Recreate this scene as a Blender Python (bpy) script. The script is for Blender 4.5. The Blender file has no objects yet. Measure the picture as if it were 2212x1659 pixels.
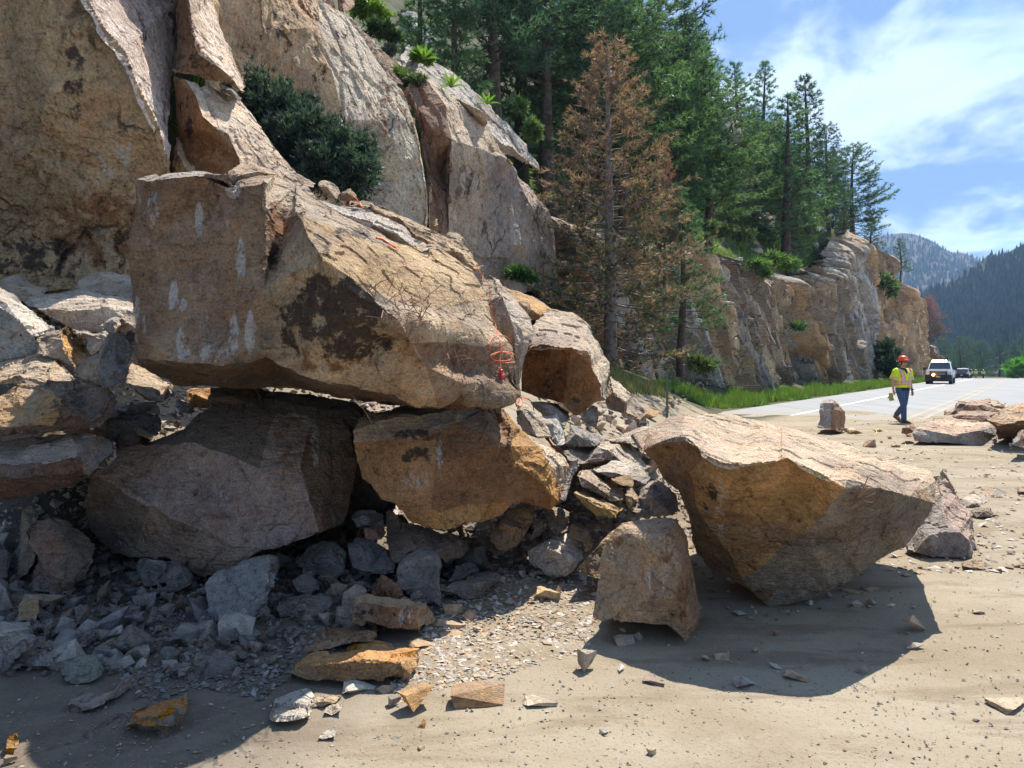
import bpy, bmesh, math, random
import numpy as np
from mathutils import Vector, Matrix
from mathutils.geometry import delaunay_2d_cdt

random.seed(7); RNG = np.random.default_rng(7)
sc = bpy.context.scene
COL = sc.collection
F = 1609.0; HOR = 790.0; CX = 1106.0; CAMH = 1.6     # focal length etc. in units of a 2212-wide frame

# ------------------------------------------------------------------ camera, sky, sun, exposure
cam_d = bpy.data.cameras.new("camera"); cam = bpy.data.objects.new("camera", cam_d); COL.objects.link(cam)
cam.location = (0, 0, CAMH); cam.rotation_euler = (math.radians(90), 0, 0)
cam_d.sensor_width = 36; cam_d.lens = 36 * F / 2212; cam_d.shift_y = -(829.5 - HOR) / 2212
cam_d.clip_start = 0.05; cam_d.clip_end = 20000
sc.camera = cam

HAZE = .00016
SUN = Vector((0.30, 0.52, 1.0)).normalized()
sun_el = math.asin(SUN.z); sun_az = math.atan2(SUN.x, SUN.y)
sd = bpy.data.lights.new("sun", 'SUN'); so = bpy.data.objects.new("sun", sd); COL.objects.link(so)
sd.energy = 2.6; sd.angle = math.radians(0.5); sd.color = (1.0, 0.95, 0.87)
so.rotation_euler = (-SUN).to_track_quat('-Z', 'Y').to_euler()
sc.view_settings.view_transform = 'Standard'; sc.view_settings.look = 'None'
sc.view_settings.gamma = 1; sc.view_settings.exposure = 1.74; sc.view_settings.use_curve_mapping = False

def N(nt, typ, **kw):
    n = nt.nodes.new(typ)
    for k, v in kw.items():
        if k in n.inputs.keys() and not hasattr(n, k): n.inputs[k].default_value = v
        else: setattr(n, k, v)
    return n
def math_(nt, op, a, b=None, clamp=False):
    n = nt.nodes.new('ShaderNodeMath'); n.operation = op; n.use_clamp = clamp
    for i, v in enumerate((a, b)):
        if v is None: continue
        if isinstance(v, (int, float)): n.inputs[i].default_value = v
        else: nt.links.new(v, n.inputs[i])
    return n.outputs[0]
def ramp(nt, v, a, b, c0=0.0, c1=1.0):
    n = nt.nodes.new('ShaderNodeMapRange'); n.interpolation_type = 'SMOOTHSTEP'
    nt.links.new(v, n.inputs[0]); n.inputs[1].default_value = a; n.inputs[2].default_value = b
    n.inputs[3].default_value = c0; n.inputs[4].default_value = c1
    return n.outputs[0]
def mix(nt, f, a, b, mode='MIX'):
    n = nt.nodes.new('ShaderNodeMix'); n.data_type = 'RGBA'; n.blend_type = mode
    for i, v in ((0, f), (6, a), (7, b)):
        if isinstance(v, (int, float)): n.inputs[i].default_value = v
        elif isinstance(v, tuple): n.inputs[i].default_value = (*v, 1) if len(v) == 3 else v
        else: nt.links.new(v, n.inputs[i])
    return n.outputs[2]
def noise(nt, vec, scale, detail=4, rough=0.55, dist=0.0, lac=2.0):
    n = nt.nodes.new('ShaderNodeTexNoise'); nt.links.new(vec, n.inputs['Vector'])
    n.inputs['Scale'].default_value = scale; n.inputs['Detail'].default_value = detail
    n.inputs['Roughness'].default_value = rough; n.inputs['Distortion'].default_value = dist
    return n.outputs[0]
def mapping(nt, vec, scale=(1, 1, 1), rot=(0, 0, 0), loc=(0, 0, 0)):
    n = nt.nodes.new('ShaderNodeMapping'); nt.links.new(vec, n.inputs[0])
    n.inputs['Location'].default_value = loc; n.inputs['Rotation'].default_value = rot; n.inputs['Scale'].default_value = scale
    return n.outputs[0]

w = bpy.data.worlds.new("World"); sc.world = w; w.use_nodes = True
nt = w.node_tree; nt.nodes.clear()
sky = nt.nodes.new('ShaderNodeTexSky'); sky.sky_type = 'NISHITA'; sky.sun_disc = False
sky.sun_elevation = sun_el; sky.sun_rotation = sun_az; sky.altitude = 2000; sky.air_density = 1.0; sky.dust_density = 0.5; sky.ozone_density = 1.5
tc = nt.nodes.new('ShaderNodeTexCoord')
sep = nt.nodes.new('ShaderNodeSeparateXYZ'); nt.links.new(tc.outputs['Generated'], sep.inputs[0])
zz = math_(nt, 'ADD', math_(nt, 'MAXIMUM', sep.outputs[2], 0.0), 0.16)
cmb = nt.nodes.new('ShaderNodeCombineXYZ')
nt.links.new(math_(nt, 'DIVIDE', sep.outputs[0], zz), cmb.inputs[0]); nt.links.new(math_(nt, 'DIVIDE', sep.outputs[1], zz), cmb.inputs[1])
cv = mapping(nt, cmb.outputs[0], scale=(0.75, 1.0, 1), rot=(0, 0, 0.5), loc=(2.3, 1.7, 0))
c1 = noise(nt, cv, 0.75, 7, 0.52, 0.5)
c2 = noise(nt, mapping(nt, cmb.outputs[0], scale=(1.2, 1.0, 1), loc=(7.1, 3.3, 4)), 1.9, 6, 0.55, 0.3)
cover = ramp(nt, c1, 0.37, 0.56)
shade = ramp(nt, c2, 0.44, 0.62)
cloudcol = mix(nt, shade, (.58, .95, 1.70), (1.90, 2.28, 2.66))
skyc = mix(nt, 1.0, sky.outputs[0], (.27, .43, .56), 'MULTIPLY')
final = mix(nt, math_(nt, 'MULTIPLY', cover, 0.93), skyc, cloudcol)
bg = nt.nodes.new('ShaderNodeBackground'); nt.links.new(final, bg.inputs[0]); bg.inputs[1].default_value = 0.15
wo = nt.nodes.new('ShaderNodeOutputWorld'); nt.links.new(bg.outputs[0], wo.inputs[0])

# ------------------------------------------------------------------ helpers
def w3(px, py, Y): return np.array([(px - CX) / F * Y, Y, CAMH + (HOR - py) / F * Y])
def tag(o, label=None, cat=None, group=None, kind=None):
    if label: o['label'] = label
    if cat: o['category'] = cat
    if group: o['group'] = group
    if kind: o['kind'] = kind
    return o
def empty(name, loc, rz=0, s=1):
    o = bpy.data.objects.new(name, None); COL.objects.link(o); o.location = loc; o.rotation_euler = (0, 0, rz)
    o.scale = (s, s, s); o.empty_display_size = .1
    return o
def mesh_np(name, V, T, mat=None, parent=None, loc=None, base=None, st=None, smooth=False, link=True):
    V = np.asarray(V, float); T = np.asarray(T, int)
    if loc is not None: V = V - np.asarray(loc)
    m = bpy.data.meshes.new(name)
    m.vertices.add(len(V)); m.vertices.foreach_set('co', V.ravel())
    k = T.shape[1]
    m.loops.add(len(T) * k); m.loops.foreach_set('vertex_index', T.ravel())
    m.polygons.add(len(T)); m.polygons.foreach_set('loop_start', np.arange(0, len(T) * k, k))
    m.polygons.foreach_set('use_smooth', np.full(len(T), smooth))
    if base is not None:
        a = m.color_attributes.new('base', 'FLOAT_COLOR', 'POINT')
        c = np.ones((len(V), 4)); c[:, :3] = base; a.data.foreach_set('color', c.ravel())
    if st is not None:
        a = m.color_attributes.new('st', 'FLOAT_COLOR', 'POINT')
        c = np.ones((len(V), 4)); c[:, :3] = st; a.data.foreach_set('color', c.ravel())
    m.update(calc_edges=True); m.validate()
    if mat: m.materials.append(mat)
    if not link: return m
    o = bpy.data.objects.new(name, m); COL.objects.link(o)
    if loc is not None and parent is None: o.location = loc
    if parent: o.parent = parent
    return o
def bm_obj(name, bm, mat=None, parent=None, loc=None, smooth=False):
    m = bpy.data.meshes.new(name); bm.to_mesh(m); bm.free()
    if smooth:
        for p in m.polygons: p.use_smooth = True
    if mat: m.materials.append(mat)
    o = bpy.data.objects.new(name, m); COL.objects.link(o)
    if parent: o.parent = parent
    if loc is not None: o.location = loc
    return o
# numpy value noise
def _h(i, j, k, s=0):
    n = (i * 374761393 + j * 668265263 + k * 2147483647 + s * 974634777) & 0xffffffff
    n = ((n ^ (n >> 13)) * 1274126177) & 0xffffffff
    n = (n ^ (n >> 16)) & 0xffffffff
    n = (n * 2246822519) & 0xffffffff
    return ((n ^ (n >> 15)) & 0xffffff) / float(0xffffff)
def vnoise(P, s=0):
    I = np.floor(P).astype(np.int64); f = P - I; f = f * f * (3 - 2 * f)
    i, j, k = I.T; x, y, z = f.T
    def c(a, b, d): return _h(i + a, j + b, k + d, s)
    r = (((c(0,0,0)*(1-x)+c(1,0,0)*x)*(1-y)+(c(0,1,0)*(1-x)+c(1,1,0)*x)*y)*(1-z)
       + ((c(0,0,1)*(1-x)+c(1,0,1)*x)*(1-y)+(c(0,1,1)*(1-x)+c(1,1,1)*x)*y)*z)
    return r * 2 - 1
def fbm(P, o=4, s=0, g=.5):
    r = 0; a = 1; t = 0
    for i in range(o):
        r = r + a * vnoise(P * 2 ** i + 13.7 * i, s + i); t += a; a *= g
    return r / t
def _h64(i, j, k, s=0):
    n = (i * 73856093) ^ (j * 19349663) ^ (k * 83492791) ^ (s * 2654435761)
    n = n * 6364136223846793005 + 1442695040888963407
    n = (n ^ ((n >> 33) & 0x7fffffff)) * 3935559000370003845
    return n ^ ((n >> 29) & 0x7ffffffff)
def facets(P, s=0, tilt=1.0, step=.25):
    """conchoidal / planar chips: continuous scalloped facets plus a small step from cell to cell"""
    P = P.astype(np.float32); I = np.floor(P).astype(np.int64); n = len(P)
    b1 = np.full(n, 1e9, np.float32); st = np.zeros(n, np.float32); ids = np.zeros(n, np.float32); b2 = np.full(n, 1e9, np.float32); e2 = np.full(n, 1e9, np.float32)
    K = np.float32(1 / 1023)
    f = P - I
    for a in (-1, 0, 1):
        for b in (-1, 0, 1):
            for c in (-1, 0, 1):
                h = _h64(I[:, 0] + a, I[:, 1] + b, I[:, 2] + c, s)
                e = [((h >> q) & 1023).astype(np.float32) * K for q in (2, 12, 22, 32, 42, 52)]
                dx = f[:, 0] - a - e[0]; dy = f[:, 1] - b - e[1]; dz = f[:, 2] - c - e[2]
                dd = dx * dx + dy * dy + dz * dz
                g = dx * (e[3] * 2 - 1) + dy * (e[4] * 2 - 1) + dz * (e[5] * 2 - 1)
                r = (e[1] * 7.3 + e[4] * 5.1) % 1
                v = .75 * dd + tilt * g + .45 * r
                b2 = np.minimum(b2, v)
                m = dd < b1; e2 = np.where(m, b1, np.minimum(e2, dd)) ; b1 = np.where(m, dd, b1); st = np.where(m, r * 2 - 1 + .8 * tilt * g, st); ids = np.where(m, (r * 3.7) % 1, ids)
    global EDGE; EDGE = np.sqrt(e2) - np.sqrt(b1)
    return (b2 - .2) * 1.6 * (1 - step) + st * step, ids
def subdiv(V, T, A, thr, maxit=26):
    """split every edge longer than thr[vertex]; A = list of per-vertex arrays"""
    for _ in range(maxit):
        E = np.concatenate([T[:, [0,1]], T[:, [1,2]], T[:, [2,0]]]); E.sort(axis=1)
        key = E[:, 0] * (len(V) + 1) + E[:, 1]
        uk, idx, inv = np.unique(key, return_index=True, return_inverse=True)
        U = E[idx]; L = np.linalg.norm(V[U[:, 0]] - V[U[:, 1]], axis=1)
        th = np.minimum(A[0][U[:, 0]], A[0][U[:, 1]]) * 0 + (A[0][U[:, 0]] + A[0][U[:, 1]]) / 2
        lt = L[inv].reshape(3, -1); mx = lt.argmax(0); li = inv.reshape(3, -1)[mx, np.arange(lt.shape[1])]
        lon = np.zeros(len(U), bool); lon[li] = True
        sp = (L > th) & lon
        if not sp.any(): break
        mid = np.full(len(U), -1); mid[sp] = len(V) + np.arange(sp.sum())
        V = np.concatenate([V, (V[U[sp, 0]] + V[U[sp, 1]]) / 2])
        A = [np.concatenate([a, (a[U[sp, 0]] + a[U[sp, 1]]) / 2]) for a in A]
        n = len(T); m = mid[inv]; m0, m1, m2 = m[:n], m[n:2*n], m[2*n:]
        out = []
        a, b, c = T.T
        cnt = (m0 >= 0).astype(int) + (m1 >= 0) + (m2 >= 0)
        k = cnt == 0; out.append(T[k])
        k = cnt == 3
        out += [np.stack(x, 1)[k] for x in ((a, m0, m2), (m0, b, m1), (m2, m1, c), (m0, m1, m2))]
        for (p, q, r, e0, e1, e2) in ((a, b, c, m0, m1, m2), (b, c, a, m1, m2, m0), (c, a, b, m2, m0, m1)):
            k = (cnt == 1) & (e0 >= 0)
            out += [np.stack(x, 1)[k] for x in ((p, e0, r), (e0, q, r))]
            k = (cnt == 2) & (e2 < 0)     # e0,e1 split
            out += [np.stack(x, 1)[k] for x in ((e0, q, e1), (p, e0, e1), (p, e1, r))]
        T = np.concatenate(out)
    return V, T, A
def vnormals(V, T):
    fn = np.cross(V[T[:, 1]] - V[T[:, 0]], V[T[:, 2]] - V[T[:, 0]])
    n = np.zeros_like(V)
    for i in range(3): np.add.at(n, T[:, i], fn)
    return n / (np.linalg.norm(n, axis=1)[:, None] + 1e-12)

# ------------------------------------------------------------------ materials
def rock_mat(name, src='attr', sc_=1.0, bump=1.0, dust=0.35, speck=1.0, crk=1.1, gain=1.5, sat=1.18, ca=.3, folm=((1, 1, 6), (.9, .5, .2))):
    m = bpy.data.materials.new(name); m.use_nodes = True; nt = m.node_tree; nt.nodes.clear()
    tc = nt.nodes.new('ShaderNodeTexCoord'); vec = tc.outputs['Object']
    oi = nt.nodes.new('ShaderNodeObjectInfo')
    add = nt.nodes.new('ShaderNodeVectorMath'); add.operation = 'ADD'; nt.links.new(vec, add.inputs[0])
    mulr = nt.nodes.new('ShaderNodeMath'); mulr.operation = 'MULTIPLY'; nt.links.new(oi.outputs['Random'], mulr.inputs[0]); mulr.inputs[1].default_value = 37
    nt.links.new(mulr.outputs[0], add.inputs[1]); vec = add.outputs[0]
    if src == 'attr':
        at = nt.nodes.new('ShaderNodeAttribute'); at.attribute_name = 'base'; base = at.outputs['Color']
    else: base = oi.outputs['Color']
    hs = nt.nodes.new('ShaderNodeHueSaturation'); hs.inputs['Saturation'].default_value = sat; hs.inputs['Value'].default_value = gain; nt.links.new(base, hs.inputs['Color']); base = hs.outputs[0]
    s = sc_
    n1 = noise(nt, vec, 1.6 * s, 6, .6, .3)
    n2 = noise(nt, mapping(nt, vec, rot=(.6, .3, 1)), 3.1 * s, 8, .65, .8)
    n3 = noise(nt, mapping(nt, vec, rot=(1.6, .3, 2), loc=(3, 9, 1)), 2.2 * s, 7, .6, .4)
    fol = noise(nt, mapping(nt, vec, scale=folm[0], rot=folm[1]), 4.5 * s, 5, .6, .5)
    n4 = noise(nt, vec, 16 * s, 5, .7)
    c = mix(nt, ramp(nt, n1, .3, .7), mix(nt, 1.0, base, (.62, .56, .53), 'MULTIPLY'), mix(nt, 1.0, base, (1.26, 1.22, 1.15), 'MULTIPLY'))
    c = mix(nt, ramp(nt, n2, .50, .68, 0, .5), c, mix(nt, 1.0, base, (1.18, .86, .58), 'MULTIPLY'))
    gr = mix(nt, .8, mix(nt, 1.0, base, (.85, .95, 1.1), 'MULTIPLY'), (.27, .255, .24))
    c = mix(nt, ramp(nt, n3, .50, .68, .0, .38), c, gr)
    c = mix(nt, ramp(nt, fol, .56, .70, 0, .35), c, mix(nt, 1.0, base, (1.3, 1.3, 1.25), 'MULTIPLY'))
    c = mix(nt, ramp(nt, n4, .52, .66, 0, .6), c, mix(nt, 1.0, c, (.40, .36, .34), 'MULTIPLY'))
    c = mix(nt, ramp(nt, n4, .46, .36, 0, .5), c, mix(nt, 1.0, c, (1.4, 1.36, 1.3), 'MULTIPLY'))
    n6 = noise(nt, mapping(nt, vec, loc=(5, 2, 8)), 34 * s, 4, .75)
    c = mix(nt, ramp(nt, n6, .54, .68, 0, .5), c, mix(nt, 1.0, c, (.45, .42, .4), 'MULTIPLY'))
    if src == 'attr':
        st = nt.nodes.new('ShaderNodeAttribute'); st.attribute_name = 'st'
        sp = nt.nodes.new('ShaderNodeSeparateColor'); nt.links.new(st.outputs['Color'], sp.inputs[0])
        nn = noise(nt, vec, 9 * s, 7, .72); nb = math_(nt, 'MULTIPLY', math_(nt, 'SUBTRACT', nn, .5), 3.2)
        c = mix(nt, ramp(nt, math_(nt, 'ADD', sp.outputs[1], nb), .35, .75, 0, .85), c, (.27, .115, .04))
        c = mix(nt, ramp(nt, math_(nt, 'ADD', sp.outputs[0], nb), .40, .70, 0, .88), c, (.045, .032, .028))
        nf = math_(nt, 'MULTIPLY', math_(nt, 'SUBTRACT', noise(nt, mapping(nt, vec, scale=(2.6, 2.6, .7)), 9 * s, 8, .8), .5), 3.6)
        c = mix(nt, ramp(nt, math_(nt, 'ADD', sp.outputs[2], nf), .38, .70, 0, .8), c, (.62, .58, .52))
    ck = nt.nodes.new('ShaderNodeTexVoronoi'); ck.feature = 'DISTANCE_TO_EDGE'; ck.inputs['Scale'].default_value = 1.0
    wv = nt.nodes.new('ShaderNodeVectorMath'); wv.operation = 'ADD'; nz3 = nt.nodes.new('ShaderNodeTexNoise'); nt.links.new(vec, nz3.inputs['Vector']); nz3.inputs['Scale'].default_value = 3.2 * s; nz3.inputs['Detail'].default_value = 6
    sc3 = nt.nodes.new('ShaderNodeVectorMath'); sc3.operation = 'SCALE'; nt.links.new(nz3.outputs['Color'], sc3.inputs[0]); sc3.inputs['Scale'].default_value = .55 / s
    nt.links.new(vec, wv.inputs[0]); nt.links.new(sc3.outputs[0], wv.inputs[1]); nt.links.new(mapping(nt, wv.outputs[0], scale=(1.5 * s, 1.5 * s, crk * s), rot=(.25, .35, 0)), ck.inputs['Vector'])
    crack = math_(nt, 'MULTIPLY', ramp(nt, ck.outputs['Distance'], .0, .022, 1, 0), ramp(nt, n3, .42, .62, 0, 1))
    c = mix(nt, math_(nt, 'MULTIPLY', crack, ca), c, mix(nt, 1.0, c, (.22, .2, .19), 'MULTIPLY'))
    g1 = noise(nt, vec, 62 * s, 4, .85)
    g2 = nt.nodes.new('ShaderNodeTexVoronoi'); nt.links.new(vec, g2.inputs['Vector']); g2.inputs['Scale'].default_value = 60 * s
    c = mix(nt, ramp(nt, g1, .52, .64, 0, .75 * speck), c, mix(nt, 1.0, c, (.40, .38, .37), 'MULTIPLY'))
    c = mix(nt, ramp(nt, g1, .47, .36, 0, .65 * speck), c, mix(nt, 1.0, c, (1.45, 1.42, 1.36), 'MULTIPLY'))
    c = mix(nt, ramp(nt, g2.outputs['Distance'], .0, .30, .35 * speck, 0), c, mix(nt, 1.0, c, (.5, .5, .5), 'MULTIPLY'))
    # pale rock flour settled on surfaces that face the sky
    ge = nt.nodes.new('ShaderNodeNewGeometry'); sx = nt.nodes.new('ShaderNodeSeparateXYZ'); nt.links.new(ge.outputs['Normal'], sx.inputs[0])
    dz = ramp(nt, math_(nt, 'ADD', sx.outputs[2], math_(nt, 'MULTIPLY', math_(nt, 'SUBTRACT', n2, .5), .9)), .55, 1.0, 0, dust)
    c = mix(nt, dz, c, (.66, .55, .43))
    p = nt.nodes.new('ShaderNodeBsdfPrincipled'); nt.links.new(c, p.inputs['Base Color']); p.inputs['Roughness'].default_value = .88
    p.inputs['Specular IOR Level'].default_value = .25
    h = math_(nt, 'ADD', math_(nt, 'MULTIPLY', n4, .9), math_(nt, 'MULTIPLY', noise(nt, vec, 42 * s, 5, .7), .55))
    h = math_(nt, 'ADD', h, math_(nt, 'MULTIPLY', fol, .8)); h = math_(nt, 'ADD', h, math_(nt, 'MULTIPLY', g1, .12))
    h = math_(nt, 'SUBTRACT', h, math_(nt, 'MULTIPLY', crack, ca * 1.1))
    b = nt.nodes.new('ShaderNodeBump'); nt.links.new(h, b.inputs['Height']); b.inputs['Strength'].default_value = .9 * bump; b.inputs['Distance'].default_value = .05 / s
    nt.links.new(b.outputs[0], p.inputs['Normal'])
    o = nt.nodes.new('ShaderNodeOutputMaterial'); nt.links.new(p.outputs[0], o.inputs[0])
    return m
def simple(name, col, rough=.6, metal=0, emit=None, es=0, nscale=0, namt=.2, sss=0, trans=0):
    m = bpy.data.materials.new(name); m.use_nodes = True; nt = m.node_tree; p = nt.nodes['Principled BSDF']
    p.inputs['Base Color'].default_value = (*col, 1); p.inputs['Roughness'].default_value = rough; p.inputs['Metallic'].default_value = metal
    if nscale:
        tc = nt.nodes.new('ShaderNodeTexCoord'); n = noise(nt, tc.outputs['Object'], nscale, 5, .6)
        c = mix(nt, ramp(nt, n, .3, .7), tuple(x * (1 - namt) for x in col), tuple(min(1, x * (1 + namt)) for x in col))
        nt.links.new(c, p.inputs['Base Color'])
    if emit: p.inputs['Emission Color'].default_value = (*emit, 1); p.inputs['Emission Strength'].default_value = es
    if trans: p.inputs['Transmission Weight'].default_value = trans
    return m
def leaf_mat(name, src='attr', tr=.4):
    m = bpy.data.materials.new(name); m.use_nodes = True; nt = m.node_tree; nt.nodes.clear()
    at = nt.nodes.new('ShaderNodeAttribute'); at.attribute_name = 'base'
    oi = nt.nodes.new('ShaderNodeObjectInfo')
    c = mix(nt, 1.0, at.outputs['Color'], oi.outputs['Color'], 'MULTIPLY')
    d = nt.nodes.new('ShaderNodeBsdfDiffuse'); nt.links.new(c, d.inputs[0])
    t = nt.nodes.new('ShaderNodeBsdfTranslucent'); nt.links.new(mix(nt, 1.0, c, (1.3, 1.4, .7), 'MULTIPLY'), t.inputs[0])
    g = nt.nodes.new('ShaderNodeBsdfGlossy'); g.inputs['Roughness'].default_value = .45; g.inputs[0].default_value = (.8, .85, .9, 1)
    ms = nt.nodes.new('ShaderNodeMixShader'); ms.inputs[0].default_value = tr; nt.links.new(d.outputs[0], ms.inputs[1]); nt.links.new(t.outputs[0], ms.inputs[2])
    m2 = nt.nodes.new('ShaderNodeMixShader'); m2.inputs[0].default_value = .04; nt.links.new(ms.outputs[0], m2.inputs[1]); nt.links.new(g.outputs[0], m2.inputs[2])
    o = nt.nodes.new('ShaderNodeOutputMaterial'); nt.links.new(m2.outputs[0], o.inputs[0])
    return m
M_ROCK = rock_mat('granite', dust=.25, bump=1.35); M_RUB = rock_mat('rubble_granite', 'obj', 1.6, .9, .25, gain=1.95)
M_CLIFF = rock_mat('cliff_granite', 'attr', .42, 1.2, .3, crk=.45, ca=.8, gain=1.85, sat=1.1, folm=((2.6, 2.6, .55), (0, .12, 0))); M_FAR = rock_mat('far_cliff_granite', 'attr', .16, 1.4, .15, crk=.4, ca=.6, folm=((2.6, 2.6, .55), (0, .12, 0)))
M_LEAF = leaf_mat('needles'); M_GRASSB = leaf_mat('grass_blades', tr=.4)
M_BARK = simple('bark', (.085, .055, .04), .95, nscale=7, namt=.5)
M_DEADBARK = simple('grey_bark', (.20, .16, .135), .95, nscale=9, namt=.4)

# ------------------------------------------------------------------ terrain
U = np.array([.576, .817]); NN = np.array([-.817, .576]); O0 = np.array([0, 21.4])
def sd_of(X, Y):
    x = X - O0[0]; y = Y - O0[1]
    return x * U[0] + y * U[1], x * NN[0] + y * NN[1]
HS = [-40, -12, -2, 3, 14, 20, 31, 41, 50, 59, 69, 75, 90, 97, 112, 125, 180]
HV = [15, 12, 9, 7.2, 7.2, 7.7, 7.6, 8.8, 11.2, 15, 14.5, 11.6, 11.5, 9.4, 5.5, 3, 2]
def Hcl(s): return np.interp(s, HS, HV)
def sstep(a, b, x): t = np.clip((x - a) / (b - a), 0, 1); return t * t * (3 - 2 * t)
def ground(X, Y):
    X = np.asarray(X, float); Y = np.asarray(Y, float)
    s, d = sd_of(X, Y)
    base = -1.0 * sstep(88, 145, Y) - 6 * sstep(140, 400, Y) 
    W = np.interp(s, [-8, 3, 12], [6.4, 5.0, 2.0]); k = np.interp(s, [-8, 3, 12], [.58, .45, .35])
    tal = np.where(d + W > 0, k * (np.minimum(d, 0) + W), 0) 
    tal = tal + .7 * np.exp(-(((X - .9) / 1.3) ** 2 + ((Y - 8.3) / 1.2) ** 2))
    hill = (Hcl(s) - .6) * sstep(1.5, 4.5, d) + np.where(d > 3.5, .88 * np.minimum(d - 3.5, 60), 0)
    hill = hill * sstep(135, 104, s)
    hill = hill - .35 * np.clip(d - 63, 0, 400)
    P = np.stack([X, Y, np.zeros_like(X)], -1).reshape(-1, 3)
    nz = (fbm(P * .12, 3, 5) * 2.2 + fbm(P * .5, 3, 9) * .5).reshape(X.shape) * sstep(3, 9, d)
    dustn = fbm(P * .35, 4, 21).reshape(X.shape) * 9
    base = base + .034 * sstep(27, 20, Y + .0 * X + dustn) * sstep(-3.0, -3.6, d)
    return base + np.maximum(tal * (1 - sstep(1, 4, d)), 0) + hill + nz
def road_edge_d(s): return -5.6          # left edge of the pavement, in d
def hit(px, py, zoff=0):
    Ys = np.exp(np.linspace(math.log(1.5), math.log(400), 1600)); X = (px - CX) / F * Ys; Z = CAMH + (HOR - py) / F * Ys
    g = ground(X, Ys) + zoff
    k = np.nonzero(Z < g)[0]
    if len(k) == 0: return None
    i = k[0]; return np.array([X[i], Ys[i], g[i]])

# ground sheet: fine near the camera, coarse to the horizon
ys = np.unique(np.concatenate([np.linspace(-30, 1, 12), np.linspace(1, 30, 150), np.linspace(30, 160, 160), np.geomspace(160, 9000, 30)]))
xs = np.unique(np.concatenate([np.geomspace(60, 9000, 22) * -1, np.linspace(-60, -10, 50), np.linspace(-10, 10, 110), np.linspace(10, 110, 150), np.geomspace(110, 9000, 25)]))
GX, GY = np.meshgrid(xs, ys); GZ = ground(GX, GY)
far = sstep(300, 700, np.hypot(GX, GY)); GZ = GZ * (1 - far) - 7 * far
s_, d_ = sd_of(GX, GY)
GZ = GZ + .012 * fbm(np.stack([GX, GY, GX * 0], -1).reshape(-1, 3) * 1.5, 3, 3).reshape(GX.shape) * (d_ < -1)
V = np.stack([GX, GY, GZ], -1).reshape(-1, 3); ny, nx = GX.shape
i = np.arange(ny - 1)[:, None] * nx + np.arange(nx - 1)[None]; T = np.stack([i, i + 1, i + nx + 1, i + nx], -1).reshape(-1, 4)
m = bpy.data.materials.new('ground'); m.use_nodes = True; nt = m.node_tree; p = nt.nodes['Principled BSDF']; p.inputs['Roughness'].default_value = .95; p.inputs['Specular IOR Level'].default_value = .15
at = nt.nodes.new('ShaderNodeAttribute'); at.attribute_name = 'st'; sp = nt.nodes.new('ShaderNodeSeparateColor'); nt.links.new(at.outputs['Color'], sp.inputs[0])
ge = nt.nodes.new('ShaderNodeNewGeometry'); pos = ge.outputs['Position']
n1 = noise(nt, pos, .9, 7, .6, .4); n2 = noise(nt, pos, 6, 6, .65); n3 = noise(nt, pos, 60, 4, .75); n5 = noise(nt, mapping(nt, pos, scale=(.6, 2.2, 1), rot=(0, 0, .5)), 1.6, 7, .62, .5)
dirt = mix(nt, ramp(nt, n1, .3, .7), (.275, .220, .148), (.355, .298, .215))
dirt = mix(nt, ramp(nt, n5, .48, .66, 0, .75), dirt, (.215, .16, .102))
dirt = mix(nt, ramp(nt, n2, .5, .75, 0, .4), dirt, (.40, .345, .265))
dirt = mix(nt, ramp(nt, n3, .52, .68, 0, .5), dirt, mix(nt, 1.0, dirt, (.5, .46, .42), 'MULTIPLY'))
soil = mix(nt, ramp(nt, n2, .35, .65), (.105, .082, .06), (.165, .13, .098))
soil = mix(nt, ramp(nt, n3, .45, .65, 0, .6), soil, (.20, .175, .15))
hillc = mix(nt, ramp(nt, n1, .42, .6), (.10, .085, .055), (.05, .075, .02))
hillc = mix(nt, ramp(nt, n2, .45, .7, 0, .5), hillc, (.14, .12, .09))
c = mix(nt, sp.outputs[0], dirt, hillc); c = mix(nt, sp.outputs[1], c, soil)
nt.links.new(c, p.inputs['Base Color'])
b = nt.nodes.new('ShaderNodeBump'); b.inputs['Strength'].default_value = .6; b.inputs['Distance'].default_value = .012
nt.links.new(math_(nt, 'ADD', math_(nt, 'ADD', n3, math_(nt, 'MULTIPLY', n2, 1.5)), math_(nt, 'MULTIPLY', noise(nt, pos, 160, 2, .8), .4)), b.inputs['Height']); nt.links.new(b.outputs[0], p.inputs['Normal'])
st = np.zeros((len(V), 3)); dd = d_.ravel(); ss = s_.ravel()
st[:, 0] = np.where(ss > 4, sstep(-6.2, -5.4, dd), sstep(-4.2, -2.5, dd)) ; st[:, 0] = np.maximum(st[:, 0], sstep(130, 160, V[:, 1]))
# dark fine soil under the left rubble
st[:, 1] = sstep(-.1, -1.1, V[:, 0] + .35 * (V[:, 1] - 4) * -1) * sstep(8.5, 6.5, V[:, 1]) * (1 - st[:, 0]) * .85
tag(mesh_np('ground', V, T, m, st=st, smooth=True), kind='structure')

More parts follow.
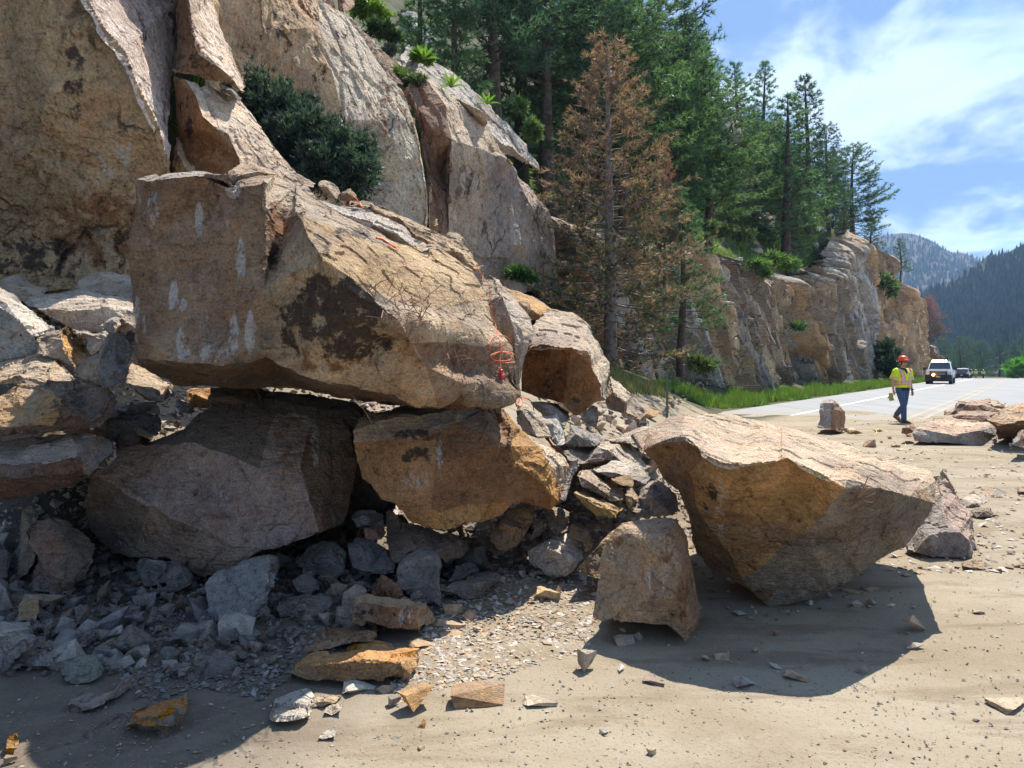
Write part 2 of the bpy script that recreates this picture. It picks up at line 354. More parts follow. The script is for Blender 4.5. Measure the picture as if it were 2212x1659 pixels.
# paved road beyond the fall, with its markings
def strip(name, d0, d1, s0, s1, z, mat, n=90, kind='structure', dash=None):
    S = np.linspace(s0, s1, n); v = []
    for dd in np.linspace(d0, d1, max(2, int(abs(d1 - d0) / .8) + 1)):
        X = O0[0] + S * U[0] + dd * NN[0]; Y = O0[1] + S * U[1] + dd * NN[1]
        v.append(np.stack([X, Y, -1.0 * sstep(88, 145, Y) - 6 * sstep(140, 400, Y) + z], -1))
    v = np.array(v); k, n, _ = v.shape
    i = np.arange(k - 1)[:, None] * n + np.arange(n - 1)[None]
    T = np.stack([i, i + n, i + n + 1, i + 1], -1).reshape(-1, 4)
    if d1 < d0: T = T[:, ::-1]
    o = mesh_np(name, v.reshape(-1, 3), T[:, ::-1], mat, smooth=True)
    if kind: tag(o, kind=kind)
    return o
def road_mat(name, col, dustc, lo=10.0, hi=16.0, wear=.3):
    m = bpy.data.materials.new(name); m.use_nodes = True; nt = m.node_tree; p = nt.nodes['Principled BSDF']; p.inputs['Roughness'].default_value = .85; p.inputs['Specular IOR Level'].default_value = .2
    ge = nt.nodes.new('ShaderNodeNewGeometry'); pos = ge.outputs['Position']; sx = nt.nodes.new('ShaderNodeSeparateXYZ'); nt.links.new(pos, sx.inputs[0])
    n1 = noise(nt, mapping(nt, pos, rot=(0, 0, .61), scale=(1, .15, 1)), 1.1, 6, .6); n2 = noise(nt, pos, 2.5, 6, .65); n3 = noise(nt, pos, 70, 3, .7)
    c = mix(nt, ramp(nt, n1, .3, .7), tuple(x * .88 for x in col), tuple(x * 1.08 for x in col))
    c = mix(nt, ramp(nt, n3, .5, .7, 0, .25), c, tuple(x * .6 for x in col))
    f = ramp(nt, math_(nt, 'ADD', math_(nt, 'ADD', sx.outputs[1], math_(nt, 'MULTIPLY', sx.outputs[0], .1)), math_(nt, 'MULTIPLY', math_(nt, 'SUBTRACT', n2, .5), 14)), hi, lo + 13)
    f2 = math_(nt, 'MAXIMUM', f, ramp(nt, n2, .55, .8, 0, wear))
    d = mix(nt, ramp(nt, noise(nt, pos, 6, 6, .65), .3, .7), tuple(x * .85 for x in dustc), tuple(x * 1.15 for x in dustc))
    d = mix(nt, ramp(nt, n3, .52, .68, 0, .4), d, tuple(x * .5 for x in dustc))
    nt.links.new(mix(nt, f2, c, d), p.inputs['Base Color'])
    b = nt.nodes.new('ShaderNodeBump'); b.inputs['Strength'].default_value = .3; b.inputs['Distance'].default_value = .006; nt.links.new(n3, b.inputs['Height']); nt.links.new(b.outputs[0], p.inputs['Normal'])
    return m
M_ROAD = road_mat('road_surface', (.30, .30, .293), (.315, .255, .175), 7, 30)
M_WHITE = road_mat('white_line', (.80, .80, .78), (.315, .255, .175), 8, 26, .5)
M_YEL = road_mat('yellow_line', (.40, .34, .24), (.32, .30, .27), 8, 26, .95)
strip('road', -3.5, -15.2, -13, 150, .016, M_ROAD)
strip('edge_line', -5.88, -6.02, 4, 150, .021, M_WHITE)
strip('centre_line', -9.12, -9.26, 6, 150, .021, M_YEL)
strip('centre_line', -9.50, -9.64, 6, 150, .021, M_YEL)

# ------------------------------------------------------------------ traced rocks
QO = {'00': (0, 0), '10': (737.3, 0), '20': (1474.7, 0), '01': (0, 553), '11': (737.3, 553), '21': (1474.7, 553),
      '02': (0, 1106), '12': (737.3, 1106), '22': (1474.7, 1106)}
def rock(name, label, outline, ridges=(), seeds=(), base=(.3, .24, .18), Y=0, t=.5, q=None, rough=.02, seg=4.2, shrink=.72,
         stains=(), mat=None, bs=8, micro=1.0, cat='boulder', kind=None, fac=.045, fs=2.6, group=None, ledge=None, backdrop=0):
    """outline/ridges: (x, y[, depth offset]); front surface triangulated, closed behind with real thickness"""
    def cv(p):
        x, y = p[:2]
        if q: x = QO[q][0] + x / 3; y = QO[q][1] + y / 3
        return (x, y, Y + (p[2] if len(p) > 2 else 0))
    if Y == 'hit':
        Y = 0; xy = [cv(p) for p in outline]; yb = max(p[1] for p in xy); h_ = hit(sum(p[0] for p in xy) / len(xy), yb); Y = h_[1] * .97 if h_ is not None else 62
    elif kind is None:
        xy = [cv(p) for p in outline]; xb, yb = max(((p[0], p[1]) for p in xy), key=lambda a: a[1]); h_ = hit(xb, yb)
        if h_ is not None and yb > 1150: Y = min(Y, h_[1] * .992)
    cv0 = cv
    def cv(p):
        x, y, d = cv0(p)
        if kind is None and yb > 1150 and y > HOR + 60:
            zmin = max(0, (yb - y)) / F * Y * .22 - .01
            lim = (CAMH - zmin) * F / (y - HOR)
            if Y > 4.0 or True: d = min(d, max(lim, Y))
        return (x, y, d)
    pts = [cv(p) for p in outline]; n0 = len(pts)
    area = sum(pts[i][0] * pts[(i + 1) % n0][1] - pts[(i + 1) % n0][0] * pts[i][1] for i in range(n0))
    if area > 0: pts = pts[::-1]           # image y is down: this orientation faces the camera
    edges = []
    for r in ridges:
        prev = None
        for p in r:
            c = cv(p); j = None
            for k, e in enumerate(pts):
                if abs(e[0] - c[0]) < 2.5 and abs(e[1] - c[1]) < 2.5: j = k
            if j is None: pts.append(c); j = len(pts) - 1
            if prev is not None and prev != j: edges.append((prev, j))
            prev = j
    v2 = [Vector((p[0], -p[1])) for p in pts]
    vo, eo, fo, ov, oe, of = delaunay_2d_cdt(v2, edges, [list(range(n0))], 1, 1e-3)
    dep = [pts[o[0]][2] if o else None for o in ov]
    arr = np.array([(p[0], -p[1]) for p in pts]); dp = np.array([p[2] for p in pts])
    for k in range(len(vo)):
        if dep[k] is None:
            d = ((arr - np.array(vo[k])) ** 2).sum(1); ii = np.argsort(d)[:3]; wq = 1 / (d[ii] + 1e-6); dep[k] = float((dp[ii] * wq).sum() / wq.sum())
    P2 = np.array([(v[0], -v[1]) for v in vo]); dep = np.array(dep)
    V = np.array([w3(a[0], a[1], d) for a, d in zip(P2, dep)])
    T = [list(f) for f in fo]
    for f in T:                                    # make sure the front faces the camera
        n = np.cross(V[f[1]] - V[f[0]], V[f[2]] - V[f[0]])
        if np.dot(n, V[f[0]] - np.array([0, 0, CAMH])) > 0: f.reverse()
    # regions for colours: flood fill across unconstrained edges
    con = set()
    for e, o in zip(eo, oe):
        if o: con.add(tuple(sorted(e)))
    emap = {}
    for k, f in enumerate(T):
        for a in range(3): emap.setdefault(tuple(sorted((f[a], f[(a + 1) % 3]))), []).append(k)
    reg = [-1] * len(T); colr = []
    def inside(pt, f):
        s = [np.cross(P2[f[(a + 1) % 3]] - P2[f[a]], np.array(pt) - P2[f[a]]) for a in range(3)]
        return all(x <= 1e-6 for x in s) or all(x >= -1e-6 for x in s)
    fcol = [np.array(base)] * len(T)
    for sd_ in seeds:
        c = cv(sd_[:2]); stack = [k for k, f in enumerate(T) if inside(c[:2], f)]
        seen = set(stack)
        while stack:
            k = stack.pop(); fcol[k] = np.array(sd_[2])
            for a in range(3):
                e = tuple(sorted((T[k][a], T[k][(a + 1) % 3])))
                if e in con: continue
                for o in emap[e]:
                    if o not in seen: seen.add(o); stack.append(o)
    # back: boundary loop pushed away and shrunk
    nf = len(V); be = [(f[a], f[(a + 1) % 3]) for f in T for a in range(3) if len(emap[tuple(sorted((f[a], f[(a + 1) % 3])))]) == 1]
    bv = sorted({a for e in be for a in e}); cen = V[bv].mean(0)
    bidx = {v: nf + k for k, v in enumerate(bv)}
    bp = []
    for v in bv:
        pnt = cen + (V[v] - cen) * np.array([shrink, .35, shrink]); pnt[1] = cen[1] * .4 + V[v][1] * .6 + t; rr_ = pnt[1] / V[v][1]; pnt[0] *= rr_; pnt[2] = CAMH + (pnt[2] - CAMH) * rr_; bp.append(pnt)
    bp = np.array(bp); c2 = bp.mean(0) + np.array([0, t * .25, 0])
    V = np.concatenate([V, bp, [c2]]); ci = len(V) - 1
    nfT = len(T)
    for a, b in be: T += [[b, a, bidx[a]], [b, bidx[a], bidx[b]], [bidx[b], bidx[a], ci]]
    T = np.array(T); fc = np.array(fcol + [np.array(base)] * (len(T) - nfT))
    # unshare vertices between colour regions: store colour per vertex, duplicated later by weighting
    L = dep.mean() / F * seg * 1.5
    thr = np.full(len(V), L * 1.0); thr[nf:] = L * bs
    # colour per vertex via splitting at region borders
    keyc = {}; V2 = []; C2 = []; TH = []; T2 = np.zeros_like(T)
    for k in range(len(T)):
        for a in range(3):
            key = (T[k][a], tuple(np.round(fc[k], 4)))
            if key not in keyc: keyc[key] = len(V2); V2.append(V[T[k][a]]); C2.append(fc[k]); TH.append(thr[T[k][a]])
            T2[k][a] = keyc[key]
    V2 = np.array(V2); C2 = np.array(C2); TH = np.array(TH)
    V3, T3, (TH, C3) = subdiv(V2, T2, [TH, C2], TH)
    # weld positions for normals
    _, inv = np.unique(np.round(V3, 5), axis=0, return_inverse=True); inv = inv.ravel()
    fn = np.cross(V3[T3[:, 1]] - V3[T3[:, 0]], V3[T3[:, 2]] - V3[T3[:, 0]])
    nn = np.zeros((inv.max() + 1, 3))
    for a in range(3): np.add.at(nn, inv[T3[:, a]], fn)
    nn /= np.linalg.norm(nn, axis=1)[:, None] + 1e-12; nrm = nn[inv]
    sd0 = abs(hash(label)) % 1000 if False else sum(ord(ch) for ch in label) % 997
    size = max(V3.max(0) - V3.min(0)); q0 = V3 + sd0 * 1.37
    cl = kind == 'structure'; an = np.array([1, 1, .4]) if cl else 1.0
    if cl: q0 = q0 + .25 * np.stack([q0[:, 2], q0[:, 2] * 0, q0[:, 0] * 0], 1)
    fv, fid = facets(q0 * an * (fs / max(size, .3)) * 1.0, sd0, .9, .4 if cl else .25)
    ed = EDGE.copy() if cl else None
    fv2, _ = facets(q0 * an * (fs * 3.2 / max(size, .3)), sd0 + 50, .9, .4 if cl else .25)
    off = fac * size * .45 * fv + fac * size * .21 * fv2 + (0 if size < .5 else .024 * facets(q0 * 5.0, sd0 + 70, 1.2, .5)[0] * (.8 if cl else 1)) + (0 if cl else .0045 * facets(q0 * 15, sd0 + 71, 1.2, .6)[0])
    off = off * micro + rough * (fbm(q0 * 4 / max(size, .3), 3, sd0) * .6 * size + fbm(q0 * 22, 3, sd0 + 9) * .35 * min(size, 1.2))
    if cl: off = off - .05 * sstep(.05, .0, ed + .03 * fbm(q0 * 3, 3, 5)) * (fbm(q0 * .7, 2, 8) > -.1) - .03 * sstep(.05, 0, EDGE) * (fbm(q0 * .9, 2, 9) > .05)
    if ledge: off = off + ledge(V3)
    V3 = V3 + nrm * (off - abs(off).mean() * .3)[:, None]
    C3 = C3 * (1 + .16 * (fid - .5))[:, None]
    if stains:
        px = CX + F * V3[:, 0] / V3[:, 1]; py = HOR - F * (V3[:, 2] - CAMH) / V3[:, 1]
        st = np.zeros((len(V3), 3))
        for (x, y, rx, ry, ch, k) in stains:
            x, y, _ = cv((x, y)); rr = (rx / 3, ry / 3) if q else (rx, ry)
            r = np.sqrt(((px - x) / rr[0]) ** 2 + ((py - y) / rr[1]) ** 2)
            st[:, ch] = np.maximum(st[:, ch], k * sstep(1.25, .55, r))
    else: st = np.zeros((len(V3), 3))
    loc = np.array([V3[:, 0].mean(), V3[:, 1].mean(), V3[:, 2].min()])
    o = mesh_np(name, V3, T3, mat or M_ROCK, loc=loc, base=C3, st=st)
    if kind: tag(o, kind=kind)
    else: tag(o, label, cat, group)
    return o

# ------------------------------------------------------------------ right-hand cliff: broken wall along the road
def cliff_wall(name, s0, s1, ns, nz, zb=-.4, off0=0.0, seed=0, cols=None, mat=None):
    S = np.linspace(s0, s1, ns)[:, None] * np.ones((1, nz)); Tt = np.linspace(0, 1, nz)[None] * np.ones((ns, 1))
    top = Hcl(S) + .9 * fbm(np.stack([S * .35, S * 0, S * 0], -1).reshape(-1, 3), 4, seed).reshape(S.shape) - .3
    Z = zb + (top - zb) * Tt
    lean = .16 * Z
    lean = .10 * Z
    P = np.stack([S + .75 * Z * sstep(60, 45, S), Z, S * 0 + 3.3], -1).reshape(-1, 3)
    w_ = fbm(P * .25, 3, seed + 3)[:, None] * np.array([.5, .5, .2]); P = P + w_
    a, ia = facets(P * np.array([.20, .065, 1]), seed + 11, 1.5, 1.0)
    ea = EDGE.copy(); b_, ib = facets(P * np.array([.60, .15, 1]), seed + 12, 1.6, 1.0)
    eb = EDGE.copy(); c_, ic = facets(P * np.array([1.9, .34, 1]), seed + 13, 1.4, 1.0)
    ec = EDGE.copy(); h_, ih = facets((P + 3) * np.array([.45, .55, 1]), seed + 19, 1.4, 1.0); eh = EDGE.copy()
    n = fbm(P * np.array([2.2, .9, 1]), 4, seed + 4)
    D = off0 + lean.ravel() - (.85 * a + .55 * b_ + .24 * c_ + .16 * n + .20 * h_)
    D = D + .7 * sstep(.035, 0, ea) + .4 * sstep(.03, 0, eb) + .12 * sstep(.03, 0, ec) + .2 * sstep(.03, 0, eh)
    D = D + 1.2 * sstep(.85, 1, Tt.ravel()) ** 2 * 1.5
    X = O0[0] + S.ravel() * U[0] + D * NN[0]; Y = O0[1] + S.ravel() * U[1] + D * NN[1]
    V = np.stack([X, Y, Z.ravel()], 1)
    i = np.arange(ns - 1)[:, None] * nz + np.arange(nz - 1)[None]
    T = np.stack([i, i + nz, i + nz + 1, i + 1], -1).reshape(-1, 4)
    cols = np.array(cols or [(.29, .25, .20), (.33, .265, .19), (.27, .26, .24), (.35, .255, .165), (.24, .215, .185), (.19, .16, .135)])
    C = cols[(ib * len(cols)).astype(int) % len(cols)] * (.9 + .25 * ia)[:, None]
    C = C * (1 - .25 * sstep(.3, .8, fbm(P * np.array([1.5, .12, 1]), 4, seed + 8)))[:, None]
    return tag(mesh_np(name, V, T, mat or M_CLIFF, base=C, st=np.zeros_like(C)), kind='structure')
cliff_wall('cliff', 3, 62, 700, 150, seed=3)
cliff_wall('cliff', 61.5, 95, 300, 130, seed=8, off0=-.6, cols=[(.33, .235, .15), (.29, .22, .155), (.36, .27, .18)])
cliff_wall('cliff', 94, 128, 200, 60, seed=14, off0=.8, cols=[(.17, .12, .09), (.2, .15, .11)])

# ------------------------------------------------------------------ left-hand cliffs (traced slabs)
LT = (.46, .40, .34)
def crock(o, r, s, **k): return rock('cliff', 'cliff' + str(k.pop('n')), o, r, s, mat=M_CLIFF, kind='structure', **k)
crock([(-420,-380,8.3),(190,-380,8.6),(384,-380,12.0),(384,0,10.9),(383,100,10.4),(380,200,9.8),(378,345,8.95),(374,400,8.9),(330,520,8.9),(300,625,8.9),(150,640,8.9),(-420,650,8.4)],
      [[(190,-380,8.6),(190,0,8.15),(225,60,8.15),(270,110,8.2),(300,190,8.3),(345,280,8.5),(378,345,8.95)], [(-20,-100,8.2),(90,200,8.25),(60,330,8.5),(40,520,8.9)]],
      [(350,100,(.47,.40,.35)),(150,300,(.33,.235,.13)),(200,100,(.33,.235,.135)),(-200,300,(.31,.225,.14))], base=(.26,.18,.1), t=4, n='A', seg=4.6, fac=.03, rough=.012,
      stains=[(60,560,170,60,0,.5),(240,160,50,40,0,.45),(160,180,30,130,0,.45),(250,350,60,50,2,.4),(210,500,130,110,1,.6)])
crock([(384,-200,10.3),(400,-220,9.9),(440,-200,11),(455,0,10.9),(472,45,10.7),(490,90,10.5),(508,140,10.3),(530,190,10.1),(527,203,9.9),(505,190,9.7),(480,178,9.6),(450,176,9.6),(420,165,9.5),(372,158,9.5),(380,80,9.8)],
      [[(400,-220,9.9),(410,40,9.5),(425,95,9.35),(430,112,9.35),(480,150,9.45),(505,172,9.6),(527,203,9.9)]], [(500,150,(.44,.36,.29)),(400,120,(.20,.13,.085))],
      base=(.25,.18,.12), t=1.6, n='B', fac=.02, rough=.012, stains=[(400,140,40,30,0,.5)])
crock([(374,165,9.6),(400,168,9.5),(440,182,9.7),(475,196,9.9),(520,216,10.2),(545,245,10.2),(575,290,10.1),(605,335,10.0),(640,372,9.9),(668,405,9.7),(700,450,9.6),(600,480,9.2),(500,460,9),(378,430,9.4),(380,300,9.6)],
      [[(400,168,9.5),(423,207,9.2),(437,250,9.1),(470,280,9.05),(493,290,9.05),(517,343,9.0),(520,385,8.95),(500,460,9)]], [(560,330,(.47,.39,.31)),(420,320,(.24,.145,.08))],
      base=(.28,.2,.13), t=2, n='C', fac=.02, rough=.012, stains=[(440,330,60,70,1,.7),(400,260,20,60,0,.5)])
crock([(440,-260,13),(640,-260,15.5),(690,-60,16.5),(700,0,16.5),(737,27,17),(780,83,17.3),(824,160,17.5),(850,178,17.5),(870,197,17.5),(894,253,17.5),(909,300,17.5),(919,357,17.5),(927,433,17.5),(929,520,17.5),(760,520,16),(600,520,14.5),(440,400,13)],
      [[(560,-200,13.6),(585,60,13.9),(610,130,14.3),(640,230,14.6),(650,330,14.8)],[(690,-60,16.5),(695,60,15.4),(715,150,15.3),(740,260,15.4),(735,380,15.6),(760,520,16)],
       [(737,27,17),(770,150,16.0),(820,260,16.4),(860,330,16.8)],[(585,60,13.9),(640,110,14.7),(690,160,15.2),(715,150,15.3)],[(805,385,16.8),(860,392,17.1),(900,400,17.3),(925,402,17.4)]],
      [(500,100,(.25,.17,.115)),(660,60,(.29,.19,.115)),(850,300,(.31,.25,.18)),(850,450,(.33,.26,.18)),(760,100,(.36,.32,.26)),(680,300,(.33,.24,.155)),(650,200,(.37,.28,.19))],
      base=(.31,.24,.17), t=4, n='D', fac=.035, fs=5, rough=.014, stains=[(620,60,60,60,0,.4),(690,150,20,90,0,.45),(840,250,70,100,1,.35)])
crock([(868,192,18.6),(877,180,19),(905,155,19.6),(935,172,20),(985,212,20.5),(1010,240,20.6),(1050,275,21),(1085,330,22),(1120,375,22.6),(1150,410,23.2),(1185,455,23.8),(1200,500,24),(1210,625,24),(1060,640,21.5),(960,620,19.5),(925,520,18.6),(924,380,18.6),(908,290,18.6),(890,240,18.6)],
      [[(868,192,18.6),(905,235,18.6),(935,280,18.4),(930,380,18.9)],[(905,155,19.6),(960,230,18.9),(975,300,18.8),(970,420,18.9),(968,510,19.1),(975,625,19.4)],[(930,380,18.9),(950,374,19.5),(966,420,19.1)],
       [(985,212,20.5),(1046,250,20.2),(1050,330,20.3),(1042,400,20.4),(1032,500,20.7),(1025,635,20.9)],[(1050,330,20.3),(1100,345,21.2),(1150,440,22.4),(1165,540,23)],[(1085,440,21.4),(1090,500,21.4),(1110,530,21.6)]],
      [(920,300,(.30,.215,.15)),(940,450,(.17,.115,.085)),(1000,400,(.31,.25,.18)),(1010,240,(.33,.27,.21)),(1100,500,(.29,.25,.2)),(1120,380,(.28,.24,.21))], base=(.29,.24,.18), t=4, n='E', fac=.03, fs=6, rough=.012)
crock([(850,150,20.6),(880,95,23),(905,110,22.8),(940,128,22.8),(975,150,23),(1010,180,23.4),(1060,228,24),(1100,275,24.6),(1130,310,25),(1162,352,25.6),(1166,368,25.4),(1120,340,23.6),(1085,320,22.4),(1050,285,21.6),(1020,245,21.2),(985,215,20.9),(930,180,20.7)],
      [[(880,95,23),(930,150,21.8),(985,190,22),(1040,240,22.4),(1090,295,23.2),(1162,352,25.6)],[(850,150,20.6),(900,150,21),(960,190,21.2)]], [(980,160,(.30,.28,.25)),(1000,205,(.27,.25,.225))], base=(.3,.28,.25), t=2, n='F', fac=.04, fs=5)
crock([(735,-60,18),(760,-20,20),(765,10,19.5),(745,30,18.4),(735,20,18)],[],[],base=(.24,.17,.13),t=1.5,n='G')
crock([(735,25,17.6),(775,60,18.5),(800,80,19.5),(830,110,20),(860,130,20.5),(880,160,20),(870,190,18.8),(845,178,18.3),(820,155,18),(780,82,17.7)],[[(735,25,17.6),(800,110,18.6),(845,178,18.3)]],[(830,125,(.2,.15,.11))],base=(.22,.19,.16),t=1.5,n='H',fac=.06,fs=8)
rock('boulder','large grey boulder on the slope above the cliff beside the grass',[(868,30),(888,22,.4),(910,32,.5),(930,60,.4),(944,92,.2),(942,112),(930,123),(904,112),(880,92),(860,67)],[[(868,30),(895,60,-.5),(920,90,-.4),(930,123)]],[(910,60,(.34,.32,.30)),(890,80,(.25,.22,.2))],base=(.27,.24,.22),Y='hit',t=2,mat=M_CLIFF)
rock('boulder','small rounded boulder lying above the tall crack in the cliff',[(862,160),(880,133,.3),(900,130,.3),(903,145,.1),(895,155),(876,163)],[[(862,160),(878,150,-.3),(903,145,.1)]],[],base=(.27,.24,.2),Y=20.2,t=.8,mat=M_CLIFF)
rock('boulder','brown boulder half buried in the green slope left of the browning pine',[(1106,222),(1118,220,.3),(1135,232,.3),(1140,246),(1130,250),(1112,243)],[[(1106,222),(1122,238,-.4),(1140,246)]],[],base=(.27,.22,.18),Y='hit',t=1,mat=M_CLIFF)
# layered outcrops standing on the wooded slope
rock('outcrop','pale layered rock outcrop below the pointed green tree',[(1635,470),(1640,460,.3),(1660,458,.6),(1675,478,.6),(1678,495),(1668,500),(1640,482)],[[(1635,470),(1655,476,-.4),(1678,495)]],[],base=(.33,.29,.25),Y='hit',t=2,mat=M_CLIFF,cat='rock outcrop')
rock('outcrop','round grey outcrop seen through the pines on the ridge',[(1555,330),(1560,260,1),(1578,243,1.5),(1600,262,1),(1605,300,.5),(1600,335)],[[(1578,243,1.5),(1585,290,-.5),(1590,335)]],[(1595,290,(.38,.33,.28))],base=(.3,.27,.25),Y='hit',t=4,mat=M_FAR,cat='rock outcrop')

# ------------------------------------------------------------------ the balanced block and the boulders round it
def ledges(V3):        # horizontal ribs weathered into the lit flank
    m = sstep(-.95, -.55, V3[:, 0] + .0 * V3[:, 2]) * sstep(5.6, 5.0, V3[:, 1])
    z = V3[:, 2] + .12 * V3[:, 0] + .05 * fbm(V3 * 1.7, 3, 4)
    return m * .05 * np.sin(z * 15 + 1.5 * fbm(V3 * .8, 2, 6))
def cubestreak(V3): return .012 * sstep(2.6, 2.4, V3[:, 2]) * fbm(V3 * np.array([9, 9, 1.4]), 4, 31)
rock('balanced_boulder','huge block balanced on the pile, flat streaked brown side and black-stained front',
     [(300,390,4.32),(325,384,4.34),(362,377,4.36),(400,372,4.36),(440,370,4.38),(490,375,4.45),(492,398,4.95),(502,408,5),(515,392,5),(540,382,5.0),(600,378,5.1),(640,400,5.0),(690,430,5.0),(740,462,5.0),(800,492,5.1),(850,518,5.35),(905,528,5.7),(935,520,5.9),(975,548,5.9),(1020,580,5.9),(1042,605,5.75),(1060,640,5.6),(1078,700,5.4),(1100,735,5.3),(1125,790,5.15),(1130,845,5.05),(1105,868,5.0),(1060,872,4.9),(1010,874,4.8),
      (960,868,5.1),(900,878,5.5),(820,874,5.7),(740,860,5.75),(640,840,5.6),(520,846,5.4),(430,843,5.2),(395,838,5.0),(350,815,4.6),(305,792,4.35),(291,775,4.25),(292,700,4.22),(285,600,4.25),(287,520,4.25),(296,440,4.3)],
     [[(291,775,4.25),(360,780,4.05),(440,784,4.05),(480,790,4.06),(530,778,4.15),(575,772,4.2),(640,812,4.15),(700,828,4.15),(800,840,4.3),(870,848,4.45),(940,868,4.62),(1010,874,4.8)],
      [(300,390,4.32),(325,393,4.17),(362,386,4.13),(400,381,4.11),(440,379,4.13),(490,385,4.17),(502,412,4.2),(515,400,4.2),(575,388,4.25),(578,450,4.22),(575,560,4.2),(572,620,4.15),(545,660,4.12),(528,700,4.12),(545,750,4.12),(575,772,4.2)],
      [(575,388,4.25),(600,378,5.1)],
      [(572,620,4.15),(590,560,4.3),(610,500,4.35),(645,450,4.25),(700,468,4.45),(760,492,4.65),(830,530,4.95),(850,518,5.35)],
      [(645,450,4.25),(665,510,4.02),(700,560,3.84),(760,610,3.80),(800,640,3.84),(850,690,3.98),(890,740,4.12),(920,790,4.3),(940,868,4.62)],
      [(578,450,4.22),(610,460,4.5),(645,450,4.25)],
      [(760,610,3.80),(850,640,4.4),(960,650,4.85),(1060,640,5.6)],[(890,740,4.2),(960,740,4.6),(1040,750,4.95),(1100,735,5.3)],[(940,868,4.62),(1000,830,4.65),(1060,820,4.85),(1130,845,5.05)]],
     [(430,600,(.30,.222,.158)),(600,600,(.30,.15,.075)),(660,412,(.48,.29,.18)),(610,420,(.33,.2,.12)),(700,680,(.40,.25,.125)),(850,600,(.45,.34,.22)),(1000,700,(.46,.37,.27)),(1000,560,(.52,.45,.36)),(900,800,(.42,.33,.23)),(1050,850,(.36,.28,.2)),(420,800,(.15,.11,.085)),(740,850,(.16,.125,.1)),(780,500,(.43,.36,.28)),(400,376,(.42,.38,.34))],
     base=(.28,.2,.14), t=1.9, shrink=.86, bs=3, micro=.7, seg=3.6, fac=.018, fs=3.2, rough=.011, ledge=lambda v: ledges(v) + cubestreak(v),
     stains=[(730,680,125,95,0,.8),(800,740,60,40,0,.6),(640,660,70,50,0,.5),(660,780,90,30,1,.5),(735,740,60,45,0,.78),(690,640,60,60,0,.75),(640,720,35,50,0,.6),(720,760,120,50,1,.5),(640,620,30,40,1,.6),(430,480,10,55,2,.85),(505,410,20,22,2,.9),(375,640,12,35,2,.9),(395,660,10,20,2,.8),(520,560,14,60,2,.6),(540,720,16,50,2,.75),(390,745,12,40,2,.7),(440,760,80,22,2,.45),(330,450,15,60,2,.45),(300,700,18,60,2,.35),(505,720,14,45,2,.6),(430,690,40,30,2,.35),(300,430,50,50,2,.25),(600,470,25,50,1,.8),(592,560,18,50,0,.5),(830,560,60,14,0,.4),(760,505,50,20,0,.55),(690,530,30,30,0,.45)])
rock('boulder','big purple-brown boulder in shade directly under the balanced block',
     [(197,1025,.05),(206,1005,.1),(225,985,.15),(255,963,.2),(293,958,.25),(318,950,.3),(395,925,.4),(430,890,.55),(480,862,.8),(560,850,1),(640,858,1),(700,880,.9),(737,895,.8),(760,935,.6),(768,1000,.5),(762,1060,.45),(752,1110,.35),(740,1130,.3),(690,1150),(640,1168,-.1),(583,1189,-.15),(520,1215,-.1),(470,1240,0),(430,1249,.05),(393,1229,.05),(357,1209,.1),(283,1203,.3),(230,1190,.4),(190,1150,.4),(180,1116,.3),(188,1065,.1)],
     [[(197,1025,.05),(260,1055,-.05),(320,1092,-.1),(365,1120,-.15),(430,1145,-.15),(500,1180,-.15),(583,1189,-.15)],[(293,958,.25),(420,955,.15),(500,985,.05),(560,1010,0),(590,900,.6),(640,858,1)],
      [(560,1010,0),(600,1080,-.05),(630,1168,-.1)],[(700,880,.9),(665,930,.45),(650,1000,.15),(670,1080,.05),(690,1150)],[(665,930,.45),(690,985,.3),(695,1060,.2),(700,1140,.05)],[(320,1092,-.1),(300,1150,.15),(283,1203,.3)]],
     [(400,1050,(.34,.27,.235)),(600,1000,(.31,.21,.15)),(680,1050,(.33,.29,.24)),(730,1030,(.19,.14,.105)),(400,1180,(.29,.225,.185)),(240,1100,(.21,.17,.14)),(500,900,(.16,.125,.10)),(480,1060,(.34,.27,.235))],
     base=(.2,.16,.14), Y=5.25, t=1.6, fac=.015, rough=.012, seg=4, stains=[(640,960,60,90,1,.5),(330,1010,25,20,2,.35),(560,1100,60,12,2,.3),(680,960,12,60,2,.5),(480,1060,40,22,2,.35),(280,1020,60,30,1,.3)])
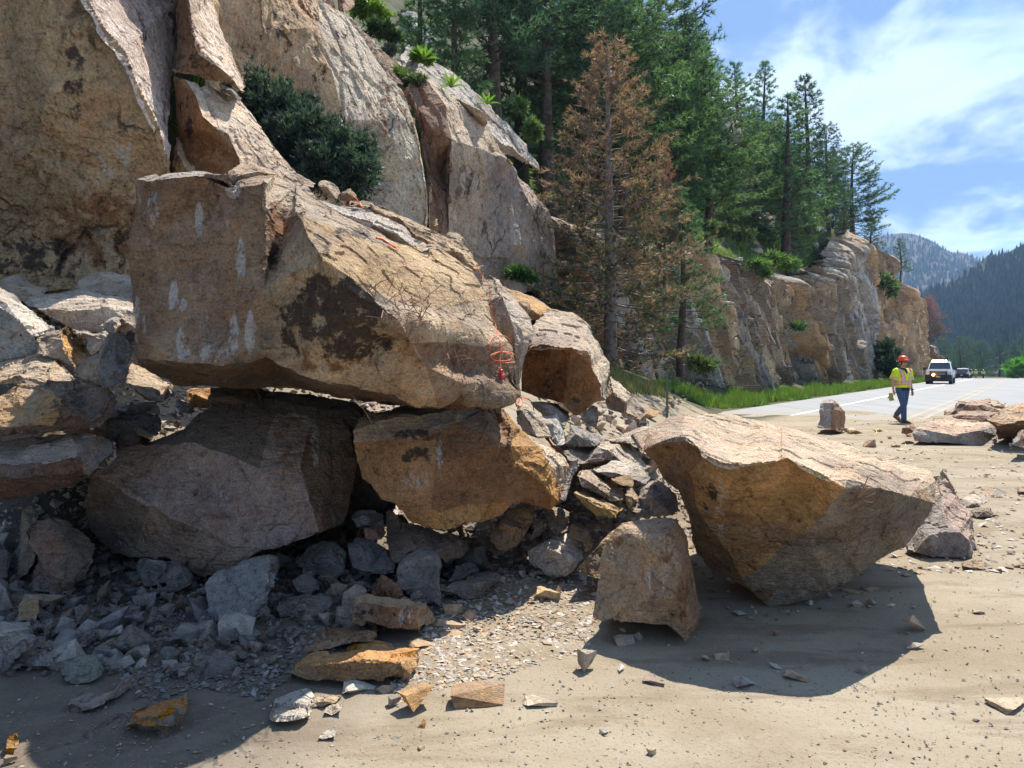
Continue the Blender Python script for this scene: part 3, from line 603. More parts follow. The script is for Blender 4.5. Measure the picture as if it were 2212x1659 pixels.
rock('boulder','tan fractured boulder with a ragged left edge propping up the balanced block',
     [(765,932,.1),(775,905,.2),(800,885,.35),(835,875,.5),(900,868,.7),(985,874,.7),(1040,880,.6),(1062,876,.6),(1090,880,.5),(1110,905,.45),(1130,925,.5),(1155,950,.6),(1190,963,.75),(1215,985,.8),(1232,1005,.8),(1228,1035,.7),(1215,1055,.6),(1212,1085,.5),(1190,1103,.4),(1150,1095,.2),(1110,1088,.1),(1062,1118,.1),(1040,1130),(1000,1128),(962,1148),(930,1140,.05),(880,1124,.1),(870,1102,.05),(840,1085),(822,1078),(805,1052,.05),(785,1032,.1),(780,1010,.1),(772,985,.15),(768,955,.1)],
     [[(775,905,.2),(830,903,.1),(900,898,.1),(985,880,.3),(1040,880,.6)],[(768,955,.1),(850,950,-.02),(905,945,-.03),(945,935,.0),(990,905,.15),(1062,876,.6)],[(945,935,.0),(942,1000,-.08),(935,1060,-.1),(930,1105,.0)],
      [(1090,880,.5),(1110,925,.12),(1100,960,.02),(1115,1000,0),(1150,1020,.02),(1180,1045,.1),(1195,1070,.2),(1190,1103,.4)],[(1130,925,.5),(1165,965,.3),(1180,990,.25),(1195,1005,.3),(1215,1055,.6)],
      [(805,1052,.05),(870,1080,-.05),(930,1105,0),(960,1105,0),(1010,1090,0),(1062,1092,.02),(1110,1088,.1)]],
     [(850,925,(.27,.19,.13)),(850,1000,(.38,.24,.145)),(1020,1000,(.27,.165,.10)),(1140,980,(.42,.26,.13)),(1200,1000,(.50,.42,.33)),(1000,1110,(.42,.26,.14)),(1000,890,(.4,.32,.24)),(860,885,(.27,.2,.14))],
     base=(.3,.2,.13), Y=5.0, t=1.3, fac=.02, rough=.013, seg=4, stains=[(900,985,35,25,0,.6),(900,940,70,14,0,.5),(1060,1000,40,60,0,.35),(950,990,8,60,2,.55),(900,1040,30,30,2,.4),(1020,1010,60,70,1,.35)])
rock('boulder','great slab-topped boulder on the road, pink top above an ochre and a grey speckled face',
     [(1362,938,.7),(1400,925,1),(1442,902,1.3),(1480,896,1.6),(1560,894,2.1),(1630,905,2.3),(1690,922,2.2),(1735,930,2.1),(1790,945,2),(1840,958,1.9),(1868,978,1.6),(1905,980,1.5),(1940,986,1.3),(1985,1003,1.1),(2012,1018,.9),(2024,1040,.8),(2038,1066,.65),(2028,1085,.65),(2010,1115,.6),(1985,1150,.6),(1958,1185,.6),(1900,1210,.65),(1855,1242,.7),(1800,1280,.75),(1730,1303,.75),(1662,1312,.75),(1645,1300,.72),(1600,1262,.7),(1530,1228,.8),(1500,1192,.8),(1484,1110,.75),(1462,1060,.7),(1430,1032,.65),(1412,1000,.6),(1385,975,.6)],
     [[(1385,975,.6),(1412,960,.45),(1445,950,.35),(1481,946,.3),(1508,966,.2),(1525,986,.12),(1550,1000,.08),(1575,1006,.05),(1621,1003,0),(1678,996,0),(1690,986,.02),(1701,988,0),(1730,1006,-.05),(1758,1020,-.08),(1790,1035,-.1),(1828,1056,-.1),(1835,1030,-.02),(1870,1042,.05),(1908,1056,.15),(1965,1070,.35),(2021,1086,.6),(2028,1085,.65)],
      [(1828,1056,-.1),(1788,1106,.05),(1740,1150,.25),(1675,1193,.45),(1640,1230,.55),(1601,1246,.62)],[(1525,986,.12),(1490,1020,.35),(1500,1090,.45),(1530,1140,.5),(1571,1192,.55),(1601,1246,.62),(1645,1300,.72)],
      [(1481,946,.3),(1470,985,.45),(1490,1020,.35)],[(1480,896,1.6),(1470,925,.8),(1481,946,.3)],
      [(1701,988,0),(1715,1060,.15),(1700,1130,.3)],[(1835,1030,-.02),(1860,1005,.6),(1905,980,1.5)]],
     [(1700,950,(.56,.45,.34)),(1420,940,(.34,.27,.21)),(1600,1100,(.43,.27,.145)),(1750,1080,(.40,.265,.15)),(1850,1150,(.24,.205,.165)),(1520,1150,(.15,.11,.09)),(1450,1000,(.27,.18,.11)),(1950,1040,(.47,.38,.29)),(1480,980,(.3,.19,.11))],
     base=(.24,.19,.15), Y=4.1, t=1.0, bs=3, micro=.5, shrink=.8, fac=.014, fs=4, rough=.009, seg=3.6,
     stains=[(1700,1290,120,30,1,.5),(1640,1200,60,40,1,.3),(1555,1090,14,90,2,.3),(1530,1060,25,50,0,.5),(1700,1100,70,40,1,.3),(1600,1060,40,40,1,.35),(1470,950,40,12,2,.4),(1470,970,50,12,0,.35)])
rock('boulder','upright tan slab of rock with a toothed foot leaning on the great boulder',
     [(1345,1128,.25),(1372,1123,.3),(1400,1119,.3),(1450,1116,.35),(1466,1116,.4),(1474,1130,.4),(1481,1165,.35),(1495,1210,.3),(1505,1270,.2),(1516,1325,.15),(1508,1350,.1),(1495,1386,.0),(1480,1390,-.05),(1462,1372,-.02),(1440,1355),(1420,1352),(1400,1349),(1380,1350),(1340,1346),(1325,1332,.02),(1300,1338),(1283,1330,.05),(1286,1300,.05),(1290,1275,.1),(1296,1230,.12),(1300,1196,.15),(1318,1160,.2),(1330,1140,.22)],
     [[(1345,1128,.25),(1400,1150,.08),(1445,1150,.05),(1466,1116,.4)],[(1445,1150,.05),(1470,1215,-.02),(1485,1290,-.08),(1490,1340,-.08),(1480,1390,-.05)],[(1400,1150,.08),(1380,1230,.0),(1390,1300,-.06),(1380,1350)],[(1380,1230,0),(1420,1200,-.02),(1445,1180,.02)]],
     [(1340,1250,(.37,.28,.20)),(1430,1280,(.40,.33,.27)),(1420,1170,(.36,.27,.19)),(1495,1280,(.33,.22,.15)),(1410,1130,(.35,.25,.17))],
     base=(.3,.24,.19), Y=4.65, t=.5, fac=.022, rough=.012, seg=3.6, stains=[(1480,1280,25,70,1,.45),(1420,1260,30,60,2,.35),(1440,1190,20,30,1,.5),(1330,1160,20,30,1,.4)])
rock('boulder','rounded boulder with a dark rusty underside behind the balanced block',
     [(1128,770,.1),(1135,740,.2),(1150,700,.7),(1175,678,1.2),(1205,673,1.5),(1240,680,1.6),(1265,700,1.5),(1290,735,1.2),(1302,765,1),(1317,785,.9),(1318,812,.7),(1310,840,.5),(1302,862,.3),(1270,885,.1),(1245,900),(1235,893),(1215,872,.0),(1170,860,.1),(1125,845,.1)],
     [[(1128,770,.1),(1145,752,-.1),(1190,748,-.2),(1235,752,-.15),(1272,760,.05),(1283,800,.05),(1298,835,.2),(1302,862,.3)],[(1272,760,.05),(1270,725,.7),(1265,700,1.5)]],
     [(1200,820,(.215,.12,.065)),(1200,710,(.42,.34,.27)),(1300,790,(.50,.43,.34))], base=(.3,.24,.18), Y=7.2, t=1.6, fac=.015, rough=.010, seg=3.6, stains=[(1220,830,60,50,0,.35),(1230,800,60,30,1,.4)])
rock('boulder','pale cream boulder wedged behind the right end of the balanced block',
     [(1035,585,.9),(1065,590,.9),(1082,600,.8),(1100,625,.7),(1130,665,.6),(1145,690,.5),(1156,715,.3),(1150,740,.2),(1140,760,.15),(1132,800,.1),(1128,860),(1100,870),(1070,700,.2),(1040,640,.6)],
     [[(1065,590,.9),(1085,640,.3),(1105,690,.1),(1120,740,0),(1128,860)],[(1105,690,.1),(1156,715,.3)]],[(1120,650,(.50,.44,.36)),(1090,700,(.42,.36,.28))],base=(.45,.39,.32),Y=5.9,t=1.2,fac=.02,rough=.012,seg=3.8)
rock('boulder','orange-tan slab sloping down behind the rusty-bottomed boulder',
     [(1085,620,.5),(1110,625,.6),(1150,640,.6),(1175,655,.5),(1198,675,.3),(1180,690),(1140,690),(1110,660)],[[(1110,625,.6),(1140,665,0),(1180,690)]],[(1160,660,(.48,.31,.16))],base=(.4,.28,.17),Y=8.6,t=1,fac=.02,seg=3.6)
rock('boulder','small brown stone on the shoulder of the cream boulder',[(1118,650),(1130,645,.1),(1146,655,.15),(1146,672,.1),(1130,678),(1115,665)],[[(1118,650),(1134,662,-.12),(1146,672,.1)]],[],base=(.3,.22,.16),Y=7.0,t=.3)
rock('boulder','low cracked pale boulder right of the rusty-bottomed one below the pine',
     [(1318,812,.9),(1345,830,.8),(1370,850,.6),(1383,865,.5),(1400,890,.3),(1402,905,.1),(1380,912),(1352,898,-.1),(1330,890),(1290,872,.2),(1305,860,.3)],
     [[(1318,812,.9),(1325,845,.1),(1355,868,-.1),(1352,898,-.1)],[(1370,850,.6),(1360,878,.1),(1380,912)]],[(1345,845,(.47,.40,.32)),(1320,870,(.34,.28,.22)),(1390,890,(.33,.28,.23))],base=(.38,.32,.26),Y=8.6,t=1,seg=3.6)
rock('boulder','bare cream stone perched on the top corner of the balanced block',
     [(490,388),(492,376,.05),(500,360,.2),(520,352,.35),(545,352,.4),(575,358,.4),(598,368,.35),(598,377,.2),(565,382,.05),(540,388,-.02),(520,395,-.05),(500,400,-.03)],[[(490,388),(515,380,-.12),(560,370,.0),(598,377,.2)]],[(540,362,(.50,.38,.28))],base=(.42,.33,.25),Y=4.95,t=.4,fac=.03,seg=3.4)
rock('boulder','grey slab sloping off the back of the balanced block',[(672,425,.5),(737,440,.6),(790,452,.6),(840,468,.5),(880,490,.4),(900,515,.3),(935,535,.1),(910,545),(860,528,-.05),(830,515),(780,498),(720,470),(680,440,.1)],
     [[(680,440,.1),(740,462,-.1),(800,482,-.1),(860,505,-.1),(910,545)]],[(800,465,(.42,.38,.34))],base=(.33,.27,.21),Y=5.6,t=.7,fac=.02,seg=3.6)
rock('boulder','long tan slab lying behind the top of the balanced block',[(790,440,.6),(830,448,.8),(865,462,.8),(905,480,.8),(945,497,.8),(985,520,.6),(1020,548,.5),(1045,585,.2),(1030,590),(985,560),(935,535,-.1),(900,515,-.1),(860,480,-.1),(810,455)],
     [[(790,440,.6),(860,470,0),(930,505,0),(1000,545,.0),(1045,585,.2)]],[(930,490,(.44,.36,.28))],base=(.38,.29,.2),Y=6.3,t=.8,fac=.025,seg=3.6)

# ------------------------------------------------------------------ medium rocks of the pile, each traced on its own
def R(label, q, Y, t, outline, ridges=(), base=(.28, .24, .2), top=None, tp=None, **k):
    seeds = k.pop('seeds', [])
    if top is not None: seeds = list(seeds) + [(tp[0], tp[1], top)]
    k.setdefault('fac', .045); k.setdefault('rough', .014); k.setdefault('seg', 4.2)
    return rock('rock', label, outline, ridges, seeds, base, Y, t, q, cat='rock', **k)
GR = (.25, .235, .22); DG = (.17, .155, .145); BR = (.26, .195, .145); PA = (.47, .43, .37); TN = (.42, .33, .24); OR = (.40, .24, .11)
# sunlit heap at the left
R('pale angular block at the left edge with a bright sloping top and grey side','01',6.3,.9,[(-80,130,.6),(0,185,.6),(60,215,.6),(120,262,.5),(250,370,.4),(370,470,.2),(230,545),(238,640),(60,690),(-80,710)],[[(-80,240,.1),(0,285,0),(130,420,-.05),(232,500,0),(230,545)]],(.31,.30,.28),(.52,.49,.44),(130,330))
R('pale hummocky rock at the foot of the ochre cliff on the far left','01',8.1,.8,[(0,180,.2),(20,150,.5),(110,125,.7),(160,150,.6),(190,180,.5),(240,200,.4),(295,212,.3),(270,280),(100,300),(0,280)],[[(20,150,.5),(120,200,0),(295,212,.3)]],(.42,.36,.29))
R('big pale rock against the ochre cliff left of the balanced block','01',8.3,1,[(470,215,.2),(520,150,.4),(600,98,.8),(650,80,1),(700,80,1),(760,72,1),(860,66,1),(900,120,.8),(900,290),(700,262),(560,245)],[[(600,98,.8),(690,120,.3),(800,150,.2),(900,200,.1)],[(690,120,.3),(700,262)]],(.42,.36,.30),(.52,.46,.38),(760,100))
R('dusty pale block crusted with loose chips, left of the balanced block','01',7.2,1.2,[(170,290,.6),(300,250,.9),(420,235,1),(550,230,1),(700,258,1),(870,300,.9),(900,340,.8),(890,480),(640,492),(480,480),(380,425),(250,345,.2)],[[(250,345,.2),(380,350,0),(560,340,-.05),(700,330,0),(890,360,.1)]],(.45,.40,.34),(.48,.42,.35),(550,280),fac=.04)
R('grey wedge-shaped stone on the pale block beside the balanced block','01',6.9,.4,[(650,470),(665,430,.1),(700,390,.2),(740,375,.3),(805,385,.25),(790,450,.1),(740,500),(690,500)],[[(700,390,.2),(740,420,-.05),(740,500)]],(.33,.31,.28),(.44,.41,.37),(770,410))
R('split rock with a vivid orange sunlit face in the left heap','01',6.1,.6,[(225,530,.2),(270,492,.3),(340,475,.35),(400,465,.35),(422,452,.35),(470,520,.4),(505,510,.4),(545,580,.4),(590,650,.3),(560,690,.1),(490,745),(430,720,0),(380,690),(300,650),(240,640,.05)],[[(400,465,.35),(405,540,.05),(430,610,0),(470,690,0),(490,745)]],(.30,.245,.2),(.48,.30,.15),(510,600))
R('dark grey slab leaning against the left side of the balanced block','01',5.05,.5,[(480,760,.2),(492,700,.25),(520,690,.3),(600,650,.35),(645,632,.35),(660,570,.3),(690,500,.25),(740,493,.25),(800,495,.25),(850,480,.3),(878,495,.3),(874,560,.3),(870,620,.25),(850,680,.2),(830,770,.1),(800,842),(740,856),(660,860),(600,850,.05),(590,830,.05)],[[(690,500,.25),(655,600,.12),(640,700,.05),(610,790,.02),(600,850,.05)]],(.30,.24,.19),(.185,.175,.165),(740,650),rough=.018)
R('pale hollow stone behind the dark leaning slab','01',6.3,.6,[(460,480,.2),(540,470,.4),(600,495,.4),(690,495,.3),(680,540),(640,600),(590,640),(560,560),(500,510)],[[(540,500,.0),(600,520,0),(680,510,.1)]],(.36,.32,.27),(.46,.42,.36),(560,485))
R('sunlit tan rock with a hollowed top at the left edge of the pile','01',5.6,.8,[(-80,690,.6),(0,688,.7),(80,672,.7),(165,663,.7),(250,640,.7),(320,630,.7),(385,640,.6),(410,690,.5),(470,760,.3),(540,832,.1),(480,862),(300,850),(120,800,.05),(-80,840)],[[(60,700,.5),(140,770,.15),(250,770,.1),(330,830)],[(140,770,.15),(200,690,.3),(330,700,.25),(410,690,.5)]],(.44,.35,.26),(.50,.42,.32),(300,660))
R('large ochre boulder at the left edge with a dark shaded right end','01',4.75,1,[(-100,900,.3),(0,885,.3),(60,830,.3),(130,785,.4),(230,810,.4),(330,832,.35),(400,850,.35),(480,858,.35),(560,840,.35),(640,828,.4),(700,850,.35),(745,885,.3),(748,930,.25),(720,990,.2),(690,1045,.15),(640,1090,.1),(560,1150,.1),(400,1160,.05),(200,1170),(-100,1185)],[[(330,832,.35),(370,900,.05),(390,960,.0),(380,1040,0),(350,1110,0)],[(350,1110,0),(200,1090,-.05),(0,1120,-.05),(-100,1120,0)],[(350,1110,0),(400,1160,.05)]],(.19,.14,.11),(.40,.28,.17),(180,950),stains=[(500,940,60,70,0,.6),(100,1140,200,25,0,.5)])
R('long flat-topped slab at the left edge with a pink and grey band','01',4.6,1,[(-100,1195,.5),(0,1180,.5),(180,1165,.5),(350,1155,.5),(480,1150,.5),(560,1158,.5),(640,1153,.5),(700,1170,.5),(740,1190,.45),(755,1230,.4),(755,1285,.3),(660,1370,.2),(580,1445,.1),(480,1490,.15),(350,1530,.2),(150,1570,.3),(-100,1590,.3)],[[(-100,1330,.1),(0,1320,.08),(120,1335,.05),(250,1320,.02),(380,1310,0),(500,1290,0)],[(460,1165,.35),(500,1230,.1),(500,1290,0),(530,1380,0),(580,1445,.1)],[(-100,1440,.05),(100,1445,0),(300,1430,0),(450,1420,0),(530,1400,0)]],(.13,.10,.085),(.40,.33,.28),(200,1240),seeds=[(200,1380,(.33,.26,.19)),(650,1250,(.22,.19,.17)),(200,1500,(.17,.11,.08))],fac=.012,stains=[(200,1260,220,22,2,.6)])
R('sunlit tan wedge seen through the gap under the balanced block','01',6.2,.7,[(818,820,0),(830,740,.3),(852,690,.5),(950,735,.6),(1050,790,.6),(1135,825,.5),(1100,900,.2),(1060,955),(1000,950),(960,940),(880,880)],[[(818,820,0),(900,880,-.05),(960,920,-.08),(1060,940,0)]],(.33,.27,.2),(.52,.44,.34),(950,800))
R('dark grey brick-shaped stone under the left end of the balanced block','01',5.9,.5,[(830,960,.2),(900,948,.3),(1020,945,.3),(1032,975,.1),(1040,1015),(940,1018),(835,1025)],[[(830,970,0),(930,968,-.02),(1032,975,.1)]],GR)
R('wide dark grey block below the gap left of the purple-brown boulder','01',5.5,.6,[(668,1062,.1),(740,1050,.3),(830,1032,.3),(940,1020,.3),(1040,1028,.3),(1052,1080,.1),(1050,1130),(1010,1175),(860,1185),(700,1175)],[[(668,1070,0),(830,1055,0),(1000,1045,0),(1050,1060,.1)]],(.17,.165,.16))
R('brownish squat stone above the purple-brown boulder','01',5.3,.4,[(760,1230),(770,1180,.1),(795,1150,.2),(870,1140,.2),(925,1180,.15),(900,1215),(850,1245),(770,1255)],[[(770,1180,.1),(850,1190,-.05),(925,1180,.15)]],(.24,.19,.16))
R('flat brown chip lying on the squat stone','01',5.25,.2,[(863,1118,.1),(880,1112,.1),(940,1135,.1),(995,1160,.05),(985,1180),(950,1185),(890,1160)],[[(863,1125,0),(930,1160,-.02),(985,1175)]],(.36,.26,.17))
R('bright sunlit stone peeping out in the gap left of the purple-brown boulder','01',6.0,.4,[(675,1052),(690,1010,.1),(740,960,.2),(820,948,.2),(832,1000,.1),(830,1030),(740,1048)],[[(690,1020,.1),(770,1000,0),(832,1005,.1)]],PA)
R('small white sunlit rock deep in the gap under the balanced block','01',6.2,.4,[(1135,935,.1),(1155,920,.2),(1210,940,.2),(1272,990,.1),(1230,1010),(1190,1005),(1150,970)],[],PA)
R('orange-faced rock at the back of the gap under the balanced block','01',6.8,.6,[(1205,870,.2),(1240,850,.3),(1360,855,.3),(1370,900,.2),(1350,970),(1260,985),(1200,950)],[[(1240,850,.3),(1260,900,0),(1260,985)]],(.42,.25,.12))
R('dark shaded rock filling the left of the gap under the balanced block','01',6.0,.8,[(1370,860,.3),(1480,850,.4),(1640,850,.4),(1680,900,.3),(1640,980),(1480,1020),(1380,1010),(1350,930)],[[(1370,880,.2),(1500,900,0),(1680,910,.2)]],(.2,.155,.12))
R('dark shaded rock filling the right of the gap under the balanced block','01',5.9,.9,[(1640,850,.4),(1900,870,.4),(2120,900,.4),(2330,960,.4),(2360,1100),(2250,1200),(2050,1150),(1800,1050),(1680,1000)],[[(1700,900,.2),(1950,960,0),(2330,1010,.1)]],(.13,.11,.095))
R('dark boulder at the back of the gap between the two boulders carrying the block',None,6.2,1.2,[(670,1150,.1),(680,1000,.2),(700,890,.4),(780,870,.5),(860,900,.4),(870,1080,.2),(850,1140,.1)],[[(700,890,.4),(770,1000,-.1),(850,1140,.1)]],(.15,.125,.105))  # added filler: hides sunlit ground so the gap stays dark
R('dark shaded boulder behind the long flat-topped slab at the left edge',None,6.5,1.2,[(-120,1110,.1),(-120,1030,.3),(40,1025,.5),(120,1000,.5),(175,985,.5),(190,1040,.4),(150,1110,.1),(60,1120)],[],(.15,.13,.115))  # added boulder, its dark colour stands in for the slab's shadow
R('dark shaded boulder under the ochre boulder at the left edge',None,6.0,1.0,[(-100,1010,.2),(-60,930,.3),(100,900,.4),(230,880,.4),(300,900,.3),(330,960,.2),(250,1010,.1),(60,1020)],[],(.2,.16,.13))  # added dark rock covering bright ground where only shade belongs
# lower left, in shade
R('upright brownish-grey rock with a rounded top at lower left','02',5.15,.5,[(185,190,.1),(187,150,.2),(190,110,.2),(230,55,.25),(320,38,.3),(380,45,.3),(430,62,.3),(480,100,.3),(520,112,.3),(590,170,.25),(618,212,.2),(605,280,.15),(600,335,.1),(580,440,.05),(520,480),(430,520),(330,545),(240,530),(198,515),(188,450),(190,395),(215,340),(235,290)],[[(198,515),(260,440,0),(340,425,-.08),(430,455,-.08),(520,480)],[(380,45,.3),(400,200,-.02),(340,425,-.08)]],(.24,.19,.16),(.245,.185,.155),(280,200))
R('narrow upright slab standing left of the rounded-top rock','02',5.3,.4,[(50,440),(60,350,.1),(100,240,.1),(120,180,.15),(140,60,.2),(150,-10,.2),(200,-50,.25),(260,10,.2),(230,60,.1),(190,110),(187,190),(230,280,.05),(190,400),(110,445)],[[(150,-10,.2),(150,150,0),(110,330,0),(110,445)]],(.23,.20,.17))
R('dark rock cut by the left edge of the picture at lower left','02',5.4,.4,[(-100,190,.1),(-20,180,.2),(50,220,.2),(75,260,.1),(50,430),(-100,460)],[],(.18,.16,.15))
R('small ochre block standing by the left edge among grey rubble','02',4.85,.2,[(85,700),(115,660,.05),(110,600,.1),(150,552,.12),(200,550,.12),(252,560,.1),(255,640,.05),(235,700),(160,712)],[],(.36,.26,.16))
R('large pale-topped grey block cut by the bottom left edge','02',4.3,.6,[(-100,705,.4),(0,706,.4),(100,700,.4),(200,698,.35),(225,740,.25),(232,800,.1),(210,870),(150,920),(90,970),(70,1010),(30,1050),(-100,1060)],[[(-100,790,.05),(0,780,.03),(100,765,.03),(225,740,.25)]],(.23,.22,.21),(.36,.34,.32),(100,730))
R('low pale slab with a brown broken edge at lower left','02',4.3,.4,[(45,1040,.0),(70,980,.1),(80,935,.15),(160,890,.3),(250,860,.35),(330,840,.4),(450,832,.4),(560,828,.35),(572,840,.3),(545,868,.2),(450,920,.1),(370,960,.05),(350,1000),(200,1012),(110,1005)],[[(45,1040),(90,975,.02),(180,935,.02),(270,905,0),(350,930,.02),(450,895,.1),(560,850,.25)]],(.22,.165,.13),(.34,.33,.33),(300,875))
R('knobbly mossy dark green-grey stone at lower left','02',4.1,.3,[(392,1040),(400,1000,.05),(430,955,.1),(490,930,.15),(560,918,.15),(620,935,.15),(665,945,.1),(682,985,.1),(675,1030,.05),(640,1075),(580,1098),(510,1108),(440,1085)],[],(.16,.175,.145),fac=.08,fs=5,rough=.03)
R('long thin flat slab lying on the dark gravel at lower left','02',3.72,.35,[(420,1275),(428,1245,.05),(470,1190,.15),(530,1112,.3),(620,1095,.35),(700,1085,.4),(790,1058,.45),(880,1045,.5),(945,1030,.5),(930,1060,.4),(890,1090,.3),(820,1130,.2),(750,1190,.1),(680,1230,.05),(600,1272),(510,1298)],[[(420,1275),(500,1262,.02),(600,1225,.05),(700,1170,.12),(800,1110,.25),(890,1060,.42),(945,1030,.5)]],(.24,.19,.15),(.30,.265,.23),(620,1160),fac=.01)
R('rust-orange topped rock on the dark gravel at lower left','02',3.55,.3,[(798,1362),(830,1320,.08),(860,1280,.15),(900,1240,.22),(925,1240,.25),(970,1212,.28),(1070,1210,.3),(1180,1212,.3),(1200,1190,.3),(1202,1250,.2),(1180,1290,.12),(1172,1330,.05),(1130,1375),(1085,1420),(1050,1442),(980,1438),(930,1432),(850,1400)],[[(798,1362),(870,1345,0),(950,1340,-.02),(1010,1352,-.02),(1050,1368,-.02),(1085,1310,.05),(1130,1290,.08),(1180,1290,.12)]],(.22,.18,.14),(.37,.17,.055),(1000,1280))
R('small bright orange oval stone near the bottom left corner','02',3.2,.08,[(30,1530),(45,1470,.05),(65,1440,.06),(105,1434,.06),(120,1455,.05),(122,1495,.03),(110,1530),(70,1565),(40,1572)],[],(.46,.24,.07))
R('large bluish-grey triangular rock in the shade with a pale patch','02',4.5,.5,[(1335,640,.1),(1332,560,.15),(1340,480,.25),(1400,420,.3),(1480,360,.4),(1560,325,.45),(1640,292,.5),(1740,285,.5),(1790,300,.5),(1808,340,.45),(1800,400,.35),(1780,490,.25),(1750,570,.15),(1720,640,.1),(1695,690,.05),(1640,720),(1560,748),(1480,742,.0),(1400,738,.0),(1360,700,.05)],[[(1740,285,.5),(1765,380,.2),(1755,480,.12),(1720,600,.0),(1690,660,0),(1560,748)]],(.16,.15,.145),(.27,.265,.26),(1550,500),stains=[(1720,430,40,60,2,.8),(1500,490,30,40,2,.4),(1580,640,20,30,2,.7)])
R('heart-shaped grey stone under the purple-brown boulder','02',5.2,.3,[(875,350),(900,300,.1),(960,292,.15),(1060,322,.15),(1100,325,.15),(1150,362,.1),(1155,420),(1090,450),(1030,470),(975,492),(920,480),(895,410)],[],(.28,.275,.265))
R('dark stone tucked behind the heart-shaped grey stone','02',5.4,.4,[(1060,322,.1),(1110,308,.2),(1180,318,.2),(1215,360,.15),(1242,412,.1),(1232,465),(1180,510),(1110,532),(1070,510),(1060,420)],[[(1110,308,.2),(1160,400,-.05),(1110,532)]],(.19,.175,.165))
R('grey pointed stone leaning on the rubble between two big shaded rocks','02',5.35,.4,[(1918,310),(1950,260,.15),(1990,215,.2),(2090,182,.25),(2170,200,.2),(2240,260,.15),(2230,400),(2150,445),(2030,400),(1950,360)],[[(2090,182,.25),(2080,300,-.05),(2150,445)]],(.215,.2,.19))
R('wide grey stone right of the large triangular rock','02',4.7,.4,[(1798,620),(1815,580,.1),(1840,556,.2),(1920,548,.25),(2010,545,.25),(2090,552,.25),(2145,565,.2),(2155,610,.1),(2100,655),(2040,692),(1900,688),(1812,682)],[[(1815,590,.1),(1950,590,0),(2100,585,.05),(2145,600,.1)]],(.22,.205,.195))
R('grey four-sided stone behind the wide grey stone','02',4.95,.3,[(1888,445),(1950,405,.15),(2010,398,.2),(2062,450,.15),(2072,500),(2010,525),(1930,522)],[],(.24,.225,.215))
R('brownish-grey pyramid stone in the middle of the shaded rubble','02',4.45,.35,[(725,900),(740,830,.1),(790,785,.2),(850,735,.25),(905,770,.25),(1000,835,.2),(1010,880),(940,940),(850,935),(780,915)],[[(850,735,.25),(860,850,-.05),(850,935)]],(.22,.20,.18))
R('grey chunky stone in front of the pyramid stone','02',4.2,.3,[(600,935),(610,880,.1),(660,858,.15),(735,850,.2),(780,885,.2),(815,935,.1),(800,965),(740,975),(680,975),(640,960)],[[(610,890,.1),(700,900,-.04),(815,935,.1)]],(.235,.225,.215))
R('bright white squared stone on the sunlit edge of the shadow','02',3.45,.26,[(1738,1358),(1728,1320,.03),(1732,1290,.08),(1755,1240,.17),(1780,1202,.25),(1850,1175,.3),(1930,1150,.33),(1990,1133,.35),(2020,1165,.32),(2037,1195,.25),(2025,1260,.15),(2012,1330,.03),(1960,1352),(1880,1368),(1800,1380),(1770,1382)],[[(1728,1320,.03),(1790,1328,-.02),(1870,1335,-.02),(1960,1325,-.01),(2012,1300,.05)]],(.36,.30,.23),(.62,.58,.5),(1880,1240),fac=.01)
R('tan wedge right of the white squared stone','02',3.6,.15,[(2022,1268),(2040,1210,.06),(2080,1182,.1),(2160,1176,.12),(2220,1190,.1),(2170,1240,.03),(2100,1262)],[[(2040,1235,.02),(2110,1225,-.01),(2220,1200,.08)]],(.38,.30,.21),(.48,.38,.26),(2110,1200))
R('whitish lump next to the tan wedge','02',3.5,.12,[(2098,1300),(2105,1265,.04),(2150,1245,.06),(2215,1238,.06),(2215,1280),(2150,1318)],[],PA)
R('small pale stone alone on the sunlit dust at bottom','02',3.15,.08,[(2060,1465),(2075,1432,.03),(2150,1400,.05),(2180,1425,.04),(2172,1460),(2090,1478)],[],PA)
# middle
R('large orange-topped slab lying flat in the foreground','12',3.6,.5,[(-345,1045,.1),(-300,985,.25),(-230,920,.4),(-110,860,.6),(0,845,.65),(130,838,.65),(280,832,.65),(380,862,.6),(440,880,.55),(500,885,.5),(525,930,.35),(510,1000,.2),(470,1060,.08),(415,1105),(300,1085,-.02),(260,1110,-.02),(215,1112),(80,1100,0),(-60,1105),(-200,1100,.03),(-260,1080,.05)],[[(-345,1045,.1),(-260,985,.08),(-150,965,.03),(0,970,0),(120,955,0),(260,958,0),(380,960,0),(415,945,.05),(500,885,.5)],[(380,960,0),(420,1010,-.02),(415,1105)]],(.30,.215,.14),(.53,.30,.13),(100,900),seeds=[(470,980,(.44,.31,.18))],fac=.010,stains=[(60,1030,30,50,0,.5),(350,1020,16,50,2,.5),(-60,1000,30,50,0,.4),(-160,1050,50,25,1,.4)])
R('rusty brown flat rock behind the orange-topped slab','12',4.15,.5,[(-280,900,.05),(-230,830,.25),(-110,720,.5),(0,715,.5),(120,725,.5),(240,740,.4),(235,800,.15),(200,840,.05),(60,850),(-60,880),(-200,905)],[[(-280,900,.05),(-150,850,.05),(0,800,.05),(120,770,.03),(240,760,.2)]],(.33,.225,.14),(.27,.165,.09),(20,750))
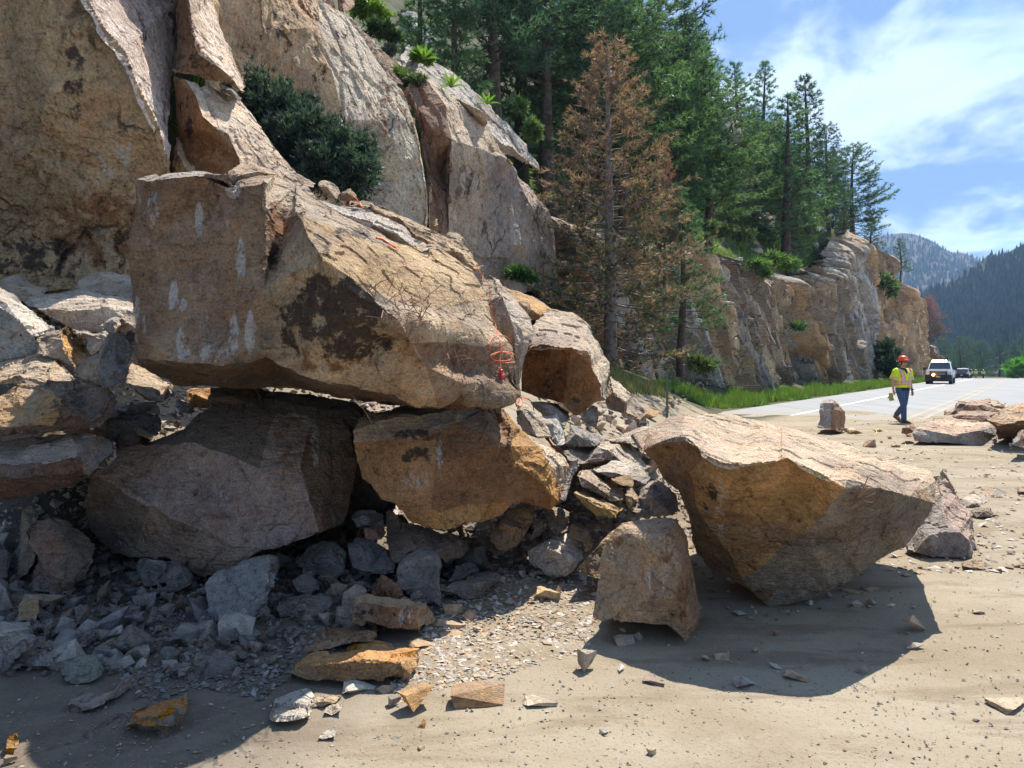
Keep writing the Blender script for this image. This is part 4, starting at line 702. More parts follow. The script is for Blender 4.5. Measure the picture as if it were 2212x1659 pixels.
R('blocky tan stone with a lit top and a pale vertical stripe','12',4.2,.5,[(45,695,.05),(60,620,.15),(82,562,.25),(150,555,.3),(240,545,.35),(330,552,.4),(440,560,.4),(480,578,.38),(540,572,.4),(580,620,.3),(615,700,.2),(590,722,.12),(545,745,.05),(520,782),(400,772,-.05),(250,742,-.02),(130,715)],[[(82,562,.25),(160,575,.05),(240,575,.0),(300,600,-.05),(380,615,-.06),(480,612,-.02),(540,600,.1),(580,620,.3)],[(480,612,-.02),(500,700,-.02),(520,782)]],(.28,.20,.145),(.50,.38,.24),(380,580),seeds=[(550,680,(.42,.31,.2))],stains=[(390,680,18,60,2,.85),(440,690,20,50,2,.6),(200,650,80,40,0,.3)])
R('dark red-brown pointed rock behind the blocky tan stone','12',4.6,.35,[(180,560),(200,480,.15),(262,395,.25),(320,430,.25),(372,470,.2),(405,540,.05),(340,560),(250,572)],[[(262,395,.25),(270,480,-.03),(250,572)]],(.25,.145,.095))
R('rounded grey upright boulder in the shade left of centre','12',4.85,.5,[(350,500,.05),(352,440,.1),(350,395,.15),(375,330,.25),(405,285,.3),(480,240,.35),(535,225,.35),(585,226,.35),(625,250,.3),(650,290,.25),(662,335,.2),(655,430,.1),(645,562),(600,575),(560,582),(490,568),(430,545),(395,505)],[[(585,226,.35),(620,350,.0),(600,480,-.05),(560,582)]],(.27,.255,.24),fac=.015)
R('flat-lying grey-brown oval slab right of the rounded grey boulder','12',4.95,.5,[(678,515),(710,470,.15),(760,435,.25),(830,410,.35),(900,395,.4),(960,385,.42),(1015,386,.4),(1042,420,.3),(1020,450,.2),(960,500,.1),(900,552),(830,562),(760,548)],[[(678,515),(780,480,.0),(900,465,.0),(1042,420,.3)]],(.22,.19,.165),(.28,.245,.21),(860,430))
R('domed grey rock behind the flat oval slab','12',5.2,.4,[(695,450),(705,400,.1),(740,355,.2),(830,322,.3),(885,340,.25),(905,385,.2),(820,410,.05),(760,440)],[],(.24,.215,.195))
R('large brown-grey boulder under the tan fractured boulder in the shade','12',5.3,.8,[(285,0,.4),(310,-20,.4),(400,50,.4),(520,90,.4),(640,130,.4),(740,160,.4),(820,190,.35),(832,235,.3),(790,290,.15),(720,335,.05),(685,348),(640,300,-.05),(600,250,-.08),(560,228,-.05),(480,240,-.02),(430,265),(375,325),(325,315,.05),(300,200,.2)],[[(640,130,.4),(730,200,.05),(700,280,0),(685,348)]],(.27,.215,.175),rough=.02)
R('bluish-grey lump left of the large brown-grey boulder','12',5.25,.6,[(25,205,.15),(60,170,.25),(105,148,.3),(200,165,.3),(290,230,.25),(350,350,.1),(345,385),(270,395),(190,392),(60,372,.05),(30,300,.1)],[[(105,148,.3),(150,260,0),(190,392)]],(.20,.19,.185))
R('small reddish block on top of the bluish-grey lump','12',5.25,.3,[(148,105,.05),(200,95,.15),(265,90,.15),(285,135,.1),(262,180),(200,185),(155,170)],[[(148,112,.02),(220,118,-.04),(280,110,.1)]],(.22,.15,.12))
R('grey block wedged at the right foot of the purple-brown boulder','12',5.5,.4,[(45,30,.1),(80,-10,.2),(200,-20,.25),(285,10,.2),(285,75,.05),(200,100),(100,112)],[[(45,40,.05),(160,30,-.05),(285,25,.15)]],(.22,.2,.185))
R('tilted leaf-shaped tan stone below the fractured boulder','12',5.35,.35,[(965,185),(985,90,.1),(1020,40,.15),(1060,15,.2),(1130,-40,.3),(1180,-70,.35),(1262,-85,.35),(1255,0,.25),(1248,50,.2),(1215,120,.12),(1185,180,.08),(1130,230,.03),(1062,268),(1010,245)],[[(1060,15,.2),(1040,90,0),(1050,180,-.05),(1062,268)],[(1060,15,.2),(1262,-60,.33)]],(.33,.245,.165),(.36,.27,.18),(1150,100))
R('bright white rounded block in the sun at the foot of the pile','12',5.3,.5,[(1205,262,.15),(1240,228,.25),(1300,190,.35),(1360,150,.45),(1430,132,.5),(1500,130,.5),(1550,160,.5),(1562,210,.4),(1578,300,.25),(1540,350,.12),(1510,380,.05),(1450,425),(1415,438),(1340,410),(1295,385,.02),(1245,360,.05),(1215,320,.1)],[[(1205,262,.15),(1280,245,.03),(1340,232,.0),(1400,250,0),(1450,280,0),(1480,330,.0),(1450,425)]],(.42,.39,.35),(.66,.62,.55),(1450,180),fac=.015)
R('thin tan slab slanting behind the toothed upright slab','12',5.0,.25,[(1515,380),(1540,340,.02),(1600,285,.05),(1690,190,.15),(1775,115,.25),(1800,160,.2),(1740,320,.1),(1700,442,0),(1640,430),(1570,410)],[],(.44,.34,.22))
R('small pale stone squeezed between the leaf-shaped stone and the white block','12',5.6,.25,[(1215,175),(1250,110,.1),(1290,60,.15),(1325,48,.15),(1328,100,.1),(1290,150),(1240,180)],[],(.36,.31,.25))
R('squarish grey-tan stone above the white block','12',5.65,.4,[(1322,20,.1),(1335,-25,.2),(1400,-20,.2),(1475,5,.2),(1474,70,.1),(1470,122),(1420,138),(1375,148),(1335,85,.05)],[[(1322,20,.1),(1400,15,0),(1475,25,.1)]],(.33,.275,.22))
R('orange-tan shard right above the white block','12',5.55,.3,[(1478,165),(1480,120,.05),(1492,78,.1),(1560,108,.12),(1632,148,.1),(1630,210,.05),(1625,250),(1572,265),(1565,200)],[],(.42,.28,.17))
# right-centre rubble between the fractured boulder and the great boulder
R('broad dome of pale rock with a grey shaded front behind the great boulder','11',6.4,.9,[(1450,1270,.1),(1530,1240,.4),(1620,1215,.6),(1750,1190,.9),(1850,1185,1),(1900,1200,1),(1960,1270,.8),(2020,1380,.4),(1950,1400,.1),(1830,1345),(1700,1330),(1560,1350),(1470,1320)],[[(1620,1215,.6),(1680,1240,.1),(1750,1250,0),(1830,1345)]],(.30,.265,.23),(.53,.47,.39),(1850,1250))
R('grey wedge below the pale dome','11',5.9,.5,[(1605,1395,.05),(1650,1350,.2),(1750,1325,.35),(1850,1325,.4),(1950,1340,.4),(2010,1420,.25),(1980,1480),(1880,1500),(1790,1440,0),(1700,1420)],[[(1605,1395,.05),(1720,1395,0),(1850,1420,0),(2010,1430,.2)]],(.27,.25,.23),(.46,.42,.36),(1800,1360))
R('ragged tan rock in the rubble right of the fractured boulder','11',5.6,.5,[(1525,1420,.05),(1545,1385,.2),(1600,1390,.3),(1680,1430,.35),(1760,1475,.35),(1830,1500,.3),(1858,1545,.1),(1830,1600),(1740,1600),(1640,1540),(1560,1500)],[[(1525,1420,.05),(1620,1460,.02),(1740,1530,0),(1858,1550,.08)]],(.30,.245,.19),(.42,.35,.27),(1700,1450))
R('golden-brown angular rock below the ragged tan one','11',5.45,.4,[(1500,1530,.05),(1540,1510,.2),(1640,1520,.3),(1730,1565,.3),(1800,1610,.25),(1840,1650,.1),(1780,1700),(1650,1690),(1560,1620)],[[(1500,1530,.05),(1600,1570,0),(1720,1620,0),(1840,1660,.05)]],(.40,.28,.14),(.44,.33,.2),(1680,1545))
R('small tan flake under the grey wedge','11',5.7,.2,[(1745,1445,.05),(1800,1425,.15),(1860,1425,.15),(1895,1450,.1),(1890,1495),(1830,1490),(1770,1465)],[],(.42,.30,.18))
R('pointed tan stone beside the big grey-brown rock','11',5.35,.3,[(1835,1570,.05),(1860,1525,.15),(1885,1508,.2),(1930,1560,.15),(1940,1610,.08),(1905,1665),(1860,1640)],[[(1885,1508,.2),(1885,1590,-.04),(1905,1665)]],(.38,.30,.22))
R('large grey-brown rock wedged under the left side of the great boulder','11',5.2,.6,[(1885,1655),(1920,1570,.2),(1960,1500,.3),(2010,1440,.45),(2060,1450,.45),(2130,1500,.35),(2180,1560,.25),(2190,1620,.1),(2150,1680),(2000,1700)],[[(2010,1440,.45),(2020,1560,.0),(2000,1700)]],(.30,.25,.215))
R('slender grey stone standing beside the fractured boulder','11',5.5,.3,[(1405,1570),(1430,1470,.1),(1470,1390,.2),(1500,1320,.25),(1540,1305,.25),(1548,1350,.2),(1510,1420,.15),(1480,1520,.05),(1450,1585)],[],(.33,.31,.28))
R('dusty cream slab under the loose orange cord','11',5.9,.5,[(1115,1000,.1),(1125,950,.2),(1155,905,.35),(1200,950,.35),(1260,1010,.3),(1290,1060,.2),(1360,1140,.15),(1365,1175,.1),(1280,1180),(1190,1150),(1130,1060,.02)],[[(1155,905,.35),(1170,990,.02),(1230,1080,0),(1280,1180)]],(.38,.34,.28),(.47,.41,.33),(1240,1030))
R('bright grey-white rock right of the dusty cream slab','11',6.5,.5,[(1290,1045,.2),(1345,1045,.4),(1395,1022,.5),(1415,1080,.4),(1440,1150,.2),(1450,1215,.05),(1400,1230),(1350,1160,0),(1310,1080,.05)],[[(1395,1022,.5),(1370,1090,.05),(1400,1230)]],(.40,.38,.35),(.52,.5,.46),(1420,1120))
R('dark grey triangular rock in the sunlit rubble','11',6.6,.5,[(1450,1190,.05),(1465,1120,.2),(1475,1080,.3),(1530,1080,.4),(1600,1120,.4),(1700,1190,.2),(1640,1230),(1540,1240),(1455,1220)],[[(1475,1080,.3),(1520,1150,0),(1540,1240)],[(1520,1150,0),(1700,1190,.2)]],(.25,.24,.225))
R('long brown-grey stone at the foot of the rusty-bottomed boulder','11',7.0,.5,[(1225,950,.3),(1300,935,.45),(1400,950,.5),(1480,1010,.4),(1485,1060,.1),(1430,1082),(1330,1060),(1280,1010,.05)],[[(1225,955,.2),(1330,985,0),(1480,1020,.3)]],(.30,.255,.21))
R('knobbly weathered stone between the boulders below the pine','11',7.8,.4,[(1545,1050),(1570,1000,.1),(1640,960,.2),(1670,970,.2),(1680,1040,.1),(1660,1110),(1590,1100)],[],(.40,.36,.30),fac=.07,fs=5)
R('grey rounded stone at the right end of the sunlit rubble','11',8.6,.4,[(1910,1100,.05),(1920,1065,.15),(1950,1045,.2),(1985,1060,.2),(2005,1090,.1),(1990,1125),(1930,1130)],[],(.33,.30,.26))
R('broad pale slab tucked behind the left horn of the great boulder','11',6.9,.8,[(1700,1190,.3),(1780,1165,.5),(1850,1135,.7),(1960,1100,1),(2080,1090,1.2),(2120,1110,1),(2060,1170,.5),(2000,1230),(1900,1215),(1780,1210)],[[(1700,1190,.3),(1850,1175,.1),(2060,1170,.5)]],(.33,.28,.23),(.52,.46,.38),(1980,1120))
# beside and beyond the great boulder
R('rough grey-and-pink rock on the road right of the great boulder','22',6.0,1,[(1430,230,.2),(1490,150,.3),(1560,40,.5),(1620,-60,.8),(1660,-200,1.3),(1700,-290,1.4),(1740,-200,1.2),(1790,-120,1.1),(1840,-30,1),(1880,0,.9),(1897,90,.7),(1895,170,.5),(1900,220,.3),(1890,265,.1),(1860,290),(1740,300),(1620,285,.02),(1500,262,.05)],[[(1660,-200,1.3),(1690,0,.4),(1740,80,.2),(1800,130,.05),(1860,180,.03),(1890,265,.1)],[(1490,150,.3),(1600,150,0),(1700,130,.05),(1740,80,.2)]],(.30,.275,.25),(.46,.36,.30),(1820,60),seeds=[(1620,200,(.29,.26,.235))],fac=.03)
R('brown flake under the corner of the rough grey-and-pink rock','22',6.0,.3,[(1800,330,.1),(1880,300,.2),(1900,320,.2),(1935,305,.2),(1965,350,.05),(1960,372),(1880,368),(1810,350)],[],(.30,.23,.16))
R('pale flat stone on the road right of the great boulder','21',8.2,.8,[(1790,1575,.2),(1830,1555,.5),(1950,1550,.7),(2012,1598,.5),(1960,1640,.1),(1880,1648),(1820,1640)],[[(1790,1580,.1),(1880,1600,0),(2012,1602,.4)]],(.36,.31,.26),(.47,.41,.34),(1920,1570))
R('brown flat stone below the pale flat one on the road','21',7.6,.6,[(1870,1655,.1),(1900,1635,.3),(2000,1630,.4),(2015,1660,.2),(2010,1690),(1900,1700)],[[(1870,1660,.05),(1950,1655,0),(2015,1665,.2)]],(.22,.175,.14),(.30,.24,.19),(1950,1642))
R('long low tan rock with a grey end on the road at right','21',8.8,1,[(1890,1548,.2),(1960,1535,.5),(2060,1497,.9),(2090,1505,.9),(2137,1572,.3),(2080,1582),(2000,1584),(1950,1570,.05)],[[(1890,1548,.2),(2000,1545,.1),(2060,1497,.9)],[(2000,1545,.1),(2000,1584)]],(.36,.25,.16),(.34,.25,.18),(2000,1530),seeds=[(2080,1550,(.26,.23,.21))])
R('brown stone cut by the right edge of the picture on the road','21',9.0,.5,[(2158,1515,.2),(2190,1498,.4),(2260,1495,.4),(2270,1540),(2200,1545),(2165,1535)],[[(2158,1515,.2),(2200,1520,0),(2270,1515,.2)]],(.32,.24,.18))
R('tall standing rock on the road, grey left face and brown right face','21',17.0,.9,[(868,1112,.1),(885,1060,.2),(884,1000,.3),(888,955,.4),(905,930,.6),(945,922,.8),(985,935,.8),(1020,970,.7),(1052,1010,.6),(1050,1080,.5),(1035,1148,.2),(1000,1135),(960,1122),(910,1118)],[[(905,930,.6),(975,948,.15),(980,990,.05),(965,1060,0),(958,1122)],[(975,948,.15),(985,935,.8)]],(.36,.335,.31),(.29,.195,.135),(1010,1060),seg=3,fac=.015)
R('big flat slab in the road near the worker, pink top and broken grey end','21',14.6,2.2,[(1485,1150,.1),(1500,1105,.3),(1560,1080,.9),(1640,1055,1.5),(1740,1035,2.2),(1800,1045,2.2),(1900,1065,2),(1985,1075,1.8),(2028,1105,1.1),(2036,1160,.7),(2040,1200,.4),(2022,1226,.15),(1940,1226),(1850,1224),(1700,1212,.0),(1600,1210,.0),(1500,1200,.05)],[[(1500,1110,.3),(1560,1125,.1),(1640,1133,.05),(1700,1145,0),(1760,1158,0),(1850,1145,.05),(1930,1112,.3),(2028,1085,1)],[(1850,1145,.05),(1930,1130,.0),(1925,1224)],[(1485,1150,.1),(1560,1160,.02),(1620,1165,.02)]],(.30,.215,.16),(.47,.36,.28),(1700,1080),seeds=[(1980,1150,(.28,.26,.24))],seg=3,fac=.008)
R('small brown block at the left end of the big flat slab','21',14.9,.5,[(1415,1150),(1425,1115,.1),(1445,1095,.3),(1500,1085,.4),(1508,1120,.2),(1500,1145,.05),(1450,1156)],[[(1425,1115,.1),(1460,1110,0),(1500,1125,.1)]],(.29,.19,.13),seg=3)
R('long brown slab just behind the big flat slab','21',16.6,1.5,[(1745,1040,.1),(1780,1010,.8),(1850,1002,1.2),(1950,1003,1.2),(2065,1008,1),(2030,1045,.3),(1985,1066),(1850,1068),(1780,1050)],[[(1745,1042,.05),(1800,1025,.1),(1900,1028,.1),(2000,1025,.2),(2065,1010,.9)]],(.24,.165,.12),(.40,.30,.23),(1900,1012),seg=3,fac=.01)
R('stepped slab stack behind the worker-side slabs','21',18.4,2,[(1688,1030,.1),(1688,1002,.3),(1760,985,.6),(1775,950,1.2),(1850,935,1.8),(1950,940,2),(2050,955,2),(2110,985,1.4),(2090,1005,.5),(2000,1008,.1),(1850,1008,0),(1770,1028),(1720,1034)],[[(1688,1008,.2),(1760,1000,0),(1775,968,.2),(1850,962,.1),(1950,965,.2),(2030,990,.3),(2090,1005,.5)]],(.23,.16,.115),(.42,.32,.25),(1950,950),seg=3,fac=.015)
R('small dark jagged stone on the stepped slab stack','21',18.6,.4,[(1775,955),(1780,935,.1),(1835,936,.2),(1842,948,.1),(1828,962)],[],(.26,.19,.14),seg=3)
R('thin curved flake on top of the stepped slab stack','21',20,.6,[(1895,945),(1930,930,.2),(1990,920,.3),(2022,930,.3),(2030,942,.1),(1990,944),(1940,950)],[],(.36,.27,.21),seg=3)
R('tilted pale slab on the right of the stepped slab stack','21',19,.8,[(1988,962,.1),(1995,938,.4),(2040,938,.6),(2100,952,.5),(2085,980,.1),(2040,988),(2010,975)],[[(1988,962,.1),(2040,966,0),(2100,955,.4)]],(.27,.2,.15),(.45,.37,.29),(2040,948),seg=3)
R('big undercut tan boulder cut by the right edge of the picture','21',13.6,2,[(1975,1062,.6),(2010,1035,.8),(2080,990,1.2),(2150,962,1.6),(2212,945,1.8),(2330,940,1.8),(2420,1000,1.4),(2420,1120,.5),(2330,1190,.8),(2200,1180,1.2),(2100,1185,1.2),(2040,1190,1.1),(2030,1110,.6)],[[(1975,1062,.6),(2050,1095,.1),(2120,1085,0),(2212,1080,-.1),(2330,1070,-.1),(2420,1060,.2)]],(.16,.105,.08),(.43,.31,.2),(2150,1030),seg=3,stains=[(2200,1070,60,30,0,.4),(2090,1030,40,30,2,.4)])
R('grey pyramid stone cut by the right edge of the picture','21',12.2,.7,[(2108,1228),(2140,1180,.2),(2190,1125,.5),(2212,1118,.5),(2260,1170,.4),(2310,1245,.1),(2200,1245)],[[(2190,1125,.5),(2180,1190,0),(2200,1245)]],(.30,.28,.26),(.26,.17,.11),(2240,1200),seg=3)
# stones on the mound at the back, beside the balanced block
R('angular tan stone on the heap behind the balanced block','00',6.6,.4,[(2055,1200),(2075,1165,.15),(2110,1162,.2),(2180,1210,.2),(2215,1250,.1),(2180,1290),(2100,1270)],[[(2075,1165,.15),(2120,1215,-.05),(2180,1290)]],(.34,.27,.21))
R('brown stone on the heap below the dark juniper','00',7.0,.4,[(1905,1130),(1930,1120,.1),(1990,1160,.15),(2045,1195,.1),(2030,1215),(1970,1200)],[],(.33,.26,.2))
R('squared brown stone at the loop of the upper orange cord','10',6.4,.5,[(0,1250,.1),(15,1222,.2),(60,1212,.2),(85,1250,.15),(90,1290,.05),(50,1300),(0,1295)],[[(0,1250,.1),(50,1262,-.05),(90,1290,.05)]],(.30,.22,.16))
R('flat brown stones behind the upper orange cord','10',6.5,.5,[(20,1310,.1),(110,1290,.3),(200,1305,.4),(215,1340,.2),(140,1360),(40,1345)],[[(20,1318,.05),(120,1325,-.02),(215,1335,.2)]],(.36,.27,.19))
R('rounded brown stone at the foot of the tall crack in the cliff','10',8.4,.4,[(572,1450),(590,1425,.1),(620,1408,.2),(638,1440,.15),(632,1475),(600,1478)],[],(.36,.26,.16))
R('tan boulder on the end of the long slab below the cliff','10',7.6,.5,[(690,1530,.05),(705,1505,.2),(760,1510,.3),(798,1545,.3),(792,1585,.1),(740,1575),(710,1560)],[[(690,1530,.05),(745,1545,-.04),(798,1550,.25)]],(.38,.31,.23))
R('flat orange-lit triangle of rock in the cleft of the left cliff','00',9.1,.8,[(1122,1120,.1),(1125,960,.3),(1145,875,.5),(1185,900,.6),(1250,1000,.6),(1340,1095,.5),(1330,1150),(1200,1150)],[[(1145,875,.5),(1160,1000,.1),(1215,1110,0),(1200,1150)]],(.42,.25,.13),(.48,.37,.25),(1240,1060),mat=M_CLIFF)
R('dark grey stone jammed under the upper slab of the left cliff','00',9.5,.5,[(1415,540,.1),(1450,528,.2),(1490,540,.3),(1530,590,.2),(1575,645,.1),(1550,662),(1480,610,0),(1430,580)],[[(1430,565,0),(1500,590,-.1),(1575,645,.1)]],(.27,.25,.23),mat=M_CLIFF)

# ------------------------------------------------------------------ loose rubble
def pebble_mesh(name, seed, dims=(1, .8, .6), n=14, thr=.16):
    r = np.random.default_rng(seed); bm = bmesh.new()
    for _ in range(n):
        v = r.normal(size=3); v /= np.linalg.norm(v); v = np.sign(v) * np.abs(v) ** .5
        v = v / np.abs(v).max() ** .6 * r.uniform(.82, 1)
        bm.verts.new(v * np.array(dims) * .5)
    bmesh.ops.convex_hull(bm, input=bm.verts)
    for v in [v for v in bm.verts if not v.link_faces]: bm.verts.remove(v)
    bmesh.ops.triangulate(bm, faces=bm.faces); bm.verts.index_update()
    V = np.array([v.co[:] for v in bm.verts]); T = np.array([[v.index for v in f.verts] for f in bm.faces]); bm.free()
    V, T, _ = subdiv(V, T, [np.full(len(V), thr)], None)
    nn = vnormals(V, T); f, _ = facets(V * 2.3 + seed * 3.1, seed, 1.0)
    V = V + nn * (.035 * f + .018 * fbm(V * 6 + seed, 3, seed))[:, None]; V[:, 2] -= V[:, 2].min()
    return mesh_np(name, V, T, M_RUB, link=False)
RP = [pebble_mesh('rubble_stone', 100 + k, [(1, .8, .6), (1, .7, .42), (.9, .8, .75), (1, .6, .3), (.85, .75, .55)][k % 5], 8 + k % 5) for k in range(16)]
def in_poly(x, y, P):
    c = np.zeros(len(x), bool); j = len(P) - 1
    for i in range(len(P)):
        xi, yi = P[i]; xj, yj = P[j]
        c ^= ((yi > y) != (yj > y)) & (x < (xj - xi) * (y - yi) / (yj - yi + 1e-9) + xi); j = i
    return c
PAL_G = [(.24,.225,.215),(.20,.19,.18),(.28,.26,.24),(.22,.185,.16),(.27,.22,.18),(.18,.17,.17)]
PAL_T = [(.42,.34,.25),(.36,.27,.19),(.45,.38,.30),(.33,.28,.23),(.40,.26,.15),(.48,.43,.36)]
LM = {5: [(60,1250,'by the left picture edge'),(130,1290,'below the rounded-top upright rock'),(180,1455,'beside the mossy stone'),(240,1400,'above the low pale slab'),(290,1370,'around the brownish pyramid stone'),(330,1250,'by the heart-shaped grey stone'),
 (400,1330,'left of the pale-patched triangular rock'),(600,1230,'between the two biggest shaded rocks'),(520,1380,'below the pale-patched triangular rock'),(420,1440,'behind the rust-orange topped rock'),(640,1320,'by the wide grey stone'),(720,1290,'by the dark red-brown rock'),
 (780,1240,'by the bluish-grey lump'),(880,1260,'around the rounded grey boulder'),(1020,1250,'by the flat oval slab'),(600,1420,'left of the orange-topped slab')],
 6: [(1180,1000,'beside the fractured boulder'),(1200,920,'below the dusty cream slab'),(1290,900,'below the low cracked boulder'),(1380,900,'by the marker post'),(1330,960,'behind the pale dome'),(1300,1100,'below the golden-brown rock'),(1230,1140,'above the white block'),(1380,1050,'beside the great boulder'),(1160,1200,'left of the white block')],
 7: [(40,640,'at its left end'),(150,640,'at its back'),(240,700,'near the wedge stone'),(80,780,'near the orange-faced rock'),(200,860,'at its foot')],
 8: [(700,400,'at its top'),(850,460,'in its middle'),(1020,570,'at its lower end')],
 9: [(700,1150,'at the left'),(850,1200,'in the middle'),(1010,1180,'at the right')],
 10: [(950,1390,'near the orange-topped slab'),(1000,1300,'near the shade'),(1200,1260,'below the white block'),(1250,1320,'near the toothed slab'),(1120,1370,'in its middle')]}
def scatter(poly, n, smin, smax, pal, label, group, seed, flat=1.0, name='rubble_stone', Ywin=None):
    r = np.random.default_rng(seed); P = np.array(poly, float); lo = P.min(0); hi = P.max(0); k = 0; placed = []; LMs = LM.get(seed)
    while k < n and len(placed) < n * 30:
        x, y = r.uniform(lo, hi); placed.append(0)
        if not in_poly(np.array([x]), np.array([y]), poly)[0]: continue
        h = hit(x, y)
        if h is None: continue
        if Ywin and not (Ywin[0] < h[1] < Ywin[1]): continue
        s = smin * (smax / smin) ** (r.uniform() ** 1.5) * h[1] / F
        o = bpy.data.objects.new(name, RP[r.integers(len(RP))]); COL.objects.link(o)
        o.location = (h[0], h[1], ground(h[0], h[1]) - s * .12); o.rotation_euler = (r.normal() * .35, r.normal() * .35, r.uniform(0, 6.28))
        o.scale = (s, s * r.uniform(.7, 1.1), s * flat * r.uniform(.8, 1.2)); c = np.array(pal[r.integers(len(pal))]) * r.uniform(.85, 1.15)
        o.color = (*c, 1)
        sz_ = 'tiny' if s * F / h[1] < smin * 1.35 else ('small' if s * F / h[1] < smin * 2 else 'larger'); hue = 'rusty' if c[0] > c[2] * 2 else ('brownish' if c[0] > c[2] * 1.22 else 'grey')
        near = ' ' + min(LMs, key=lambda q: (q[0] - x) ** 2 + (q[1] - y) ** 2)[2] if LMs else ''
        tag(o, (sz_ + ' ' + hue + ' ' + label + near), 'rock', group); k += 1
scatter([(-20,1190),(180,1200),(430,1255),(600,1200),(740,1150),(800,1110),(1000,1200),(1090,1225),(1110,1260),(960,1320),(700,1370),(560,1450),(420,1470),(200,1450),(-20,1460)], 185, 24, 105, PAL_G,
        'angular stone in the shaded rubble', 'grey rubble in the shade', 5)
scatter([(1140,850),(1390,890),(1440,930),(1400,1010),(1380,1100),(1300,1190),(1200,1230),(1130,1250),(1120,1180),(1180,1100),(1240,1040),(1200,940)], 52, 18, 66, PAL_T + PAL_G,
        'broken stone in the sunlit rubble', 'sunlit rubble between the boulders', 6)
scatter([(0,600),(140,610),(290,600),(290,740),(240,850),(100,900),(0,900)], 16, 18, 50, PAL_T,
        'dusty stone in the sunlit left heap', 'pale rubble left of the block', 7)
scatter([(640,380),(700,400),(900,470),(1060,590),(1100,620),(1000,600),(860,540),(700,470)], 20, 12, 34, PAL_T,
        'stone on the debris heap behind the balanced block', 'debris behind the block', 8)
scatter([(640,1190),(760,1100),(860,1080),(1060,1160),(1000,1230),(840,1290),(700,1290)], 26, 24, 60, PAL_G,
        'stone packed under the fractured boulder', 'packed stones under the fractured boulder', 9)
scatter([(1130,1235),(1290,1220),(1290,1300),(1220,1360),(1100,1400),(930,1400),(900,1440),(930,1350)], 60, 9, 30, PAL_T, 'flat chip on the sunlit apron', 'tan chips on the sunlit apron', 10, flat=.4, name='stone_chip')

def coarse(name, poly, n, smin, smax, pal, seed, flat=1.0):
    r = np.random.default_rng(seed); P = np.array(poly, float); lo, hi = P.min(0), P.max(0); VV = []; TT = []; CC = []; o = 0; k = 0; g = 0
    src = []
    for me in RP: v = np.empty(len(me.vertices) * 3); me.vertices.foreach_get('co', v); t = np.empty(len(me.polygons) * 3, int); me.polygons.foreach_get('vertices', t); src.append((v.reshape(-1, 3), t.reshape(-1, 3)))
    while k < n and g < n * 20:
        x, y = r.uniform(lo, hi); g += 1
        if not in_poly(np.array([x]), np.array([y]), poly)[0]: continue
        h = hit(x, y)
        if h is None: continue
        s_ = smin * (smax / smin) ** (r.uniform() ** 1.6) * h[1] / F; v, t = src[r.integers(len(src))]; a, b, c_ = r.uniform(0, 6.28), r.normal() * .5, r.normal() * .5
        M = np.array((Matrix.Rotation(a, 3, 'Z') @ Matrix.Rotation(b, 3, 'X') @ Matrix.Rotation(c_, 3, 'Y'))); q = (v * [s_, s_ * r.uniform(.6, 1), s_ * flat]) @ M.T + [h[0], h[1], h[2] - s_ * .05 + r.uniform(0, .4) * s_]
        VV.append(q); TT.append(t + o); o += len(q); CC.append(np.tile(np.array(pal[r.integers(len(pal))]) * r.uniform(.7, 1.25), (len(q), 1))); k += 1
    return tag(mesh_np(name, np.concatenate(VV), np.concatenate(TT), M_ROCK, base=np.concatenate(CC), st=np.zeros((o, 3))), kind='stuff')
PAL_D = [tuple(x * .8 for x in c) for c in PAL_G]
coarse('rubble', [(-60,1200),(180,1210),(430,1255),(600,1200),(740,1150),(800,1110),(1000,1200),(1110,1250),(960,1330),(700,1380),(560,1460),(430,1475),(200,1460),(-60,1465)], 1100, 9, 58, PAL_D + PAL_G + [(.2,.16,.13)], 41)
coarse('rubble', [(1140,850),(1390,890),(1440,930),(1400,1010),(1380,1100),(1300,1190),(1200,1230),(1130,1250),(1060,1200),(1180,1100),(1240,1040),(1200,940)], 420, 10, 40, PAL_T + PAL_G, 42)
coarse('rubble', [(0,600),(290,600),(290,740),(240,850),(100,900),(-60,1190),(-60,900)], 160, 10, 36, PAL_T, 43)
coarse('rubble', [(640,380),(700,400),(900,470),(1060,590),(1000,600),(860,540),(700,470)], 90, 8, 26, PAL_T, 44)
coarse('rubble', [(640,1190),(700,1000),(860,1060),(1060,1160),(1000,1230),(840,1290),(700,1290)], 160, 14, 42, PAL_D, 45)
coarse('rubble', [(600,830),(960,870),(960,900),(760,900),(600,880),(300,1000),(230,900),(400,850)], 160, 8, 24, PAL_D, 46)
coarse('rubble', [(1500,860),(1440,900),(1380,880),(1430,840),(1500,800),(1540,830)], 90, 6, 20, PAL_T, 47)

coarse('rubble', [(1500,1215),(1900,1215),(1860,1290),(1660,1350),(1500,1290)], 70, 5, 18, PAL_T + PAL_G, 48)

